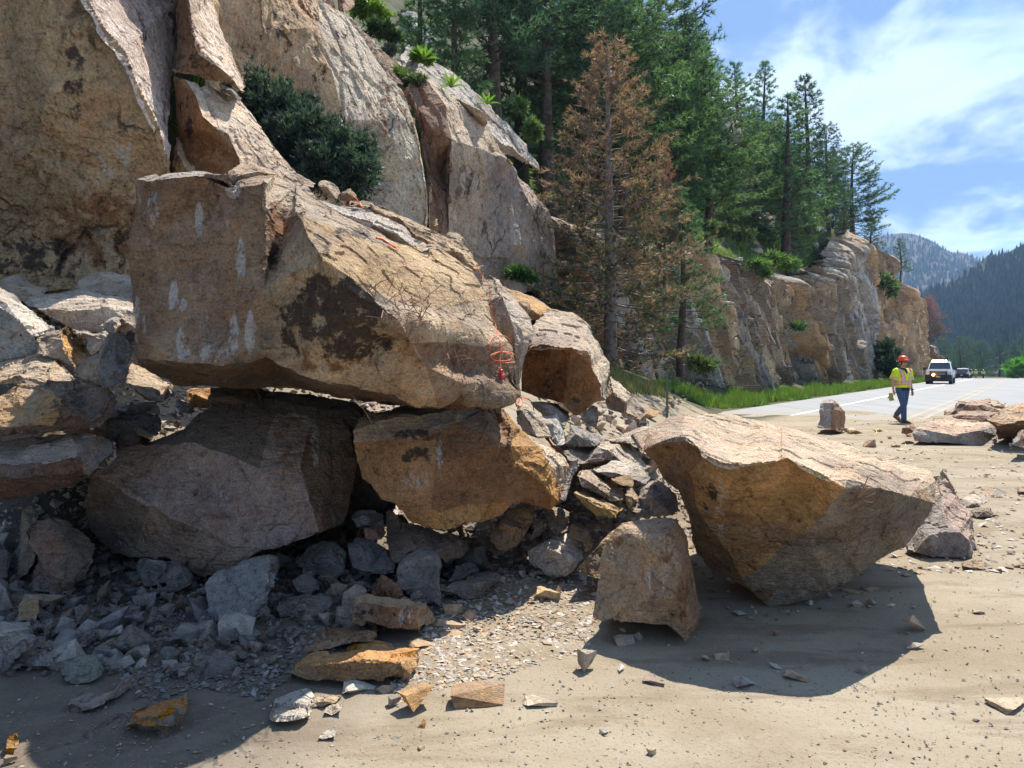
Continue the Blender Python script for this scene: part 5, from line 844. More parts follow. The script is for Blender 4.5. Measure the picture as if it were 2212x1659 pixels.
# separate stones on the open ground, each where the photograph has it
def single(q, x0, y0, x1, y1, col, label, k=0, rz=0.0, lean=0, flat=1.0, name='stone'):
    f = (lambda x, y: (QO[q][0] + x / 3, QO[q][1] + y / 3)) if q else (lambda x, y: (x, y))
    (x0, y0), (x1, y1) = f(x0, y0), f(x1, y1); cx = (x0 + x1) / 2
    h = hit(cx, y1 - (y1 - y0) * .18); 
    if h is None: return
    W = (x1 - x0) / F * h[1]; Hh = max((y1 - y0) / F * h[1] - .55 * W * (CAMH / h[1]) * .8, .28 * W) * flat
    o = bpy.data.objects.new(name, RP[k % len(RP)]); COL.objects.link(o)
    d = RP[k % len(RP)].vertices; mx = [max(abs(v.co[i]) for v in d) * (2 if i < 2 else 1) for i in range(3)]
    o.location = (h[0], h[1] + .25 * W, ground(h[0], h[1] + .25 * W) - .01 * W - .004); o.rotation_euler = (lean, 0, rz)
    o.scale = (W / mx[0] * 1.08, W * .75 / mx[1], Hh / mx[2] * 1.1); o.color = (*col, 1); tag(o, label, 'rock'); return o
single('12',1540,915,1672,1068,(.33,.29,.24),'small upright grey stone alone on the ground in front of the toothed slab',2,.3)
single('12',708,1155,1045,1295,(.30,.20,.12),'brown wedge-shaped stone alone on the dust at bottom centre',5,0)
single('12',1180,1210,1392,1282,(.46,.40,.32),'pale flat flake on the dust right of the brown wedge-shaped stone',3,.3,flat=.6)
single('12',380,1160,600,1340,(.40,.26,.14),'rusty ragged stone at the right front corner of the orange-topped slab',0,.8)
single('12',300,1200,385,1285,(.30,.28,.25),'small grey cube of stone between the rusty ragged stone and the slab',2,.2)
single('12',5,1110,250,1215,(.48,.45,.40),'whitish stone wedged under the orange-topped slab',1,.1)
single('12',210,1115,350,1200,(.28,.25,.22),'grey stone beside the whitish one under the orange-topped slab',7,.5)
single('12',1770,810,1905,885,(.38,.31,.25),'small tan tile of rock at the edge of the upright slab shadow',5,.2)
single('12',1960,1065,2112,1140,(.26,.21,.18),'dark flat flake lying in the great boulder shadow',3,-.3,flat=.7)
single('12',1680,1405,1772,1462,(.47,.45,.42),'light grey stone on the open dust at lower right of centre',1,.2)
single('12',1985,1540,2045,1602,(.50,.42,.30),'small cream stone near the bottom edge right of centre',4,.4)
single('12',490,1358,552,1418,(.42,.27,.14),'small orange-brown stone near the bottom edge below the slab',6,.9)
single('12',328,1455,388,1492,(.42,.39,.33),'small pale stone near the bottom edge, left of the orange-brown one',8,.4)
single('12',495,1515,545,1558,(.48,.40,.28),'little cream pebble at the bottom edge of the picture',9,.4)
single('12',600,680,800,775,(.50,.38,.27),'pale tan flagstone at the top of the sunlit apron',3,.2,flat=.5)
single('12',640,770,790,830,(.46,.34,.22),'small tan flagstone just below the pale tan flagstone',8,.2,flat=.6)
single('12',660,610,780,680,(.44,.32,.22),'tan stone at the edge of the shade beside the blocky tan stone',5,.2)
single('12',1255,505,1420,600,(.46,.35,.22),'golden flat stone in front of the bright white block',3,.1)
single('12',855,740,940,790,(.50,.41,.31),'little wedge of pale stone in the middle of the apron',1,.4)
single('12',1010,730,1080,770,(.40,.30,.22),'brown stone right of the little pale wedge on the apron',6,.4)
single('12',440,840,640,920,(.44,.33,.22),'tan stone tucked behind the right end of the orange-topped slab',1,.2)
single('12',785,650,890,720,(.38,.28,.2),'brown flake at the shade line on the apron',8,1)
single('12',1540,410,1615,455,(.50,.46,.38),'rounded cream stone between the white block and the toothed slab',2,1)
single('12',1150,385,1205,445,(.42,.38,.32),'grey stone at the foot of the white block on the left',4,1)
single('12',1220,395,1275,450,(.47,.38,.26),'cream stone at the foot of the white block',0,1)
single('22',355,1070,548,1168,(.30,.29,.285),'grey oblong stone lying in the great boulder shadow',1,.1)
single('22',672,1035,828,1105,(.42,.31,.23),'flat pinkish-tan stone in the great boulder shadow',3,-.2,flat=.8)
single('22',215,905,312,975,(.44,.32,.22),'tan flake in the middle of the great boulder shadow',8,-.2,flat=.6)
single('22',1425,678,1578,798,(.36,.28,.2),'pointed brown stone at the right side of the great boulder shadow',10,.3)
single('22',1125,1010,1212,1065,(.30,.26,.22),'small dark stone in the sun beyond the shadow at lower right',6,.3)
single('22',590,775,640,812,(.38,.22,.17),'little reddish stone in the great boulder shadow',2,.3)
single('22',1060,490,1190,545,(.38,.26,.15),'rusty flake on the ground under the overhang of the great boulder',3,.3,flat=.5)
single('22',1200,480,1290,530,(.28,.22,.16),'dark brown flake beside the rusty one under the overhang',8,.3,flat=.6)
single('22',2040,1215,2300,1310,(.42,.35,.26),'low rounded cobble cut by the right edge at lower right',2,.1,flat=.5)
single('22',1890,630,1955,670,(.48,.42,.33),'small pale flake on the sunny ground at right',3,.1,flat=.7)
single('22',1890,1340,1930,1362,(.22,.18,.14),'tiny dark stone at lower right',4,.1)
single('22',2150,340,2210,362,(.36,.28,.2),'thin brown flake near the right edge below the flat slabs',3,.1)
single('21',1090,1125,1210,1160,(.44,.36,.24),'tan flat chip on the road by the yellow cord',1,.1)
single('21',1258,1120,1328,1145,(.34,.28,.19),'brown flat chip on the road by the yellow cord',1,.1)
single('21',1040,1120,1080,1148,(.26,.2,.14),'small dark chip at the foot of the tall standing rock',4,.1)
single('21',1178,1195,1262,1250,(.30,.22,.16),'small brown barrel-shaped stone on the road behind the great boulder',12,-.5)
single('21',1330,1170,1360,1190,(.36,.25,.18),'little brown chip on the road in front of the small brown block',5,.1)
single('21',1360,1225,1410,1245,(.36,.24,.17),'flat brown chip on the road behind the tip of the great boulder',3,.1)
single('21',1280,1200,1300,1215,(.36,.25,.18),'speck of brown stone on the road, centre right',5,.1)
single('21',1450,1158,1490,1178,(.32,.2,.15),'little rusty chip at the corner of the big flat slab',5,.1)
single('21',2130,1383,2172,1400,(.40,.3,.22),'small brown chip on the sandy road at far right',5,.1)
single('21',2000,1297,2025,1308,(.30,.22,.16),'tiny brown chip on the sandy road at far right, farther off',5,.1)
single('21',1980,1250,2010,1268,(.38,.27,.2),'tiny tan chip just in front of the big flat slab',5,.1)
single('02',20,1590,90,1659,(.36,.27,.2),'brown stone cut by the bottom left corner',2,.1)

# fine gravel and chips: nobody could count them
def chips(name, X, Y, size, cols, flat, seed, nsub=0):
    r = np.random.default_rng(seed); n = len(X)
    B = np.array([[1,0,0],[0,1,0],[-1,0,0],[0,-1,0],[0,0,1],[0,0,-1]], float)
    Fc = np.array([[0,1,4],[1,2,4],[2,3,4],[3,0,4],[1,0,5],[2,1,5],[3,2,5],[0,3,5]])
    V = B[None] * (1 + r.uniform(-.45, .35, (n, 6, 3))) + r.uniform(-.25, .25, (n, 6, 3))
    V = V * np.stack([size * .5, size * .5 * r.uniform(.5, 1, n), size * .5 * flat * r.uniform(.5, 1, n)], -1)[:, None]
    a = r.uniform(0, 6.28, n); ca, sa = np.cos(a), np.sin(a)
    tl = r.normal(size=n) * .3; V[..., 2] += V[..., 0] * tl[:, None]
    V = np.stack([V[..., 0] * ca[:, None] - V[..., 1] * sa[:, None], V[..., 0] * sa[:, None] + V[..., 1] * ca[:, None], V[..., 2]], -1)
    V += np.stack([X, Y, ground(X, Y) + size * .12 * flat + .003], -1)[:, None]
    T = (Fc[None] + 6 * np.arange(n)[:, None, None]).reshape(-1, 3)
    C = np.array(cols)[r.integers(0, len(cols), n)] * r.uniform(.75, 1.3, (n, 1)); C = np.repeat(C, 6, 0)
    return tag(mesh_np(name, V.reshape(-1, 3), T, M_GRAV, base=C), kind='stuff')
M_GRAV = simple('gravel', (.3, .27, .23), .95)
_nt = M_GRAV.node_tree; _a = _nt.nodes.new('ShaderNodeAttribute'); _a.attribute_name = 'base'; _nt.links.new(_a.outputs['Color'], _nt.nodes['Principled BSDF'].inputs['Base Color'])
def px_area(poly, n, seed):
    r = np.random.default_rng(seed); P = np.array(poly, float); x = r.uniform(P[:, 0].min(), P[:, 0].max(), n * 4); y = r.uniform(P[:, 1].min(), P[:, 1].max(), n * 4)
    m = in_poly(x, y, poly); x, y = x[m][:n], y[m][:n]; Y = CAMH * F / (y - HOR); return (x - CX) / F * Y, Y
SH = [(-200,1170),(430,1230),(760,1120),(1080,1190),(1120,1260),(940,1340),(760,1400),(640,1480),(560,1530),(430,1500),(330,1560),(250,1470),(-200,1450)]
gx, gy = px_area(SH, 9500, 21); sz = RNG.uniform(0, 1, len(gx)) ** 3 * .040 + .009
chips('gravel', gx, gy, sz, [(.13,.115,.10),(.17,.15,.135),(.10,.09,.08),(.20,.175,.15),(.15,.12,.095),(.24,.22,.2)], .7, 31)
gx, gy = px_area([(930,1340),(1120,1220),(1300,1200),(1300,1330),(1270,1420),(1100,1470),(900,1520),(860,1560),(840,1480)], 4200, 22)
chips('stone_flakes', gx, gy, RNG.uniform(0, 1, len(gx)) ** 2.5 * .045 + .009, PAL_T, .4, 32)
gx, gy = px_area([(-100,1440),(300,1480),(640,1480),(1000,1400),(1300,1350),(2300,1220),(2300,1700),(-100,1700)], 5200, 23)
chips('grit', gx, gy, RNG.uniform(0, 1, len(gx)) ** 4 * .020 + .004, [tuple(x * .7 for x in c) for c in PAL_T] + [(.2,.16,.12)], .5, 33)
gx, gy = px_area([(1300,900),(2300,880),(2300,1250),(1900,1250),(1500,930)], 2600, 24)
chips('grit', gx, gy, (RNG.uniform(0, 1, len(gx)) ** 3 * .09 + .015), PAL_T + [(.26,.18,.12)], .35, 34)
r_ = np.random.default_rng(4); n_ = 6000
chips('gravel', r_.normal(.75, 1.1, n_), r_.normal(8.0, 1.3, n_), r_.uniform(0, 1, n_) ** 2 * .09 + .02, PAL_T, .7, 35)
chips('gravel', r_.uniform(-6, -1.6, n_), r_.uniform(5.6, 9.5, n_), r_.uniform(0, 1, n_) ** 2 * .09 + .02, PAL_T, .7, 36)
gx, gy = r_.uniform(-2.3, .8, 5000), r_.uniform(7.0, 11, 5000)
chips('gravel', gx, gy, r_.uniform(0, 1, 5000) ** 2 * .12 + .03, PAL_T, .6, 37)

# ------------------------------------------------------------------ vegetation
def tube_np(pts, rad, k=5):
    pts = np.array(pts, float); n = len(pts); d = np.gradient(pts, axis=0); d /= np.linalg.norm(d, axis=1)[:, None] + 1e-9
    up = np.where(np.abs(d[:, 2:3]) > .9, [[1., 0, 0]], [[0, 0, 1.]]); a = np.cross(d, up); a /= np.linalg.norm(a, axis=1)[:, None] + 1e-9; b = np.cross(d, a)
    an = np.arange(k) / k * 2 * np.pi; rad = np.broadcast_to(rad, n)
    V = pts[:, None] + rad[:, None, None] * (a[:, None] * np.cos(an)[None, :, None] + b[:, None] * np.sin(an)[None, :, None])
    i = np.arange(n - 1)[:, None] * k + np.arange(k)[None]; j = np.arange(n - 1)[:, None] * k + (np.arange(k)[None] + 1) % k
    T = np.concatenate([np.stack([i, j, j + k], -1).reshape(-1, 3), np.stack([i, j + k, i + k], -1).reshape(-1, 3)])
    return V.reshape(-1, 3), T
def cat_np(parts):
    V = []; T = []; o = 0
    for v, t in parts: V.append(v); T.append(t + o); o += len(v)
    return np.concatenate(V), np.concatenate(T)
def tufts(C, D, K, ln, wd, r, spread=.75):
    n = len(C); dv = D[:, None] + r.normal(size=(n, K, 3)) * spread; dv /= np.linalg.norm(dv, axis=2)[..., None]
    s = np.cross(dv, r.normal(size=(n, K, 3))); s /= np.linalg.norm(s, axis=2)[..., None] + 1e-9
    l = ln * r.uniform(.7, 1.2, (n, K, 1)); c = C[:, None] + dv * 0
    V = np.stack([c - s * wd * .5, c + s * wd * .5, c + dv * l], 2).reshape(-1, 3)
    return V, np.arange(len(V)).reshape(-1, 3)
def pine(seed, H=10, R=2.2, cb=.2, nb=70, K=9, ln=.28, wd=.045, prof=lambda t: (1 - t) ** .7, subs=6, col=(.075, .135, .075), droop=.0, browns=None, bare=0.0, step=.17, upc=.25, bend=.15):
    r = np.random.default_rng(seed); parts = []
    tz = np.linspace(0, 1, 14); bx = bend * np.sin(tz * 3 + seed) * tz; by = bend * np.cos(tz * 2.3 + seed) * tz
    tp = np.stack([bx, by, tz * H], 1); parts.append(tube_np(np.concatenate([tp[:1] - [[0, 0, 1.5]], tp]), np.concatenate([[.021 * H], .019 * H * (1 - tz) ** .8 + .012]), 7))
    TC = []; TD = []; TT = []
    for i in range(nb):
        t = (i + r.uniform(0, 1)) / nb; z = H * (cb + (1 - cb) * t * .985); L = R * prof(t) * r.uniform(.65, 1.15) + .15
        az = i * 2.399 + r.normal() * .3; e = np.array([math.cos(az), math.sin(az), 0])
        p0 = np.array([np.interp(z / H, tz, bx), np.interp(z / H, tz, by), z]); s = np.linspace(0, 1, 6)
        pit = -.25 - droop + .9 * t
        pt = p0 + e * (s * L)[:, None] + np.array([0, 0, 1]) * (s * L * pit + upc * L * s ** 2.5)[:, None] + r.normal(size=(6, 3)) * .03 * L * s[:, None]
        parts.append(tube_np(pt, .035 * (L / R) * (1 - s * .85) + .006, 3))
        ns = max(2, int(subs * L / R + 1))
        for j in range(ns):
            u = .3 + .7 * (j + r.uniform(0, 1)) / ns; k = min(4, int(u * 5)); f = u * 5 - k; q = pt[k] * (1 - f) + pt[min(k + 1, 5)] * f
            sl = L * .38 * (1.15 - u * .6) * r.uniform(.6, 1.2); sa = az + (1 if j % 2 else -1) * r.uniform(.4, 1.1); dd = np.array([math.cos(sa), math.sin(sa), r.uniform(-.1, .55)])
            q2 = q + dd * sl; parts.append(tube_np([q, (q + q2) / 2 + [0, 0, -.02], q2], [.012, .009, .005], 3))
            if r.uniform() < bare * (1 - t): continue
            m = max(2, int(sl / step)); w = (np.arange(m) + .6) / m
            TC.append(q + (q2 - q) * w[:, None] + r.normal(size=(m, 3)) * .05); TD.append(np.tile(dd * .7 + [0, 0, .35], (m, 1))); TT.append(np.full(m, t))
        m = max(2, int(L * .5 / step)); w = np.linspace(.5, 1.02, m)
        if r.uniform() > bare * (1 - t) * .8:
            TC.append(np.stack([np.interp(w, s, pt[:, a]) for a in range(3)], 1)); TD.append(np.tile(e * .7 + [0, 0, .35], (m, 1))); TT.append(np.full(m, t))
    TC = np.concatenate(TC); TD = np.concatenate(TD); TT = np.concatenate(TT)
    V, T = tufts(TC, TD, K, ln, wd, r)
    c = np.array(col) * r.uniform(.55, 1.5, (len(TC), 1)) * np.array([1, 1, 1]) + r.uniform(0, .012, (len(TC), 1)) * np.array([1, .7, 0])
    if browns is not None:
        pb = browns(TT, TC); bm_ = r.uniform(0, 1, len(TC)) < pb
        c = np.where(bm_[:, None], np.array([(.27, .165, .125)]) * r.uniform(.6, 1.35, (len(TC), 1)), c)
    C = np.repeat(c, K * 3, 0); tv, tt = cat_np(parts)
    return (tv, tt), (V, T, C)
def tree_proto(name, seed, bark=None, **k):
    (tv, tt), (V, T, C) = pine(seed, **k)
    return mesh_np('trunk', tv, tt, bark or M_BARK, link=False, smooth=True), mesh_np('crown', V, T, M_LEAF, base=C, link=False), k.get('H', 10)
def put_tree(proto, name, px, ytop, Y, label, cat='pine tree', group=None, ws=1.0, col=(1, 1, 1), rz=None, lean=(0, 0), zb=None, ybase=None, dmin=4.2, yb=None):
    sl_ = (px - CX) / F
    if yb is not None:
        h_ = hit(px, yb); Y = h_[1]; ybase = yb
    if ybase is None: Y = max(Y, (dmin + 12.33) / (.576 - .817 * sl_))
    X = sl_ * Y; zg = float(ground(X, Y)) - .1 if zb is None else zb
    if ybase is not None: zg = CAMH + (HOR - ybase) / F * Y
    H = CAMH + (HOR - ytop) / F * Y - zg
    if H < .4: H = .4
    e = empty(name, (X, Y, zg), rz if rz is not None else random.uniform(0, 6.28)); s = H / proto[2]; e.scale = (s * ws, s * ws, s)
    e.rotation_euler.x = lean[0]; e.rotation_euler.y = lean[1]; tag(e, label, cat, group)
    for nm, me in (('trunk', proto[0]), ('crown', proto[1])):
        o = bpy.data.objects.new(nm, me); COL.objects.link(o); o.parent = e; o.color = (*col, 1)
    return e
PA_ = tree_proto('pine', 1, H=12, R=2.7, cb=.16, nb=95, subs=9, K=9, prof=lambda t: (1 - t) ** .8 * (.75 + .25 * math.sin(t * 9)))
PB_ = tree_proto('pine', 2, H=12, R=3.0, cb=.3, nb=80, subs=10, K=9, prof=lambda t: (1 - t ** 2) ** .8 * .9 + .05, upc=.35, bend=.4)
PC_ = tree_proto('pine', 3, H=10, R=2.4, cb=.12, nb=75, subs=8, K=9, ln=.25, prof=lambda t: (1 - t) ** .65 * (.6 + .4 * abs(math.sin(t * 7))), bend=.5, bare=.15, col=(.07, .13, .085))
PD_ = tree_proto('fir', 4, H=8, R=1.9, cb=.03, nb=130, subs=7, K=8, ln=.15, wd=.04, step=.13, prof=lambda t: (1 - t) ** .85, col=(.095, .135, .055), upc=.1)
PE_ = tree_proto('pine', 5, H=14, R=2.6, cb=.4, nb=85, subs=9, K=9, prof=lambda t: (1 - t) ** .5 * .9, bend=.3, upc=.3, col=(.065, .12, .075))
SK = [(1180,-200),(1300,-60),(1400,-60),(1480,40),(1525,110),(1560,190),(1600,220),(1640,220),(1700,260),(1760,300),(1800,340),(1850,380),(1880,420),(1910,500),(1950,600)]
GRN = (1, 1, 1)
tl = [ # proto, px, ytop, Y, width, colour, label
 (PE_,1073,-320,29,1.1,(.85,.95,1.0),'tall dark pine with a bare straight trunk, left of two trunks above the cliff'),
 (PE_,1185,-260,33,1.2,(.8,.9,1.0),'tall dark pine with a bare straight trunk, right of two trunks above the cliff'),
 (PA_,985,-130,27,1.1,(1.5,1.5,1.25),'light green feathery pine at the top behind the grey boulder'),
 (PA_,905,-160,30,1.0,(1.3,1.4,1.2),'light green pine at the top left of the wooded slope'),
 (PD_,1045,82,25.5,1.0,(1.0,1.2,1.0),'small pointed dark fir standing at the edge of the upper cliff'),
 (PB_,1262,-130,36,1.1,(1,1,1),'big shaggy pine behind the browning pine, left side'),
 (PB_,1345,-30,38,1.1,(1.15,1.2,1.0),'shaggy bright pine directly behind the brown treetop'),
 (PB_,1412,-120,44,.9,(.75,.8,.85),'open-crowned pine against the sky at the top of the ridge'),
 (PA_,1482,38,46,1.15,(1.0,1.05,.9),'tall full pine on the skyline right of the browning pine'),
 (PB_,1455,180,34,1.0,(1.1,1.2,.9),'pine with a leaning crooked trunk behind the browning pine'),
 (PB_,1528,150,42,1.0,(1.15,1.15,.9),'round-crowned pine leaning on the skyline above the rock outcrop'),
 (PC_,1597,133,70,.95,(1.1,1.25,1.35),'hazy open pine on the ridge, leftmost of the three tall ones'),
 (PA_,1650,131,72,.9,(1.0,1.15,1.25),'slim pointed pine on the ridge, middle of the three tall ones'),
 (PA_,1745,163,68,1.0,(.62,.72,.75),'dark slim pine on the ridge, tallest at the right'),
 (PA_,1697,208,60,1.25,(.95,1.05,.9),'broad green pine in the middle of the ridge stand'),
 (PE_,1790,268,58,.95,(.65,.75,.75),'dark pine with a visible double trunk near the end of the ridge'),
 (PB_,1845,313,60,1.05,(.8,.9,.75),'pine with spreading lower boughs at the end of the ridge'),
 (PD_,1722,388,45,1.1,(1.0,.95,1.0),'pointed yellow-green juniper above the right cliff'),
 (PD_,1822,455,52,1.3,(.75,.8,.8),'wide dark juniper above the blocky cliff'),
 (PD_,1655,345,50,1.1,(1.05,1.05,.9),'olive juniper half hidden behind the clear-trunked pine'),
 
 (PC_,1168,188,27,1.3,(1.0,1.15,.8),'thin young pine on the green slope left of the browning pine'),
 
 
 (PD_,1225,395,27,1.1,(.8,.95,.8),'dark low conifer behind the left side of the browning pine'),
 (PD_,1880,470,63,1.0,(.7,.8,.7),'dark juniper clinging to the end of the ridge'),
 (PB_,1630,270,62,1.0,(1,1.05,.85),'full pine filling the gap below the slim pointed pine'),
]
YB = {1722: 508, 1822: 560, 1655: 465, 1045: 176, 1168: 288}
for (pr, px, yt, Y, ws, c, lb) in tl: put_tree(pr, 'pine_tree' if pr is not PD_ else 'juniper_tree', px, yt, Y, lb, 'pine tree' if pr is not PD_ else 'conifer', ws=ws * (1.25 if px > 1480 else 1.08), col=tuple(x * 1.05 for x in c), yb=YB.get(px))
put_tree(PC_, 'pine_tree', 1945, 515, 85, 'small lone pine on top of the cliff end against the far mountain', 'pine tree', ws=1.3, ybase=600)
put_tree(PC_, 'pine_tree', 1575, 300, 47, 'pine with a clear trunk standing on the green slope above the right cliff', 'pine tree', ws=1.15, yb=500)
# denser stand further up the slope
r_ = np.random.default_rng(77); k = 0
for _ in range(1500):
    if k >= 100: break
    s, d = r_.uniform(2, 82), r_.uniform(6.5, 46); X = s * U[0] + d * NN[0]; Y = 21.4 + s * U[1] + d * NN[1]
    px = CX + F * X / Y; zg = float(ground(X, Y)); Ht = r_.uniform(6, 11.5); yt = HOR - (zg + Ht - CAMH) / Y * F; yb = HOR - (zg - CAMH) / Y * F
    lim = np.interp(px, [p[0] for p in SK], [p[1] for p in SK])
    if px < 1000 or px > 1905 or yt < lim - 8 or yt > 560 or (px < 1240 and 60 < yb < 420): continue
    pr = (PA_, PB_, PC_, PD_, PA_)[r_.integers(5)]; c = r_.uniform(.65, 1.1); k += 1
    put_tree(pr, 'pine_tree', px, yt, Y, ('tall ' if Ht > 9 else 'short ') + {id(PA_): 'full', id(PB_): 'shaggy', id(PC_): 'open-branched', id(PD_): 'pointed'}[id(pr)] + ' conifer ' + ('just under the skyline' if yt < lim + 70 else ('half-way down the wooded slope' if yt < lim + 200 else 'low on the wooded slope')) + (', left of' if px < 1290 else (', above' if px < 1440 else (', right of' if px < 1640 else ', far right of'))) + ' the browning pine', 'conifer', 'conifers on the wooded slope', ws=r_.uniform(1.05, 1.4), col=(c * .95, c * 1.05, c))
put_tree(PC_, 'pine_tree', 1470, 400, 27.5, 'green young pine right beside the browning pine, before the right cliff', 'pine tree', ws=1.25, ybase=760, col=(.9,1.05,.85))
# the browning pine
PX_ = tree_proto('browning_pine', 9, M_DEADBARK, H=11.6, R=2.9, cb=.08, nb=165, subs=9, K=10, ln=.21, wd=.03, step=.12, bare=.36, droop=.2, upc=.35, prof=lambda t: (min(1, (1 - t) * 1.35) ** .8 * (.8 + .2 * math.sin(t * 11) * math.sin(t * 37)) + .05) * (1.0 if t > .2 else .8 + t), bend=.12, col=(.07, .085, .05),
      browns=lambda t, c: np.clip(.45 + 1.3 * (t - .35), .38, .98) * np.where((c[:, 0] < -.3) & (t < .5), .75, 1))
hb = hit(1312, 850); put_tree(PX_, 'pine_tree', 1318, 86, 23.0, 'large pine turning brown, its top rust-orange, standing below the cliff behind the boulders', 'pine tree', ybase=850, rz=.4, ws=1.08)
put_tree(PX_, 'pine_tree', 1435, 300, 27.5, 'rust-coloured branch tips of a dying pine just right of the browning pine', 'pine tree', ws=.55, col=(1.2, .85, .85), ybase=640)
e_ = put_tree(PX_, 'pine_tree', 2006, 640, 103, 'reddish-brown dead pine leaning over the far end of the cliff', 'pine tree', ws=1.5, col=(1.3, .8, .8), ybase=745)

def bush(name, label, lobes, n, ln, wd, col, seed, K=7, cat='bush', group=None, var=.5, stems=True, tips=None):
    """lobes: (px, py, Y, rx_px, ry_px); foliage sprays on and inside the lobes' surface"""
    r = np.random.default_rng(seed); W = np.array([l[3] * l[4] for l in lobes], float); W /= W.sum(); C = []; D = []; parts = []
    for l, w_ in zip(lobes, W):
        c = w3(l[0], l[1], l[2]); rx = l[3] / F * l[2]; rz = l[4] / F * l[2]; m = int(n * w_)
        v = r.normal(size=(m, 3)); v /= np.linalg.norm(v, axis=1)[:, None]; rad = r.uniform(.15, 1.1, (m, 1)) ** .6 * (1 + .55 * fbm(v * 2.6 + seed * 3.3, 2, seed + 2)[:, None] * 1.6)
        C.append(c + v * rad * [rx, rx * .9, rz] * (1 + .25 * vnoise(v * 3 + seed, seed)[:, None])); D.append(v * .8 + [0, 0, .3])
        for _ in range(5):
            v = r.normal(size=3); v /= np.linalg.norm(v); v[2] = abs(v[2]); b0 = c - np.array([0, 0, rz * .9]); parts.append(tube_np([b0, b0 * .4 + c * .6 + r.normal(size=3) * rx * .1, c + v * [rx * .8, rx * .8, rz * .8]], [.02 * rz + .008, .012 * rz + .005, .004], 4))
    C = np.concatenate(C); D = np.concatenate(D); V, T = tufts(C, D, K, ln, wd, r, .7)
    cc = np.array(col) * r.uniform(1 - var, 1 + var, (len(C), 1)); base = np.repeat(cc, K * 3, 0)
    loc = C.mean(0); loc[2] = C[:, 2].min(); e = empty(name, loc); tag(e, label, cat, group)
    mesh_np('foliage', V - loc, T, M_LEAF, parent=e, base=base)
    if stems: tv, tt = cat_np(parts); mesh_np('stems', tv - loc, tt, M_DEADBARK, parent=e)
    return e
bush('juniper_bush', 'big dark blue-green juniper growing against the cliff behind the balanced block',
     [(570,215,11.4,50,55),(620,250,11.2,62,60),(560,270,11.0,40,60),(670,300,11.0,75,60),(735,330,10.9,65,58),(755,375,10.7,58,52),(690,365,10.6,60,50),(620,310,10.8,60,50),(780,350,11.0,32,50)], 9500, .11, .022, (.045, .075, .060), 3, K=7, var=.6)
bush('juniper_bush', 'dark green rounded conifer bush at the foot of the tan pillars behind the worker', [(1915,778,66,24,26),(1912,760,66.5,17,22),(1925,790,65,18,18)], 1500, .45, .12, (.035, .06, .035), 4)
bush('leafy_bush', 'bright green leafy bush by the road at the right edge of the picture', [(2203,795,135,18,16),(2190,803,134,10,10),(2225,790,136,20,20)], 900, .9, .35, (.10, .26, .04), 5, K=5)
bush('shrub', 'low yellow-green shrub on the ledge above the tall crack', [(855,165,19.6,16,11),(872,172,19.5,16,9)], 520, .16, .05, (.11, .17, .045), 6, K=5)
bush('shrub', 'low grey-green shrub at the lip of the ledge above the tall crack', [(897,176,19.3,20,9)], 420, .14, .05, (.13, .17, .09), 7, K=5)
bush('shrub', 'green shrub below the grey boulder at the top of the cliff', [(905,120,20.5,18,10),(925,128,20.5,10,8)], 420, .16, .05, (.10, .19, .04), 8, K=5)
bush('shrub', 'grey sage shrub on the dark soil at the top of the cliff', [(846,108,20.8,12,8)], 260, .12, .05, (.16, .19, .15), 9, K=5)
bush('shrub', 'pale green shrub on the slope above the right cliff, beside the clear-trunked pine', [(1560,497,40,26,9),(1600,508,41,26,8),(1530,488,39,16,7)], 500, .3, .09, (.10, .14, .06), 10, K=5)
bush('shrub', 'green shrub hanging over the edge of the right cliff', [(1665,560,40,34,9),(1635,572,38,20,9),(1700,572,41,26,8),(1650,590,38,12,8)], 500, .35, .1, (.10, .17, .05), 11, K=5)
bush('shrub', 'small shrub clinging to a ledge halfway up the right cliff', [(1723,705,44.5,12,5)], 60, .35, .12, (.08, .15, .05), 12, K=5)
bush('shrub', 'grey-green shrub at the cliff foot left of the grass', [(1520,790,25,22,13),(1500,780,25,12,12)], 260, .25, .06, (.11, .15, .06), 13, K=5)
bush('shrub', 'shrub on the crest of the tan pillars', [(1910,610,74,18,16),(1925,625,75,12,16)], 170, .6, .2, (.10, .15, .06), 14, K=5)
bush('shrub', 'shrub on the sloping edge of the cliff left of the thin young pine', [(1125,230,25.5,12,14),(1150,280,26,16,22)], 520, .2, .06, (.11, .18, .06), 15, K=5)
bush('shrub', 'low green growth at the foot of the slabs left of the browning pine', [(1118,590,21.0,22,10),(1140,600,21.0,16,9)], 420, .2, .05, (.06, .12, .04), 16, K=5)
# broad-leaved rosette plants on the cliff top
def rosette(px, py, Y, s, label, seed):
    r = np.random.default_rng(seed); loc = w3(px, py, Y); e = empty('leafy_plant', loc); tag(e, label, 'plant')
    for k in range(13):
        a = k * 2.4; up = .25 + .06 * k; L = s * (1.1 - .05 * k); d = np.array([math.cos(a), math.sin(a), 0]); n = np.array([-d[1], d[0], 0]); V = []
        for i in range(5):
            u = i / 4; c = d * L * u + np.array([0, 0, L * (up * u * 2.2 - .5 * u * u)]); w_ = .16 * L * math.sin(math.pi * (u * .9 + .08)); V += [c - n * w_ + [0, 0, .02 * s], c, c + n * w_ + [0, 0, .02 * s]]
        V = np.array(V); T = []
        for i in range(4):
            for j in (0, 1): q = i * 3 + j; T += [[q, q + 1, q + 4], [q, q + 4, q + 3]]
        mesh_np('leaf', V, np.array(T), M_LEAF, parent=e, base=np.array([[.13, .24, .035]]) * r.uniform(.8, 1.2) * np.ones((len(V), 1)), smooth=True)
rosette(974, 190, 20.0, .42, 'bright green broad-leaved plant on the cliff edge, middle one of the three', 1)
rosette(1052, 226, 21.5, .36, 'bright green broad-leaved plant on the cliff edge, lowest of the three', 2)
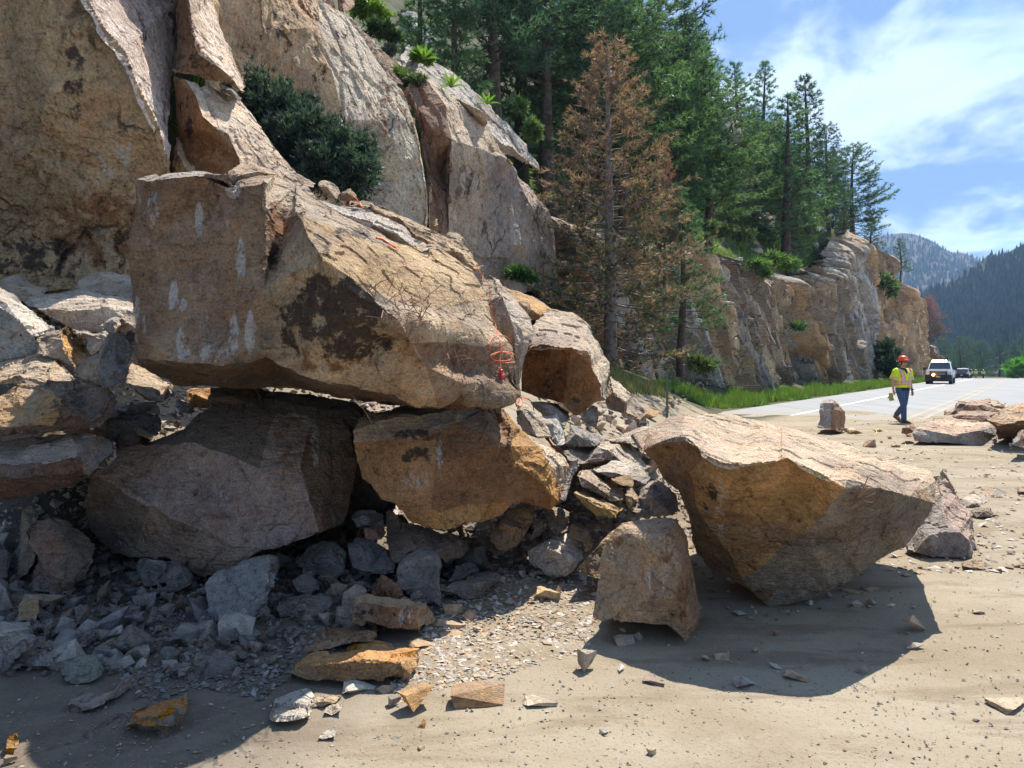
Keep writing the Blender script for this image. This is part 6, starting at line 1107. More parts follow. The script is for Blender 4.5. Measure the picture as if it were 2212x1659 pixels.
rosette(915, 130, 20.2, .42, 'bright green broad-leaved plant on the cliff edge below the grey boulder', 3)

# grass: long verge beside the road and tufts on the slope
def grass(name, X, Y, h, col, seed, K=5, z=None, wd=.02, spread=.28):
    r = np.random.default_rng(seed); C = np.stack([X, Y, (ground(X, Y) if z is None else z) - .02], 1)
    D = np.tile([[0, 0, 1.]], (len(X), 1)); V, T = tufts(C, D, K, 1.0, wd, r, spread)
    V = V.reshape(len(X), K, 3, 3); V[:, :, :2] += r.normal(size=(len(X), K, 1, 3)) * [.06, .06, 0]; V[:, :, 2] = C[:, None] + (V[:, :, 2] - C[:, None]) * np.broadcast_to(h, len(X))[:, None, None]
    cc = np.array(col) * r.uniform(.6, 1.4, (len(X), 1)) + r.uniform(0, .05, (len(X), 1)) * np.array([1, .6, .1])
    return tag(mesh_np(name, V.reshape(-1, 3), T, M_GRASSB, base=np.repeat(cc, K * 3, 0)), kind='stuff')
r_ = np.random.default_rng(6); n_ = 13000
s = 6 + 72 * r_.uniform(0, 1, n_) ** 1.25; d = -3.2 + 2.0 * r_.beta(1.4, 1.8, n_) + .25 * np.sin(s * .9)
grass('verge_grass', s * U[0] + d * NN[0], 21.4 + s * U[1] + d * NN[1], r_.uniform(.1, .42, n_) * (1 + .5 * np.sin(s * 1.7)), (.10, .185, .035), 7, wd=.035)
s = r_.uniform(-4, 3, 1500); d = r_.uniform(-3.6, -1.5, 1500)
grass('dry_grass', s * U[0] + d * NN[0], 21.4 + s * U[1] + d * NN[1], r_.uniform(.15, .45, 1500), (.16, .17, .07), 8, wd=.02)
n_ = 13000; s = r_.uniform(-14, 60, n_); d = 3.2 + 14 * r_.uniform(0, 1, n_) ** 1.6
m_ = fbm(np.stack([s * .4, d * .5, s * 0], 1), 3, 12) > -.15; s, d = s[m_], d[m_]
grass('slope_grass', s * U[0] + d * NN[0], 21.4 + s * U[1] + d * NN[1], r_.uniform(.25, .7, len(s)), (.14, .24, .045), 9, K=6, wd=.05, spread=.5)

# scattered stones on the wooded slope
r_ = np.random.default_rng(12); k = 0
for _ in range(400):
    if k >= 75: break
    s, d = r_.uniform(-12, 60), r_.uniform(3.5, 16); X = s * U[0] + d * NN[0]; Y = 21.4 + s * U[1] + d * NN[1]; px = CX + F * X / Y
    if px < 740 or px > 1900: continue
    o = bpy.data.objects.new('slope_stone', RP[r_.integers(16)]); COL.objects.link(o); q = r_.uniform(.4, 1.5); o.location = (X, Y, float(ground(X, Y)) - q * .15)
    o.scale = (q * 1.2, q, q * .8); o.rotation_euler = (0, 0, r_.uniform(0, 6)); o.color = (.30, .275, .24, 1); tag(o, ('small' if q < .8 else 'large') + ' grey stone in the grass of the slope, ' + ('at the top of the left cliff' if px < 1000 else ('left of the browning pine' if px < 1250 else ('behind the browning pine' if px < 1480 else 'above the right cliff'))), 'rock', 'stones on the slope'); k += 1

# ------------------------------------------------------------------ distant mountains
def ridge(name, pts, Yr, Yb, zb, n, m, seed, cols, amp, mat):
    px = np.linspace(pts[0][0], pts[-1][0], n); py = np.interp(px, [p[0] for p in pts], [p[1] for p in pts]); u = np.linspace(0, 1, m)
    X = np.zeros((n, m)); Yg = np.zeros((n, m)); Z = np.zeros((n, m))
    for j, t in enumerate(u):
        Yj = Yr + (Yb - Yr) * t; X[:, j] = (px - CX) / F * Yr * (1 - .35 * t) + 40 * t; Yg[:, j] = Yj
        zt = CAMH + (HOR - py) / F * Yr; Z[:, j] = zt + (zb - zt) * (t ** .8)
    P = np.stack([X, Yg, Z], -1).reshape(-1, 3); env = np.repeat(np.sin(np.clip(np.tile(u, n), 0, 1) * np.pi)[:, None], 1, 1).ravel()
    nz = fbm(P / amp * .12, 5, seed); rd = 1 - np.abs(fbm(P / amp * .09 + 7, 4, seed + 5)) * 2
    P[:, 2] += amp * (nz * 1.0 + rd * .6) * (env * .9 + .1); P[:, 1] -= amp * rd * env
    i = np.arange(n - 1)[:, None] * m + np.arange(m - 1)[None]; T = np.stack([i, i + 1, i + m + 1, i + m], -1).reshape(-1, 4)
    f = sstep(-.1, .25, fbm(P / amp * .3, 4, seed + 9))[:, None]; C = np.array(cols[0]) * (1 - f) + np.array(cols[1]) * f
    o = tag(mesh_np(name, P, T[:, ::-1], mat, base=C, st=np.zeros_like(C)), kind='structure'); return P.reshape(n, m, 3)
M_MT = rock_mat('mountain', 'attr', .02, 1.0, 0, .4, gain=1.0)
far = ridge('mountain', [(1600,560),(1800,530),(1880,512),(1920,507),(1950,504),(1975,506),(1992,513),(2010,520),(2040,540),(2060,548),(2075,546),(2095,553),(2115,562),(2135,568),(2180,560),(2400,520)], 1900, 1000, -7, 150, 50, 3, [(.105, .08, .085), (.05, .065, .05)], 26, M_MT)
near = ridge('forested_hill', [(1780,760),(1900,700),(1960,655),(2000,632),(2040,618),(2070,600),(2095,588),(2115,572),(2130,556),(2142,549),(2155,556),(2170,552),(2190,540),(2212,530),(2300,505),(2600,440)], 800, 300, -7, 200, 70, 8, [(.035, .055, .03), (.065, .07, .05)], 11, M_MT)
def far_trees(name, G, n, hmin, hmax, seed, col, label=None):
    r = np.random.default_rng(seed); a = r.uniform(0, G.shape[0] - 1.01, n); b = r.uniform(0, 1, n) ** .8 * (G.shape[1] - 1.01); i, j = a.astype(int), b.astype(int); fa, fb = (a - i)[:, None], (b - j)[:, None]
    P = (G[i, j] * (1 - fa) + G[i + 1, j] * fa) * (1 - fb) + (G[i, j + 1] * (1 - fa) + G[i + 1, j + 1] * fa) * fb
    keep = fbm(P / 60, 3, seed) > -.6; P = P[keep]; n = len(P); h = r.uniform(hmin, hmax, n); an = np.arange(6) / 6 * 2 * np.pi
    rings = []
    for (z, rr) in ((0.08, .22), (.45, .17), (.42, .24), (.75, .10)):
        q = r.uniform(.6, 1.3, (n, 6, 1)); rings.append(P[:, None] + np.stack([np.cos(an)[None] * rr * h[:, None], np.sin(an)[None] * rr * h[:, None], np.broadcast_to(z * h[:, None], (n, 6))], -1) * np.concatenate([q, q, q * 0 + 1], 2))
    V = np.concatenate(rings + [(P + np.stack([h * 0, h * 0, h * .6], -1))[:, None], (P + np.stack([h * 0, h * 0, h], -1))[:, None]], 1)
    T = []
    for k in range(6):
        l = (k + 1) % 6; T += [[k, l, 25]]
    T = (np.array(T)[None] + 26 * np.arange(n)[:, None, None]).reshape(-1, 3)
    C = np.array(col) * r.uniform(.5, 1.5, (n, 1)); C = np.repeat(C, 26, 0)
    return tag(mesh_np(name, V.reshape(-1, 3), T, M_LEAF, base=C), kind='stuff')
far_trees('forest', near, 26000, 5, 9, 3, (.035, .065, .035))
far_trees('forest', far, 11000, 8, 14, 4, (.045, .07, .045))

# ------------------------------------------------------------------ surface probe (places cords and twigs on the rock they lie on)
bpy.context.view_layer.update(); _dg = bpy.context.evaluated_depsgraph_get()
def surf(px, py, back=.012, maxY=60):
    d = (Vector(w3(px, py, 10.0)) - Vector((0, 0, CAMH))).normalized()
    ok, loc, *_r = sc.ray_cast(_dg, Vector((0, 0, CAMH)), d, distance=maxY)
    return np.array(loc - d * back) if ok else None
def smooth_pts(P, n=6):
    P = np.array(P, float); out = []
    for i in range(len(P) - 1):
        p0, p1, p2, p3 = P[max(i - 1, 0)], P[i], P[i + 1], P[min(i + 2, len(P) - 1)]
        for t in np.arange(n) / n: out.append(.5 * ((2 * p1) + (-p0 + p2) * t + (2 * p0 - 5 * p1 + 4 * p2 - p3) * t * t + (-p0 + 3 * p1 - 3 * p2 + p3) * t ** 3))
    out.append(P[-1]); return np.array(out)
def line_on(q, pts, back=.015, cap=None):
    P = []
    for x, y in pts:
        p = surf(QO[q][0] + x / 3, QO[q][1] + y / 3, back)
        if p is None: continue
        if cap and p[1] > cap: p = w3(QO[q][0] + x / 3, QO[q][1] + y / 3, cap)
        P.append(p)
    if not P: return []
    md = float(np.median([p[1] for p in P])); lim_ = .12 * md / 5 + .06; Q = [P[0]]; C0 = np.array([0, 0, CAMH])
    out = []
    last = min(max(P[0][1], md - .5), md + .5)
    for p in P:
        yy = min(max(p[1], last - lim_), last + lim_); last = yy; out.append(C0 + (p - C0) * (yy / p[1]))
    return smooth_pts(out, 5)
def cord(name, label, lines, rad, mat, cat='cord'):
    v, t = cat_np([tube_np(P, rad if np.isscalar(rad) else np.linspace(rad[0], rad[1], len(P)), 5) for P in lines if len(P) > 2])
    loc = v.mean(0); loc[2] = v[:, 2].min(); return tag(mesh_np(name, v, t, mat, loc=loc, smooth=True), label, cat)
M_OR = simple('orange_cord', (.85, .16, .03), .5); M_YC = simple('yellow_cord', (.62, .50, .12), .5); M_RED = simple('red_plastic', (.62, .02, .03), .35)
M_ROOT = simple('root', (.13, .09, .065), .9, nscale=30, namt=.4); M_ROOTP = simple('pale_root', (.36, .32, .27), .9)
def ell(cx, cy, rx, ry, a0=0, a1=360, n=14, tw=0): return [(cx + rx * math.cos(math.radians(a)) + tw * math.sin(math.radians(2 * a)), cy + ry * math.sin(math.radians(a))) for a in np.linspace(a0, a1, n)]
cord('orange_cord', 'orange cord hanging down the lit face of the balanced block, ending in tangled loops',
     [line_on('11', [(875,60),(900,105),(930,150),(960,190),(963,250),(968,320),(980,390),(1000,450),(1010,490),(1022,550),(1036,615)], cap=5.6), line_on('11', [(1010,480),(1016,540),(1030,600),(1045,625)], .02),
      line_on('11', [(1012,485),(1025,540),(1038,580),(1030,640),(1028,740)], .03), line_on('11', ell(1030, 575, 70, 62, 150, 400)), line_on('11', ell(1050, 655, 85, 34, 0, 360)), line_on('11', ell(1040, 650, 60, 30, 30, 380, tw=12), .02), line_on('11', [(968,690),(1010,680),(1060,692),(1125,688)], .02)], .0028, M_OR)
cord('orange_cord', 'loose orange cord looping over the dusty cream slab', [line_on('11', [(1135,975),(1130,940),(1145,915),(1175,918),(1205,925),(1232,945),(1245,985),(1246,1040),(1240,1080),(1222,1100),(1198,1105)]), line_on('11', ell(1155, 945, 22, 28, 0, 360))], .005, M_OR)
cord('orange_cord', 'orange cord arching over stones on the heap behind the balanced block', [line_on('10', [(22,1320),(24,1290),(40,1266),(70,1270),(95,1288),(115,1312),(130,1340)], .05)], .007, M_OR)
cord('orange_cord', 'short bit of orange cord on the grey slab at the top of the balanced block', [line_on('10', [(228,1542),(255,1545),(285,1560),(320,1585),(352,1602)], .02)], .007, M_OR)
cord('yellow_cord', 'thin yellow cord curling over the flat chips on the road', [line_on('21', [(1105,1155),(1140,1162),(1190,1158),(1235,1162),(1258,1148),(1252,1128),(1232,1118)], .03), line_on('21', [(1262,1136),(1300,1128),(1330,1142)], .03)], .013, M_YC)
cord('yellow_cord', 'short yellow cord end lying on the road behind the great boulder', [line_on('21', [(1432,1208),(1444,1220),(1442,1240),(1420,1252),(1390,1256)], .03)], .012, M_YC)
def detonator(label, q, a, b):
    p, r_ = surf(QO[q][0] + a[0] / 3, QO[q][1] + a[1] / 3, .03), surf(QO[q][0] + b[0] / 3, QO[q][1] + b[1] / 3, .03); r_[1] = (p[1] + r_[1]) / 2; p[1] = r_[1]
    t = np.linspace(0, 1, 13); rad = np.interp(t, [0, .06, .18, .2, .3, .62, .66, .9, 1], [.010, .021, .021, .012, .012, .013, .021, .021, .012])
    e = empty('detonator', p); tag(e, label, 'detonator')
    v, tt = tube_np(p + (r_ - p) * t[:, None], rad * .9, 10); mesh_np('casing', v - p, tt, M_RED, parent=e, smooth=True)
    v, tt = tube_np(p + (r_ - p) * np.array([-.12, 0.02])[:, None], .007, 6); mesh_np('cord_end', v - p, tt, M_OR, parent=e)
detonator('red plastic detonator hanging at the end of the tangled orange cord', '11', (1032,735), (1042,798))
detonator('red plastic detonator lying on the lit flank of the fractured boulder', '11', (1352,1236), (1402,1262))
cord('hanging_root', 'pale root dangling across the dark gap under the balanced block', [smooth_pts([w3(737.3 + x / 3, 553 + y / 3, Y) for x, y, Y in [(8,838,5.0),(30,865,4.9),(60,895,4.8),(95,930,4.75),(130,975,4.72),(165,1025,4.7),(185,1060,4.7),(206,1100,4.68)]], 4)], (.0032, .0015), M_ROOTP, 'root')
def gline(pts): return smooth_pts([np.array([*(lambda Y: ((x - CX) / F * Y, Y))(CAMH * F / (y - HOR)), .022 + .02 * math.sin(x * .11)]) for x, y in pts], 5)
cord('dead_branch', 'dark gnarled branch lying in the shade at the bottom left', [gline([(30,1665),(83,1640),(143,1628),(200,1600),(247,1568),(275,1548),(300,1520),(320,1508)]), gline([(200,1600),(232,1578),(262,1560),(290,1545)]), gline([(190,1604),(205,1620),(212,1645)]), gline([(255,1562),(285,1572),(300,1580)]), gline([(143,1628),(158,1610),(170,1608)])], (.020, .006), M_ROOT, 'branch')
def twigs(name, label, q, x0, y0, x1, y1, n, seed):
    r = np.random.default_rng(seed); L = []
    for _ in range(n):
        x, y = r.uniform(x0, x1), r.uniform(y0, y1); p = surf(QO[q][0] + x / 3, QO[q][1] + y / 3, .01)
        if p is None: continue
        d = np.array([r.uniform(-1, 1), -.7, r.uniform(-.2, 1)]); d /= np.linalg.norm(d); l = r.uniform(.06, .15); L.append(np.array([p, p + d * l * .5 + r.normal(size=3) * .012, p + d * l + r.normal(size=3) * .02]))
    if L: cord(name, label, L, .0028, M_TW, 'twigs')
M_TW = simple('dry_twig', (.26, .15, .11), .9)
twigs('dry_twigs', 'wiry dry twigs growing from the lit ribs of the balanced block', '11', 180, 200, 600, 480, 40, 1)
twigs('dry_twigs', 'wiry reddish twigs low on the lit face of the balanced block', '11', 640, 600, 860, 800, 30, 2)
twigs('dry_twigs', 'dry plant stuck on the grey flank of the great boulder', '21', 1080, 1520, 1160, 1620, 12, 3)

# marker post at the foot of the talus
h = hit(1441, 918); pe = empty('marker_post', tuple(h)); tag(pe, 'thin green metal marker post standing at the edge of the rubble', 'post')
ph = (918 - 800) / F * h[1]; M_GP = simple('green_paint', (.05, .10, .06), .5)
bm = bmesh.new()
for (a, b) in ((-.028, .0), (.0, .028)):
    bmesh.ops.create_cube(bm, size=1, matrix=Matrix.Translation(((a + b) / 2, 0, ph / 2)) @ Matrix.Diagonal((.026, .012, ph, 1)))
bm_obj('post_channel', bm, M_GP, pe); bm = bmesh.new(); bmesh.ops.create_cube(bm, size=1, matrix=Matrix.Translation((0, -.018, ph * .93)) @ Matrix.Diagonal((.035, .006, .07, 1))); bm_obj('bracket', bm, M_GP, pe)

# ------------------------------------------------------------------ truck
def boxm(x0, x1, y0, y1, z0, z1, bev=0, tx=0, ty0=0, ty1=0):
    """box; top face pulled in by tx sideways, ty0 at the front, ty1 at the back"""
    bm = bmesh.new(); v = [bm.verts.new(p) for p in ((x0,y0,z0),(x1,y0,z0),(x1,y1,z0),(x0,y1,z0),(x0+tx,y0+ty0,z1),(x1-tx,y0+ty0,z1),(x1-tx,y1-ty1,z1),(x0+tx,y1-ty1,z1))]
    for f in ((3,2,1,0),(4,5,6,7),(0,1,5,4),(1,2,6,5),(2,3,7,6),(3,0,4,7)): bm.faces.new([v[i] for i in f])
    if bev: bmesh.ops.bevel(bm, geom=bm.edges[:], offset=bev, segments=2, profile=.6, affect='EDGES')
    return bm
def merge(*bms):
    o = bmesh.new()
    for b in bms: m = bpy.data.meshes.new('t'); b.to_mesh(m); b.free(); o.from_mesh(m); bpy.data.meshes.remove(m)
    return o
def cyl(x, y, z, r, l, axis='x', seg=20):
    bm = bmesh.new(); rot = Matrix.Rotation(math.pi / 2, 4, 'Y') if axis == 'x' else (Matrix.Rotation(math.pi / 2, 4, 'X') if axis == 'y' else Matrix.Identity(4))
    bmesh.ops.create_cone(bm, cap_ends=True, segments=seg, radius1=r, radius2=r, depth=l, matrix=Matrix.Translation((x, y, z)) @ rot); return bm
WP = simple('white_paint', (.78, .79, .80), .25); BK = simple('black_plastic', (.012, .012, .014), .5); GL = simple('glass', (.03, .045, .06), .06); RB = simple('rubber', (.02, .02, .02), .85)
CH = simple('steel', (.45, .45, .46), .25, 1); AM = simple('amber_lamp', (.9, .4, .05), .3, emit=(1, .36, .04), es=22); HL = simple('headlight_lens', (.6, .62, .65), .1); LW = simple('white_lamp', (.9, .9, .9), .3, emit=(.9, .9, 1), es=6); PL = simple('plate', (.7, .72, .7), .5); RD = simple('tail_lamp', (.4, .02, .02), .3)
def truck(loc, rz, label, name='pickup_truck', suv=False):
    t = empty(name, loc, rz); tag(t, label, 'pickup truck' if not suv else 'car')
    W = 1.0; L = 5.7 if not suv else 4.7
    if not suv:
        body = merge(boxm(-W, W, .05, 1.7, .62, 1.22, .07, .05, .08, 0), boxm(-W, W, 1.7, 3.9, .55, 1.30, .05, .03), boxm(-W, W, 3.95, L, .60, 1.34, .05, .02), boxm(-.9, .9, .1, L - .1, .42, .62, .03))
        cab = boxm(-.93, .93, 1.55, 3.85, 1.26, 1.93, .06, .16, .62, .22)
    else:
        body = merge(boxm(-.93, .93, .05, 1.5, .5, 1.02, .07, .05, .08, 0), boxm(-.93, .93, 1.45, L, .45, 1.1, .06, .03)); cab = boxm(-.88, .88, 1.3, L - .05, 1.06, 1.68, .06, .15, .6, .25)
    bm_obj('body', body, WP, t); cb = bm_obj('cab', cab, WP, t)
    z0, z1 = (1.30, 1.86) if not suv else (1.1, 1.62); ty = .62 * .9; y0 = 1.60 if not suv else 1.35; ye = 3.7 if not suv else L - .2
    bm = bmesh.new(); v = [bm.verts.new(p) for p in ((-.84, y0 - .02, z0), (.84, y0 - .02, z0), (.72, y0 + .50, z1), (-.72, y0 + .50, z1))]; bm.faces.new(v); f = bmesh.ops.extrude_face_region(bm, geom=bm.faces[:]); 
    for q in f['geom']:
        if isinstance(q, bmesh.types.BMVert): q.co.y -= .012
    bm_obj('windshield', bm, GL, cb)
    for sx in (-1, 1):
        for (ya, yb) in ((y0 + .42, y0 + 1.12), (y0 + 1.2, ye - .12)):
            bm = bmesh.new(); v = [bm.verts.new(p) for p in ((sx * .925, ya, z0 + .02), (sx * .925, yb, z0 + .02), (sx * .80, yb - .05, z1 - .03), (sx * .80, ya + .25 * (ya < y0 + 1), z1 - .03))]; bm.faces.new(v if sx > 0 else v[::-1])
            f = bmesh.ops.extrude_face_region(bm, geom=bm.faces[:]); [setattr(q.co, 'x', q.co.x + sx * .012) for q in f['geom'] if isinstance(q, bmesh.types.BMVert)]
            bm_obj('side_window', bm, GL, cb)
        bm_obj('mirror', merge(boxm(sx * 1.05 - .02, sx * 1.05 + .24 * sx if sx > 0 else sx * 1.05 + .02, 1.72, 1.82, 1.22, 1.46, .02) if sx > 0 else boxm(-1.31, -1.07, 1.72, 1.82, 1.22, 1.46, .02), boxm(min(sx * .9, sx * 1.1), max(sx * .9, sx * 1.1), 1.75, 1.80, 1.26, 1.32)), BK, t)
        hl = bm_obj('headlight', boxm(min(sx * .62, sx * .97), max(sx * .62, sx * .97), -.0, .12, .86, 1.06, .02), HL, t)
        bm_obj('tail_light', boxm(min(sx * .82, sx * .98), max(sx * .82, sx * .98), L - .04, L + .02, .85, 1.25, .01), RD, t)
        dr = bm_obj('door', boxm(min(sx * .985, sx * 1.012), max(sx * .985, sx * 1.012), 1.82, 2.78, .68, 1.27, .01), WP, t)
        bm_obj('handle', boxm(min(sx * 1.01, sx * 1.04), max(sx * 1.01, sx * 1.04), 2.52, 2.7, 1.12, 1.16), BK, dr)
    bm_obj('bumper', merge(boxm(-1.0, 1.0, -.14, .12, .34, .80, .04), boxm(-.96, .96, -.06, .5, .24, .36, .02)), BK, t)
    gr = bm_obj('grille', boxm(-.66, .66, -.03, .1, .78, 1.13, .02), BK, t)
    for k in range(3): bm_obj('grille_bar', boxm(-.56, .56, -.035, -.022, .82 + k * .09, .845 + k * .09), CH, gr)
    bm_obj('number_plate', boxm(-.16, .16, -.15, -.135, .56, .70), PL, t)
    if not suv:
        bm_obj('push_bar', merge(boxm(-.62, -.54, -.28, -.2, .45, 1.12, .02), boxm(.54, .62, -.28, -.2, .45, 1.12, .02), boxm(-.62, .62, -.27, -.21, 1.02, 1.09, .02), boxm(-.62, .62, -.27, -.21, .60, .67, .02), boxm(-.6, .6, -.2, -.1, .5, .56)), BK, t)
        bm_obj('warning_lamp', cyl(-.36, -.27, .80, .085, .06, 'y'), AM, t)
        bar = bm_obj('light_bar', boxm(-.72, .72, 2.35, 2.65, 1.95, 2.10, .02), CH, t)
        for x, mt in ((-.55, AM), (-.38, AM), (-.2, LW), (.0, AM), (.2, AM), (.42, LW), (.58, BK)): bm_obj('bar_lamp', boxm(x - .07, x + .07, 2.29, 2.35, 1.96, 2.09, .008), mt, bar)
    for sx in (-1, 1):
        for y in ((.95, 4.6) if not suv else (.85, 3.7)):
            r = .40 if not suv else .34; wh = bm_obj('wheel', cyl(sx * .86, y, r, r, .26), RB, t); bm_obj('rim', cyl(sx * .985, y, r, r * .58, .03), CH, wh)
            bm_obj('wheel_arch', cyl(sx * .90, y, r + .04, r + .09, .215), BK, t)
    return t
RZ = -math.atan2(.576, .817)
def on_road(px, Y): X = (px - CX) / F * Y; return (X, Y, -1.0 * float(sstep(88, 145, Y)) + .016)
truck(on_road(2027, 64), RZ + .03, 'white and black pickup truck with amber light bar parked on the shoulder facing the camera')
truck(on_road(2077, 118), RZ, 'white car parked farther off behind the pickup truck', 'parked_car', True)

# ------------------------------------------------------------------ people
def flatm(name, c, r=.8): return simple(name, c, r)
M_SKIN = flatm('skin', (.50, .29, .20), .6); M_JEAN = simple('denim', (.055, .10, .19), .9, nscale=20, namt=.25); M_NAVY = flatm('navy_shirt', (.012, .014, .03)); M_BOOT = simple('boot_leather', (.12, .075, .05), .8, nscale=20)
M_HAT = flatm('orange_helmet', (.80, .09, .02), .35); M_GLOVE = flatm('yellow_glove', (.42, .38, .10)); M_HAIR = flatm('hair', (.06, .035, .02)); M_BLK = flatm('black_trousers', (.015, .015, .018)); M_WHH = flatm('white_helmet', (.75, .75, .73), .4)
M_VEST = simple('vest_cloth', (.6, .8, .03), .7); _n = M_VEST.node_tree; _a = _n.nodes.new('ShaderNodeAttribute'); _a.attribute_name = 'base'; _n.links.new(_a.outputs['Color'], _n.nodes['Principled BSDF'].inputs['Base Color'])
def loft(rings, k=16):
    """rings: (centre, rx, ry, tilt-axis dir) -> closed tube of ellipses"""
    V = []; an = np.arange(k) / k * 2 * np.pi
    for c, rx, ry, d in rings:
        d = np.array(d, float); d /= np.linalg.norm(d); a = np.array([1., 0, 0]) - d * d[0]; a /= np.linalg.norm(a); b = np.cross(d, a)
        V.append(np.array(c) + rx * np.cos(an)[:, None] * a + ry * np.sin(an)[:, None] * b)
    n = len(rings); V = np.array(V).reshape(-1, 3); T = []
    i = np.arange(n - 1)[:, None] * k + np.arange(k)[None]; j = np.arange(n - 1)[:, None] * k + (np.arange(k)[None] + 1) % k
    T = np.stack([i, j, j + k, i + k], -1).reshape(-1, 4); T = np.concatenate([T[:, :3], T[:, [0, 2, 3]]])
    c0, c1 = len(V), len(V) + 1; V = np.concatenate([V, V[:k].mean(0)[None], V[-k:].mean(0)[None]]); q = np.arange(k)
    T = np.concatenate([T, np.stack([(q + 1) % k, q, q * 0 + c0], 1), np.stack([q + (n - 1) * k, (q + 1) % k + (n - 1) * k, q * 0 + c1], 1)])
    return V, T
def limb(P, R, k=12, sq=1.0):
    P = np.array(P, float); Q = smooth_pts(P, 4); Rr = np.interp(np.linspace(0, len(P) - 1, len(Q)), range(len(P)), R); d = np.gradient(Q, axis=0)
    return loft([(q, r, r * sq, dd) for q, r, dd in zip(Q, Rr, d)], k)
def skin_body(parent, J, E, mat):
    """one continuous skinned body: J name -> (pos, radius)"""
    nm = list(J); bm = bmesh.new(); vs = {n: bm.verts.new(J[n][0]) for n in nm}
    for a, b in E: bm.edges.new((vs[a], vs[b]))
    m = bpy.data.meshes.new('body'); bm.to_mesh(m); bm.free(); m.materials.append(mat); o = bpy.data.objects.new('body', m); COL.objects.link(o); o.parent = parent
    sk = o.modifiers.new('skin', 'SKIN'); sl = m.skin_vertices[0].data
    for i, n in enumerate(nm): r = J[n][1]; sl[i].radius = (r, r) if np.isscalar(r) else r
    sl[nm.index('pelvis')].use_root = True
    for i in range(len(nm)):
        if nm[i] != 'pelvis': sl[i].use_root = False
    sk.use_smooth_shade = True; ss = o.modifiers.new('sub', 'SUBSURF'); ss.levels = ss.render_levels = 1 if parent.get('small') else 2
    return o
def person(loc, rz, label, hat, vest=True, trousers=None, gloves=True, small=False, stride=.24, shades=True, vestcol=(.62, .80, .02), vneck=True):
    e = empty('person', loc, rz); tag(e, label, 'person')
    if small: e['small'] = 1
    tr = trousers or M_JEAN; s = stride     # local: facing -Y, x to the viewer's right
    # viewer-left leg planted ahead, viewer-right leg trailing and bent
    hipL, kneeL, ankL = (-.10, 0, .93), (-.09, -.05 - s * .3, .50), (-.10, -.10 * 1 - s * .2, .09)
    hipR, kneeR, ankR = (.10, .01, .93), (.06, .02, .50), (.12, .12 + s, .17 + .12 * s)
    shL, elL, wrL = (-.215, .0, 1.43), (-.31, .03, 1.16), (-.335, -.02, .92)
    shR, elR, wrR = (.215, .0, 1.43), (.30, .05, 1.15), (.30, -.02, .90)
    J = {'pelvis': ((0, 0, .98), (.15, .11)), 'belly': ((0, -.02, 1.12), (.15, .12)), 'chest': ((0, 0, 1.33), (.17, .12)), 'neckb': ((0, 0, 1.48), (.075, .075)), 'neck': ((0, -.015, 1.54), .058), 'jaw': ((0, -.03, 1.60), (.065, .075)), 'head': ((0, -.02, 1.68), (.078, .098)), 'crown': ((0, -.01, 1.765), (.06, .075))}
    E = [('pelvis', 'belly'), ('belly', 'chest'), ('chest', 'neckb'), ('neckb', 'neck'), ('neck', 'jaw'), ('jaw', 'head'), ('head', 'crown')]
    for sd_, (h_, k_, a_) in (('L', (hipL, kneeL, ankL)), ('R', (hipR, kneeR, ankR))):
        J['hip' + sd_] = (h_, .095); J['knee' + sd_] = (k_, .06); J['ank' + sd_] = (a_, .042); J['toe' + sd_] = ((a_[0], a_[1] - .17, max(a_[2] - .05 - (.10 if sd_ == 'R' else 0) * 1, .04)), (.042, .03)); E += [('pelvis', 'hip' + sd_), ('hip' + sd_, 'knee' + sd_), ('knee' + sd_, 'ank' + sd_), ('ank' + sd_, 'toe' + sd_)]
    for sd_, (h_, k_, a_), sx in (('L', (shL, elL, wrL), -1), ('R', (shR, elR, wrR), 1)):
        J['sh' + sd_] = (h_, .06); J['el' + sd_] = (k_, .045); J['wr' + sd_] = (a_, (.03, .025)); pm = (a_[0] - sx * .005, a_[1] - .02, a_[2] - .075); J['palm' + sd_] = (pm, (.042, .020))
        E += [('chest', 'sh' + sd_), ('sh' + sd_, 'el' + sd_), ('el' + sd_, 'wr' + sd_), ('wr' + sd_, 'palm' + sd_)]
        if not small:
            for f in range(4):
                y = pm[1] + (-.030 + f * .019); b1 = (pm[0] - sx * .006, y, pm[2] - .045 + .004 * f); b2 = (pm[0] - sx * .022, y + .004, pm[2] - .082 + .006 * f)
                J['f%s%da' % (sd_, f)] = (b1, .0095); J['f%s%db' % (sd_, f)] = (b2, .0075); E += [('palm' + sd_, 'f%s%da' % (sd_, f)), ('f%s%da' % (sd_, f), 'f%s%db' % (sd_, f))]
            t1 = (pm[0] - sx * .012, pm[1] - .045, pm[2] + .005); J['t' + sd_] = (t1, .011); J['u' + sd_] = ((t1[0] - sx * .012, t1[1] - .012, t1[2] - .04), .009); E += [('palm' + sd_, 't' + sd_), ('t' + sd_, 'u' + sd_)]
    b = skin_body(e, J, E, M_SKIN)
    # clothes
    pel = (0, 0, 1.0)
    def up(h_, k_, a_, r0, sq=1.0): 
        return limb([(h_[0] * .9, h_[1], h_[2] + .06), h_, tuple(np.array(h_) * .5 + np.array(k_) * .5), k_, tuple(np.array(k_) * .5 + np.array(a_) * .5), (a_[0], a_[1], a_[2] + .0)], [.115, .118, .100, .080, .075, .070])
    tv, tt = cat_np([up(hipL, kneeL, ankL, 0), up(hipR, kneeR, ankR, 0), loft([((0, 0, .86), .15, .11, (0, 0, 1)), ((0, 0, .93), .185, .135, (0, 0, 1)), ((0, 0, 1.02), .185, .135, (0, 0, 1)), ((0, 0, 1.06), .175, .13, (0, 0, 1))])])
    mesh_np('trousers', tv, tt, tr, parent=e, smooth=True)
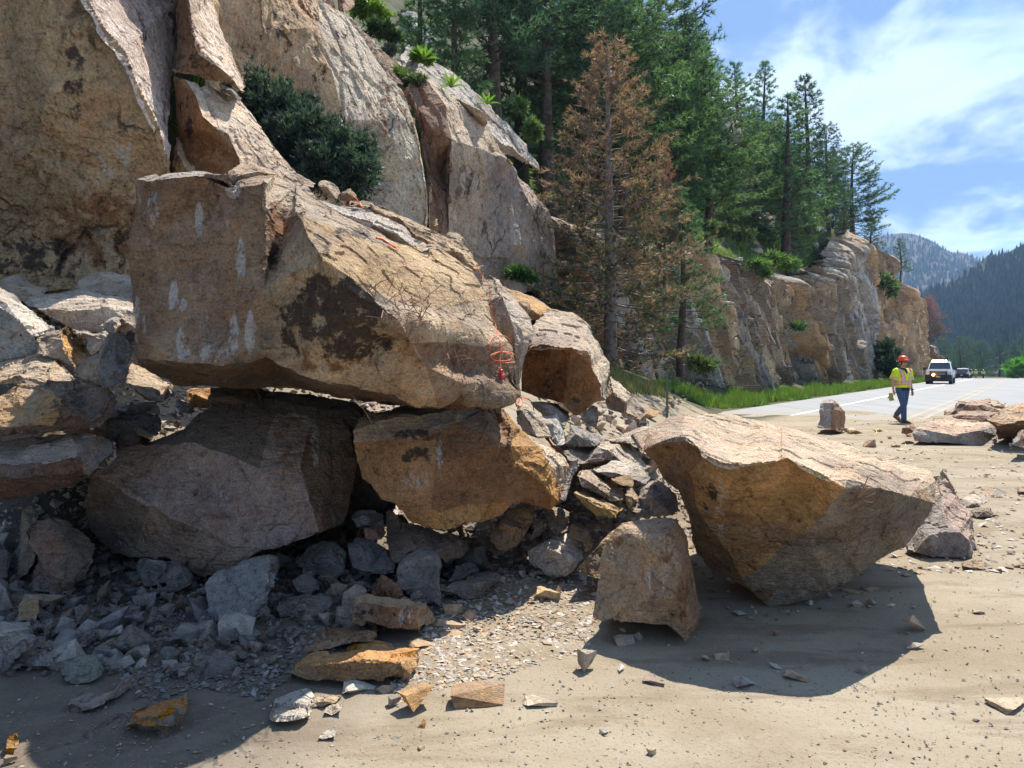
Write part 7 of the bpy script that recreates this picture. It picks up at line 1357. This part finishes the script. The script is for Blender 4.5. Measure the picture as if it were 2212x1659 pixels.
    for (a_, rr) in ((ankL, 0), (ankR, .45)):
        zz_ = a_[2] - .09; bv, bt = loft([((a_[0], a_[1] + .06, zz_ + .05), .045, .035, (0, -1, .0)), ((a_[0], a_[1] + .03, zz_ + .06), .052, .058, (0, -1, 0)), ((a_[0], a_[1] - .05, zz_ + .055), .054, .052, (0, -1, 0)), ((a_[0], a_[1] - .14, zz_ + .042), .056, .040, (0, -1, 0)), ((a_[0], a_[1] - .20, zz_ + .034), .040, .028, (0, -1, 0))], 14)
        if rr: p0 = np.array(a_); c_, s_2 = math.cos(rr), math.sin(rr); q = bv - p0; bv = np.stack([q[:, 0], q[:, 1] * c_ - q[:, 2] * s_2, q[:, 1] * s_2 + q[:, 2] * c_], 1) + p0; bv[:, 2] -= max(bv[:, 2].min() - .01, 0)
        bo = mesh_np('boot', bv, bt, M_BOOT, parent=e, smooth=True)
    Z = np.array([.90, .95, 1.0, 1.08, 1.16, 1.24, 1.32, 1.38, 1.43, 1.47, 1.50]); RX = np.array([.195, .205, .21, .215, .215, .22, .225, .225, .20, .14, .085]); RY = np.array([.15, .155, .16, .165, .16, .155, .15, .14, .12, .095, .075])
    def torso(g, z0, z1): 
        zz_ = np.linspace(z0, z1, 40); return loft([((0, -.012, z), np.interp(z, Z, RX) + g, np.interp(z, Z, RY) + g, (0, 0, 1)) for z in zz_], 40)
    sv, stt = torso(-.012, .90, 1.52); mesh_np('shirt', sv, stt, M_NAVY, parent=e, smooth=True)
    v, t = torso(.006, .985, 1.492); parts = [(v, t)]
    for sh, el, sx in ((shL, elL, -1), (shR, elR, 1)):
        end = np.array(sh) * .18 + np.array(el) * .82; parts.append(limb([(sh[0] * .6, 0, sh[2] - .01), sh, tuple(np.array(sh) * .5 + end * .5), tuple(end)], [.085, .095, .095, .105], 16))
    v, t = cat_np(parts); v, t, _ = subdiv(v, t, [np.full(len(v), .018 if not small else .06)], None)
    nT = v[:, 0]; c = np.tile(np.array(vestcol), (len(v), 1)); x, y, z = v.T; arm = np.abs(x) > .235
    def band(dist): 
        a = np.abs(dist); c[a < .052] = (.85, .16, .03); c[a < .032] = (.52, .50, .46)
    band(np.where(~arm, (z - 1.12 + .10 * np.abs(x)), 9)); band(np.where(~arm & (y < 0), np.abs(x - .135 + (1.40 - z) * .25), 9) * 1.0); band(np.where(~arm & (y < 0) & (z > 1.1), np.abs(x + .135 - (1.40 - z) * .1), 9)); band(np.where(arm, z - 1.22, 9))
    if vneck: c[(y < -.05) & (z > 1.34) & (np.abs(x + .01) < (z - 1.34) * .55)] = (.012, .014, .03)
    mesh_np('safety_vest', v, t, M_VEST, parent=e, base=c, smooth=True)
    hm = M_HAT if hat == 'o' else M_WHH
    hv, ht = loft([((0, -.015, 1.715), .098, .118, (0, 0, 1)), ((0, -.015, 1.74), .118, .138, (0, 0, 1)), ((0, -.012, 1.78), .116, .134, (0, 0, 1)), ((0, -.008, 1.82), .100, .115, (0, 0, 1)), ((0, -.004, 1.85), .070, .080, (0, 0, 1)), ((0, 0, 1.863), .03, .035, (0, 0, 1))], 20)
    ho = mesh_np('hard_hat', hv, ht, hm, parent=e, smooth=True)
    if not small:
        bv, bt = loft([((0, -.03, 1.722), .115, .165, (0, .12, 1)), ((0, -.03, 1.730), .122, .172, (0, .12, 1)), ((0, -.03, 1.738), .112, .150, (0, .12, 1))], 24); mesh_np('brim', bv, bt, hm, parent=ho, smooth=True)
        for x0 in (-.035, 0, .035): rv, rt = limb([(x0, -.11, 1.80), (x0, -.05, 1.855), (x0, .05, 1.862), (x0, .10, 1.81)], [.008] * 4, 6); mesh_np('ridge', rv, rt, hm, parent=ho, smooth=True)
        hv2, ht2 = loft([((0, .015, 1.60), .080, .085, (0, 0, 1)), ((0, .015, 1.66), .088, .098, (0, 0, 1)), ((0, .012, 1.72), .09, .10, (0, 0, 1))], 14); mesh_np('hair', hv2, ht2, M_HAIR, parent=e, smooth=True)
        bm = bmesh.new(); bmesh.ops.create_cone(bm, cap_ends=True, segments=8, radius1=.017, radius2=.008, depth=.045, matrix=Matrix.Translation((0, -.118, 1.655)) @ Matrix.Rotation(-.15, 4, 'X')); bm_obj('nose', bm, M_SKIN, e, smooth=True)
        bm_obj('mouth', boxm(-.025, .025, -.108, -.100, 1.603, 1.611), flatm('lips', (.30, .12, .10)), e)
        bm_obj('beard', merge(boxm(-.045, .045, -.100, -.05, 1.565, 1.595, .012)), simple('stubble', (.20, .10, .06), .9), e)
        for sx in (-1, 1):
            bm = bmesh.new(); bmesh.ops.create_uvsphere(bm, u_segments=8, v_segments=6, radius=1, matrix=Matrix.Translation((sx * .092, -.005, 1.655)) @ Matrix.Diagonal((.012, .02, .032, 1))); bm_obj('ear', bm, M_SKIN, e, smooth=True)
        bm_obj('sunglasses', merge(boxm(-.075, -.008, -.122, -.108, 1.668, 1.702, .006), boxm(.008, .075, -.122, -.108, 1.668, 1.702, .006), boxm(-.085, .085, -.115, -.105, 1.692, 1.700), boxm(-.090, -.083, -.11, .0, 1.688, 1.698), boxm(.083, .090, -.11, .0, 1.688, 1.698)), simple('dark_lens', (.01, .01, .012), .15), e)
        bm_obj('wristwatch', merge(cyl(wrR[0], wrR[1], wrR[2] + .02, .036, .03, 'z', 14), boxm(wrR[0] - .02, wrR[0] + .02, wrR[1] - .045, wrR[1] - .03, wrR[2] + .0, wrR[2] + .04, .005)), BK, e)
    return e
W0 = (1950 - CX) / F * 20.6
person((W0, 20.6, .016), .28, 'worker in lime vest, orange hard hat and jeans walking over the road holding gloves', 'o')
r_ = np.random.default_rng(5); gp = np.array([W0 - .37, 20.55, .80]); ge_ = empty('work_gloves', gp); tag(ge_, 'pair of yellow-green work gloves dangling from the hand of the walking worker', 'gloves')
for k in range(2):
    P_ = []
    P_.append(limb([(0 + k * .03, 0, .05), (0 + k * .035, -.01, -.03), (.0 + k * .04, -.015, -.10)], [.035, .048, .040], 10, .5))
    for f in range(4): P_.append(limb([(-.03 + f * .02 + k * .04, -.015, -.09), (-.035 + f * .022 + k * .045, -.02 - .01 * f, -.14), (-.03 + f * .025 + k * .045, -.035, -.175 + .01 * f)], [.012, .012, .009], 6))
    P_.append(limb([(-.04 + k * .03, -.01, -.04), (-.075 + k * .03, -.03, -.08), (-.08 + k * .03, -.04, -.11)], [.014, .013, .010], 6)); v_, t_ = cat_np(P_); mesh_np('glove', v_, t_, M_GLOVE, parent=ge_, smooth=True)
M_YS = (.55, .62, .12)
for (x, Y, rz, ht, trs, lb, vc) in ((2079.5, 132, .5, 'o', M_BLK, 'distant worker in lime vest half hidden behind the parked car', (.55, .78, .05)), (2086, 134, .3, 'o', M_BLK, 'distant worker in orange helmet and open dark jacket with yellow vest', (.45, .42, .08)),
      (2098, 138, .1, 'w', M_BLK, 'distant walker in yellow shirt and white helmet, left of the side-by-side pair', (.70, .58, .14)), (2108, 138, 0, 'w', flatm('khaki', (.25, .2, .12)), 'distant worker in bright lime vest, white helmet, right of the side-by-side pair', (.6, .85, .05)), (2124, 140, -.2, 'w', M_BLK, 'distant worker walking alone at the right of the far group in white helmet', (.6, .66, .2))):
    X = (x - CX) / F * Y; person((X, Y, -1.0 * float(sstep(88, 145, Y)) + .02), rz, lb, ht, small=True, stride=.12, trousers=trs, vestcol=vc)

# ------------------------------------------------------------------ canyon air
if HAZE:
    bm = bmesh.new(); bmesh.ops.create_cube(bm, size=1, matrix=Matrix.Translation((600, 1000, 190)) @ Matrix.Diagonal((5200, 2300, 410, 1)))
    hm_ = bpy.data.materials.new('air'); hm_.use_nodes = True; nt = hm_.node_tree; nt.nodes.clear()
    pv = nt.nodes.new('ShaderNodeVolumePrincipled'); pv.inputs['Color'].default_value = (.45, .68, 1, 1); pv.inputs['Density'].default_value = HAZE; pv.inputs['Anisotropy'].default_value = .2
    ou = nt.nodes.new('ShaderNodeOutputMaterial'); nt.links.new(pv.outputs[0], ou.inputs['Volume'])
    tag(bm_obj('haze', bm, hm_), kind='stuff')

# dark wood filling the valley beyond the crest of the road
r_ = np.random.default_rng(91)
for k in range(34):
    px = r_.uniform(2030, 2330); Y = r_.uniform(190, 330); X = (px - CX) / F * Y; zg = -8.0; yt = r_.uniform(725, 782) if px < 2200 else r_.uniform(700, 770)
    put_tree((PA_, PB_, PD_, PC_)[k % 4], 'valley_pine', px, yt, Y, ('tall' if yt < 750 else 'low') + ' ' + ('full', 'shaggy', 'pointed', 'open-branched')[k % 4] + ' dark tree in the valley wood ' + ('behind the far walkers' if px < 2130 else ('beside the bright bush' if px < 2215 else 'at the right picture edge')), 'pine tree', 'pines in the valley beyond the road crest', ws=1.3, col=(.7, .8, .75), ybase=HOR - (zg - CAMH) / Y * F)
bush('shrub', 'bright green grassy shrub at the very top of the left cliff', [(790,14,21.5,26,14),(815,32,21.5,18,10)], 500, .25, .05, (.14, .24, .04), 21, K=5)
bush('shrub', 'dark green shrub under the bright one at the top of the left cliff', [(822,62,21,26,12),(850,80,21,14,8)], 500, .2, .05, (.05, .09, .035), 22, K=5)
